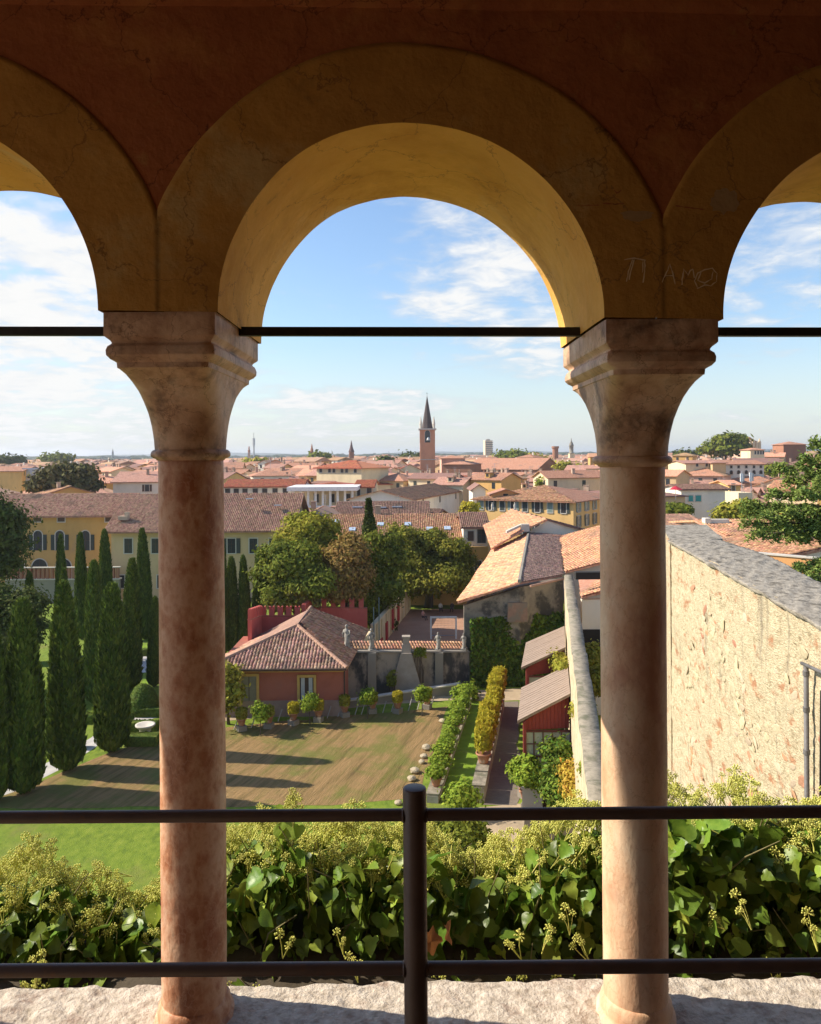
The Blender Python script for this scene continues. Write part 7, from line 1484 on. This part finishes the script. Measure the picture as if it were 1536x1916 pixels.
# ================================================================ ivy hedge in front of the ledge
def ivymat(name, cols, transl=.32, rough=.38):
    m = mat(name, cols, 26, rough, .25, 60, detail=4, island=.42, objrand=.34, transl=transl, spec=.28, bdist=.004); return m
L_IV1 = ivymat('glossy_ivy_leaf', [(0.10, 0.17, 0.018), (0.19, 0.27, 0.034)]); L_IV2 = ivymat('young_ivy_leaf', [(0.24, 0.32, 0.04), (0.33, 0.40, 0.06)], .3, .45)
L_UMB = mat('ivy_flower_heads', [(0.52, 0.53, 0.10), (0.68, 0.65, 0.17)], 40, .7, 0, detail=2, island=.25, objrand=.15, transl=.1)
M_STEM = mat('ivy_stem', [(0.14, 0.12, 0.05), (0.22, 0.19, 0.08)], 20, .8, 0)
def ivy_leaf(seed, m):
    r = random.Random(seed); L = 1.0; lob = r.random() < .55
    out = [(0, 0), (.16, -.10), (.36, -.05), (.50, .16), (.44 if lob else .50, .34), (.36 if lob else .42, .48), (.30 if lob else .30, .70), (.12, .90), (0, 1.04)]
    if lob: out[3] = (.60, .18); out[4] = (.42, .34); out[5] = (.44, .50)
    k = [r.uniform(.9, 1.1) for _ in out]; cup = r.uniform(.12, .34); tip = r.uniform(-.35, .1); vs = []; n = len(out)
    mid = [(0, out[i][1]) for i in range(n)]
    def z(x, y): return cup*abs(x)+tip*y*y+.03*math.sin(9*y+seed)
    R = [(x*k[i], y, z(x*k[i], y)) for i, (x, y) in enumerate(out)]; Lf = [(-x*k[-i-1], y, z(x, y)*r.uniform(.8, 1.2)) for i, (x, y) in enumerate(out)]
    Md = [(0, max(0, y), z(0, max(0, y))-.02) for x, y in mid]
    V = R+Lf+Md; fs = []
    for i in range(n-1): fs.append((2*n+i, i, i+1, 2*n+i+1)); fs.append((2*n+i+1, n+i+1, n+i, 2*n+i))
    me = bpy.data.meshes.new('leaf'); me.from_pydata(V, [], fs); me.materials.append(m)
    me.polygons.foreach_set('use_smooth', [True]*len(fs)); bm = bmesh.new(); bm.from_mesh(me); bmesh.ops.remove_doubles(bm, verts=bm.verts, dist=1e-5); bm.to_mesh(me); bm.free(); me.update(); return me
LV = [ivy_leaf(s, L_IV1 if s % 3 else L_IV2) for s in range(9)]
hedge = thing('ivy_hedge', 'dense flowering ivy hedge with glossy leaves and yellow flower heads behind the ledge', 'ivy hedge', (0, 3.3, 15.7))
rh_ = np.random.default_rng(99)
def hedge_pt(kind):
    px = rh_.uniform(-160, 1700) if rh_.random() < .85 else rh_.uniform(1180, 1700)
    if kind == 'front':
        Y = 3.02+abs(rh_.normal(0, .09)); zt = topz(px, 3.45)-.05; v = rh_.random()**1.1; z = zt-.02-v*(zt-15.72); Y += .45*(1-v)**2*rh_.random()
    elif kind == 'top':
        Y = rh_.uniform(3.1, 3.95); z = topz(px, Y)-.07-abs(rh_.normal(0, .035)) if Y > 3.3 else topz(px, 3.45)-.06-abs(rh_.normal(0, .06))
    else:
        Y = rh_.uniform(3.15, 4.0); z = topz(px, Y)-rh_.uniform(.08, .55)
    return np.array([(px-768)/F*Y, Y, z]), px
def orient(o_n, facing, rs):
    """rotation matrix for a leaf whose blade normal is near `facing`"""
    n = Vector(facing)+Vector((rs.gauss(0, .55), rs.gauss(0, .55), rs.gauss(0, .45))); n.normalize(); t = Vector((rs.gauss(0, 1), rs.gauss(0, .4)-.2, -abs(rs.gauss(0, .9))-.2)); t -= n*t.dot(n); t.normalize(); b = t.cross(n)
    return Matrix((b, t, n)).transposed().to_4x4()
rs = random.Random(5)
def front_visible(px): return True
cnt = 0
while cnt < 290:
    p, px = hedge_pt('front' if rs.random() < .8 else 'top')
    if not (-20 < px < 1560) or (px > 300 and px < 415) or (1130 < px < 1240): continue
    s = rs.choice([rs.uniform(.045, .08), rs.uniform(.065, .105)]); o = link('leaf', LV[rs.randrange(9)], hedge, True); M_ = Matrix.Translation(Vector(p)+Vector((0, -.05, 0))) @ orient(None, (-.6, -.6, .7), rs) @ Matrix.Scale(s, 4); o.matrix_basis = M_; cnt += 1
LEAFV = []
for me in LV:
    me.calc_loop_triangles(); LEAFV.append((np.array([v.co[:] for v in me.vertices]), np.array([t.vertices[:] for t in me.loop_triangles])))
def bulk_leaves(n, kind, m, sel, size, seed):
    r_ = random.Random(seed); Vs, Fs, b = [], [], 0
    for i in range(n):
        p, px = hedge_pt(kind); s = r_.uniform(*size); R_ = np.array((orient(None, (-.65, -.5, .7), r_)).to_3x3()); V, T = LEAFV[sel[r_.randrange(len(sel))]]
        Vs.append(V@R_.T*s+p); Fs.append(T+b); b += len(V)
    o = link('leaf_mass', bulk('leaf_mass', np.concatenate(Vs), np.concatenate(Fs), m, True), hedge); o['kind'] = 'stuff'
bulk_leaves(1900, 'front', L_IV1, [1, 2, 4, 5, 7, 8], (.03, .075), 1); bulk_leaves(1300, 'top', L_IV1, [1, 2, 4, 5], (.04, .085), 2); bulk_leaves(380, 'top', L_IV2, [0, 3, 6], (.04, .09), 3); bulk_leaves(260, 'front', L_IV2, [0, 3, 6], (.04, .08), 5); bulk_leaves(2600, 'in', L_IV1, [1, 2, 4], (.06, .11), 4)
# flower heads
def umbel(seed, cl=1):
    r = random.Random(seed); V, T = [], []; b = 0
    bm = bmesh.new(); bmesh.ops.create_icosphere(bm, subdivisions=1, radius=1); bm.verts.ensure_lookup_table(); IV = np.array([v.co[:] for v in bm.verts]); bm.faces.ensure_lookup_table(); IT = np.array([[v.index for v in f.verts] for f in bm.faces]); bm.free()
    Vs, Fs = [], []
    heads = [(Vector((0, 0, 0)), 1.0)]+[(Vector((r.uniform(-.035, .035), r.uniform(-.03, .03), -r.uniform(.015, .05))), r.uniform(.6, .9)) for _ in range(2)]
    for c, k in heads:
        n = 17
        for i in range(n):
            zc = 1-1.5*(i+.5)/n; a = i*2.4+r.random()*.4; q = math.sqrt(max(0, 1-zc*zc)); d = Vector((math.cos(a)*q, math.sin(a)*q, zc)); R_ = .0155*k*r.uniform(.85, 1.1); p = c+d*R_; rb = .0031*k**.5*r.uniform(.85, 1.15)
            Vs.append(IV*rb+np.array(p)); Fs.append(IT+b); b += 12
            side = d.orthogonal().normalized()*.0007; s2 = d.cross(side).normalized()*.0007
            q_ = [c+side, c-side*.5+s2, c-side*.5-s2, p+side, p-side*.5+s2, p-side*.5-s2]; Vs.append(np.array([x[:] for x in q_])); Fs.append(np.array([(0, 1, 4), (0, 4, 3), (1, 2, 5), (1, 5, 4), (2, 0, 3), (2, 3, 5)])+b); b += 6
        st = [c, c.lerp(Vector((0, 0, -.09)), .5)+Vector((.004, 0, 0)), Vector((0, 0, -.10))]
        m = MB(); m.tube(st, [.0012, .0016, .002], 4, cap=False); fv = np.array(m.v); ff = np.array(m.f); Vs.append(fv); Fs.append(np.concatenate([ff[:, [0, 1, 2]], ff[:, [0, 2, 3]]])+b); b += len(fv)
    return np.concatenate(Vs), np.concatenate(Fs)
UM = [umbel(s) for s in range(5)]; UMM = [bulk('flower_head', V, T, L_UMB, False) for V, T in UM]
def umb_pt():
    while True:
        px = rh_.uniform(-100, 1640); Y = rh_.uniform(3.2, 3.95); low = rh_.random() < .035
        z = topz(px, Y) if Y > 3.35 else topz(px, 3.5)-.02; z += rh_.uniform(-.05, .035)+.06*math.sin(px*.031)*math.sin(px*.0117+1)+abs(rh_.normal(0, .028))
        if low: z -= rh_.uniform(.08, .32); Y = 3.0
        if 1235 < px < 1420 and rh_.random() < .45: continue
        return Vector(((px-768)/F*Y, Y, z)), px
def tilt(rs): return Matrix.Rotation(rs.uniform(0, 6.28), 4, 'Z') @ Matrix.Rotation(rs.gauss(0, .5), 4, 'X') @ Matrix.Rotation(rs.gauss(0, .4), 4, 'Y')
cnt = 0
while cnt < 290:
    p, px = umb_pt()
    if p.y > 3.7 or not (-10 < px < 1550): continue
    o = link('flower_head', UMM[rs.randrange(5)], hedge, True); o.matrix_basis = Matrix.Translation(p) @ tilt(rs) @ Matrix.Scale(rs.uniform(.85, 1.35), 4); cnt += 1
Vs, Fs, b = [], [], 0
for i in range(900):
    p, px = umb_pt(); V, T = UM[rs.randrange(5)]; R_ = np.array(tilt(rs).to_3x3()); Vs.append(V@R_.T*rs.uniform(.85, 1.3)+np.array(p)); Fs.append(T+b); b += len(V)
o = link('flower_mass', bulk('flower_mass', np.concatenate(Vs), np.concatenate(Fs), L_UMB), hedge); o['kind'] = 'stuff'
# taller sprig left of the post
for px, py, Y in ((547, 1482, 3.3), (552, 1500, 3.3), (538, 1510, 3.3), (556, 1492, 3.32), (543, 1494, 3.28)):
    o = link('flower_head', UMM[rs.randrange(5)], hedge, True); o.matrix_basis = Matrix.Translation(at(px, py, Y)) @ tilt(rs) @ Matrix.Scale(1.1, 4)
for px, py, s in ((530, 1512, .07), (524, 1540, .09), (536, 1548, .08), (560, 1545, .06)):
    o = link('leaf', LV[0], hedge, True); o.matrix_basis = Matrix.Translation(at(px, py, 3.28)) @ orient(None, (-.5, -.6, .5), rs) @ Matrix.Scale(s, 4)
mb = MB()
for i in range(240):
    p, px = hedge_pt('front' if i % 2 else 'top'); p = Vector(p); e = p+Vector((rs.uniform(-.12, .12), rs.uniform(-.1, .05), rs.uniform(.05, .22))); s0 = p+Vector((rs.uniform(-.1, .1), .05, -rs.uniform(.1, .3)))
    if e.z > topz(px, e.y)+.02: e.z = topz(px, e.y)
    mb.tube([s0, p, e], [.0045, .0035, .0018], 5, cap=False)
mb.tube([at(547, 1600, 3.4), at(550, 1540, 3.32), at(547, 1488, 3.3)], [.004, .003, .002], 5)
o = mb.obj('stem', M_STEM, hedge, True); o['kind'] = 'stuff'
# dry fallen plane leaf caught in the ivy
def star(name, lbl, c, s, rot, seed):
    r = random.Random(seed); n = 20; vs = [(0, 0, .05)]
    for i in range(n):
        a = 2*PI*i/n; k = (1.0 if i % 4 == 0 else .62 if i % 4 == 2 else .74)*r.uniform(.85, 1.15); vs.append((math.cos(a)*k, math.sin(a)*k, .22*k*math.sin(a*3+seed)))
    me = bpy.data.meshes.new('dry_leaf'); me.from_pydata(vs, [], [(0, 1+i, 1+(i+1) % n) for i in range(n)]); me.materials.append(mat('dry_brown_leaf', [(.22, .085, .03), (.34, .15, .05)], 20, .7, .2, transl=.15)); o = link(name, me); o.location = c; o.rotation_euler = rot; o.scale = (s, s, s); tag(o, lbl, 'dry leaf', 'dry leaves in the ivy')
star('dry_leaf', 'orange-brown dry leaf caught in the ivy, left one just right of the post', at(806, 1762, 2.98), .055, (1.3, .2, .5), 1); star('dry_leaf', 'reddish dry leaf beside the post, upper right one of the pair', at(838, 1745, 2.98), .045, (1.2, -.4, 1.5), 2)

# ================================================================ air
mb = MB(); mb.box((0, 4000, 34.0), (14000, 10000, 71.0)); o = mb.obj('haze', []); o['kind'] = 'stuff'
hm = bpy.data.materials.new('haze'); hm.use_nodes = True; N = hm.node_tree.nodes; N.clear(); out = N.new('ShaderNodeOutputMaterial'); v = N.new('ShaderNodeVolumePrincipled')
v.inputs['Color'].default_value = (.86, .92, 1.0, 1); v.inputs['Density'].default_value = HAZE; v.inputs['Anisotropy'].default_value = .3
hm.node_tree.links.new(v.outputs[0], out.inputs['Volume']); o.data.materials.append(hm)
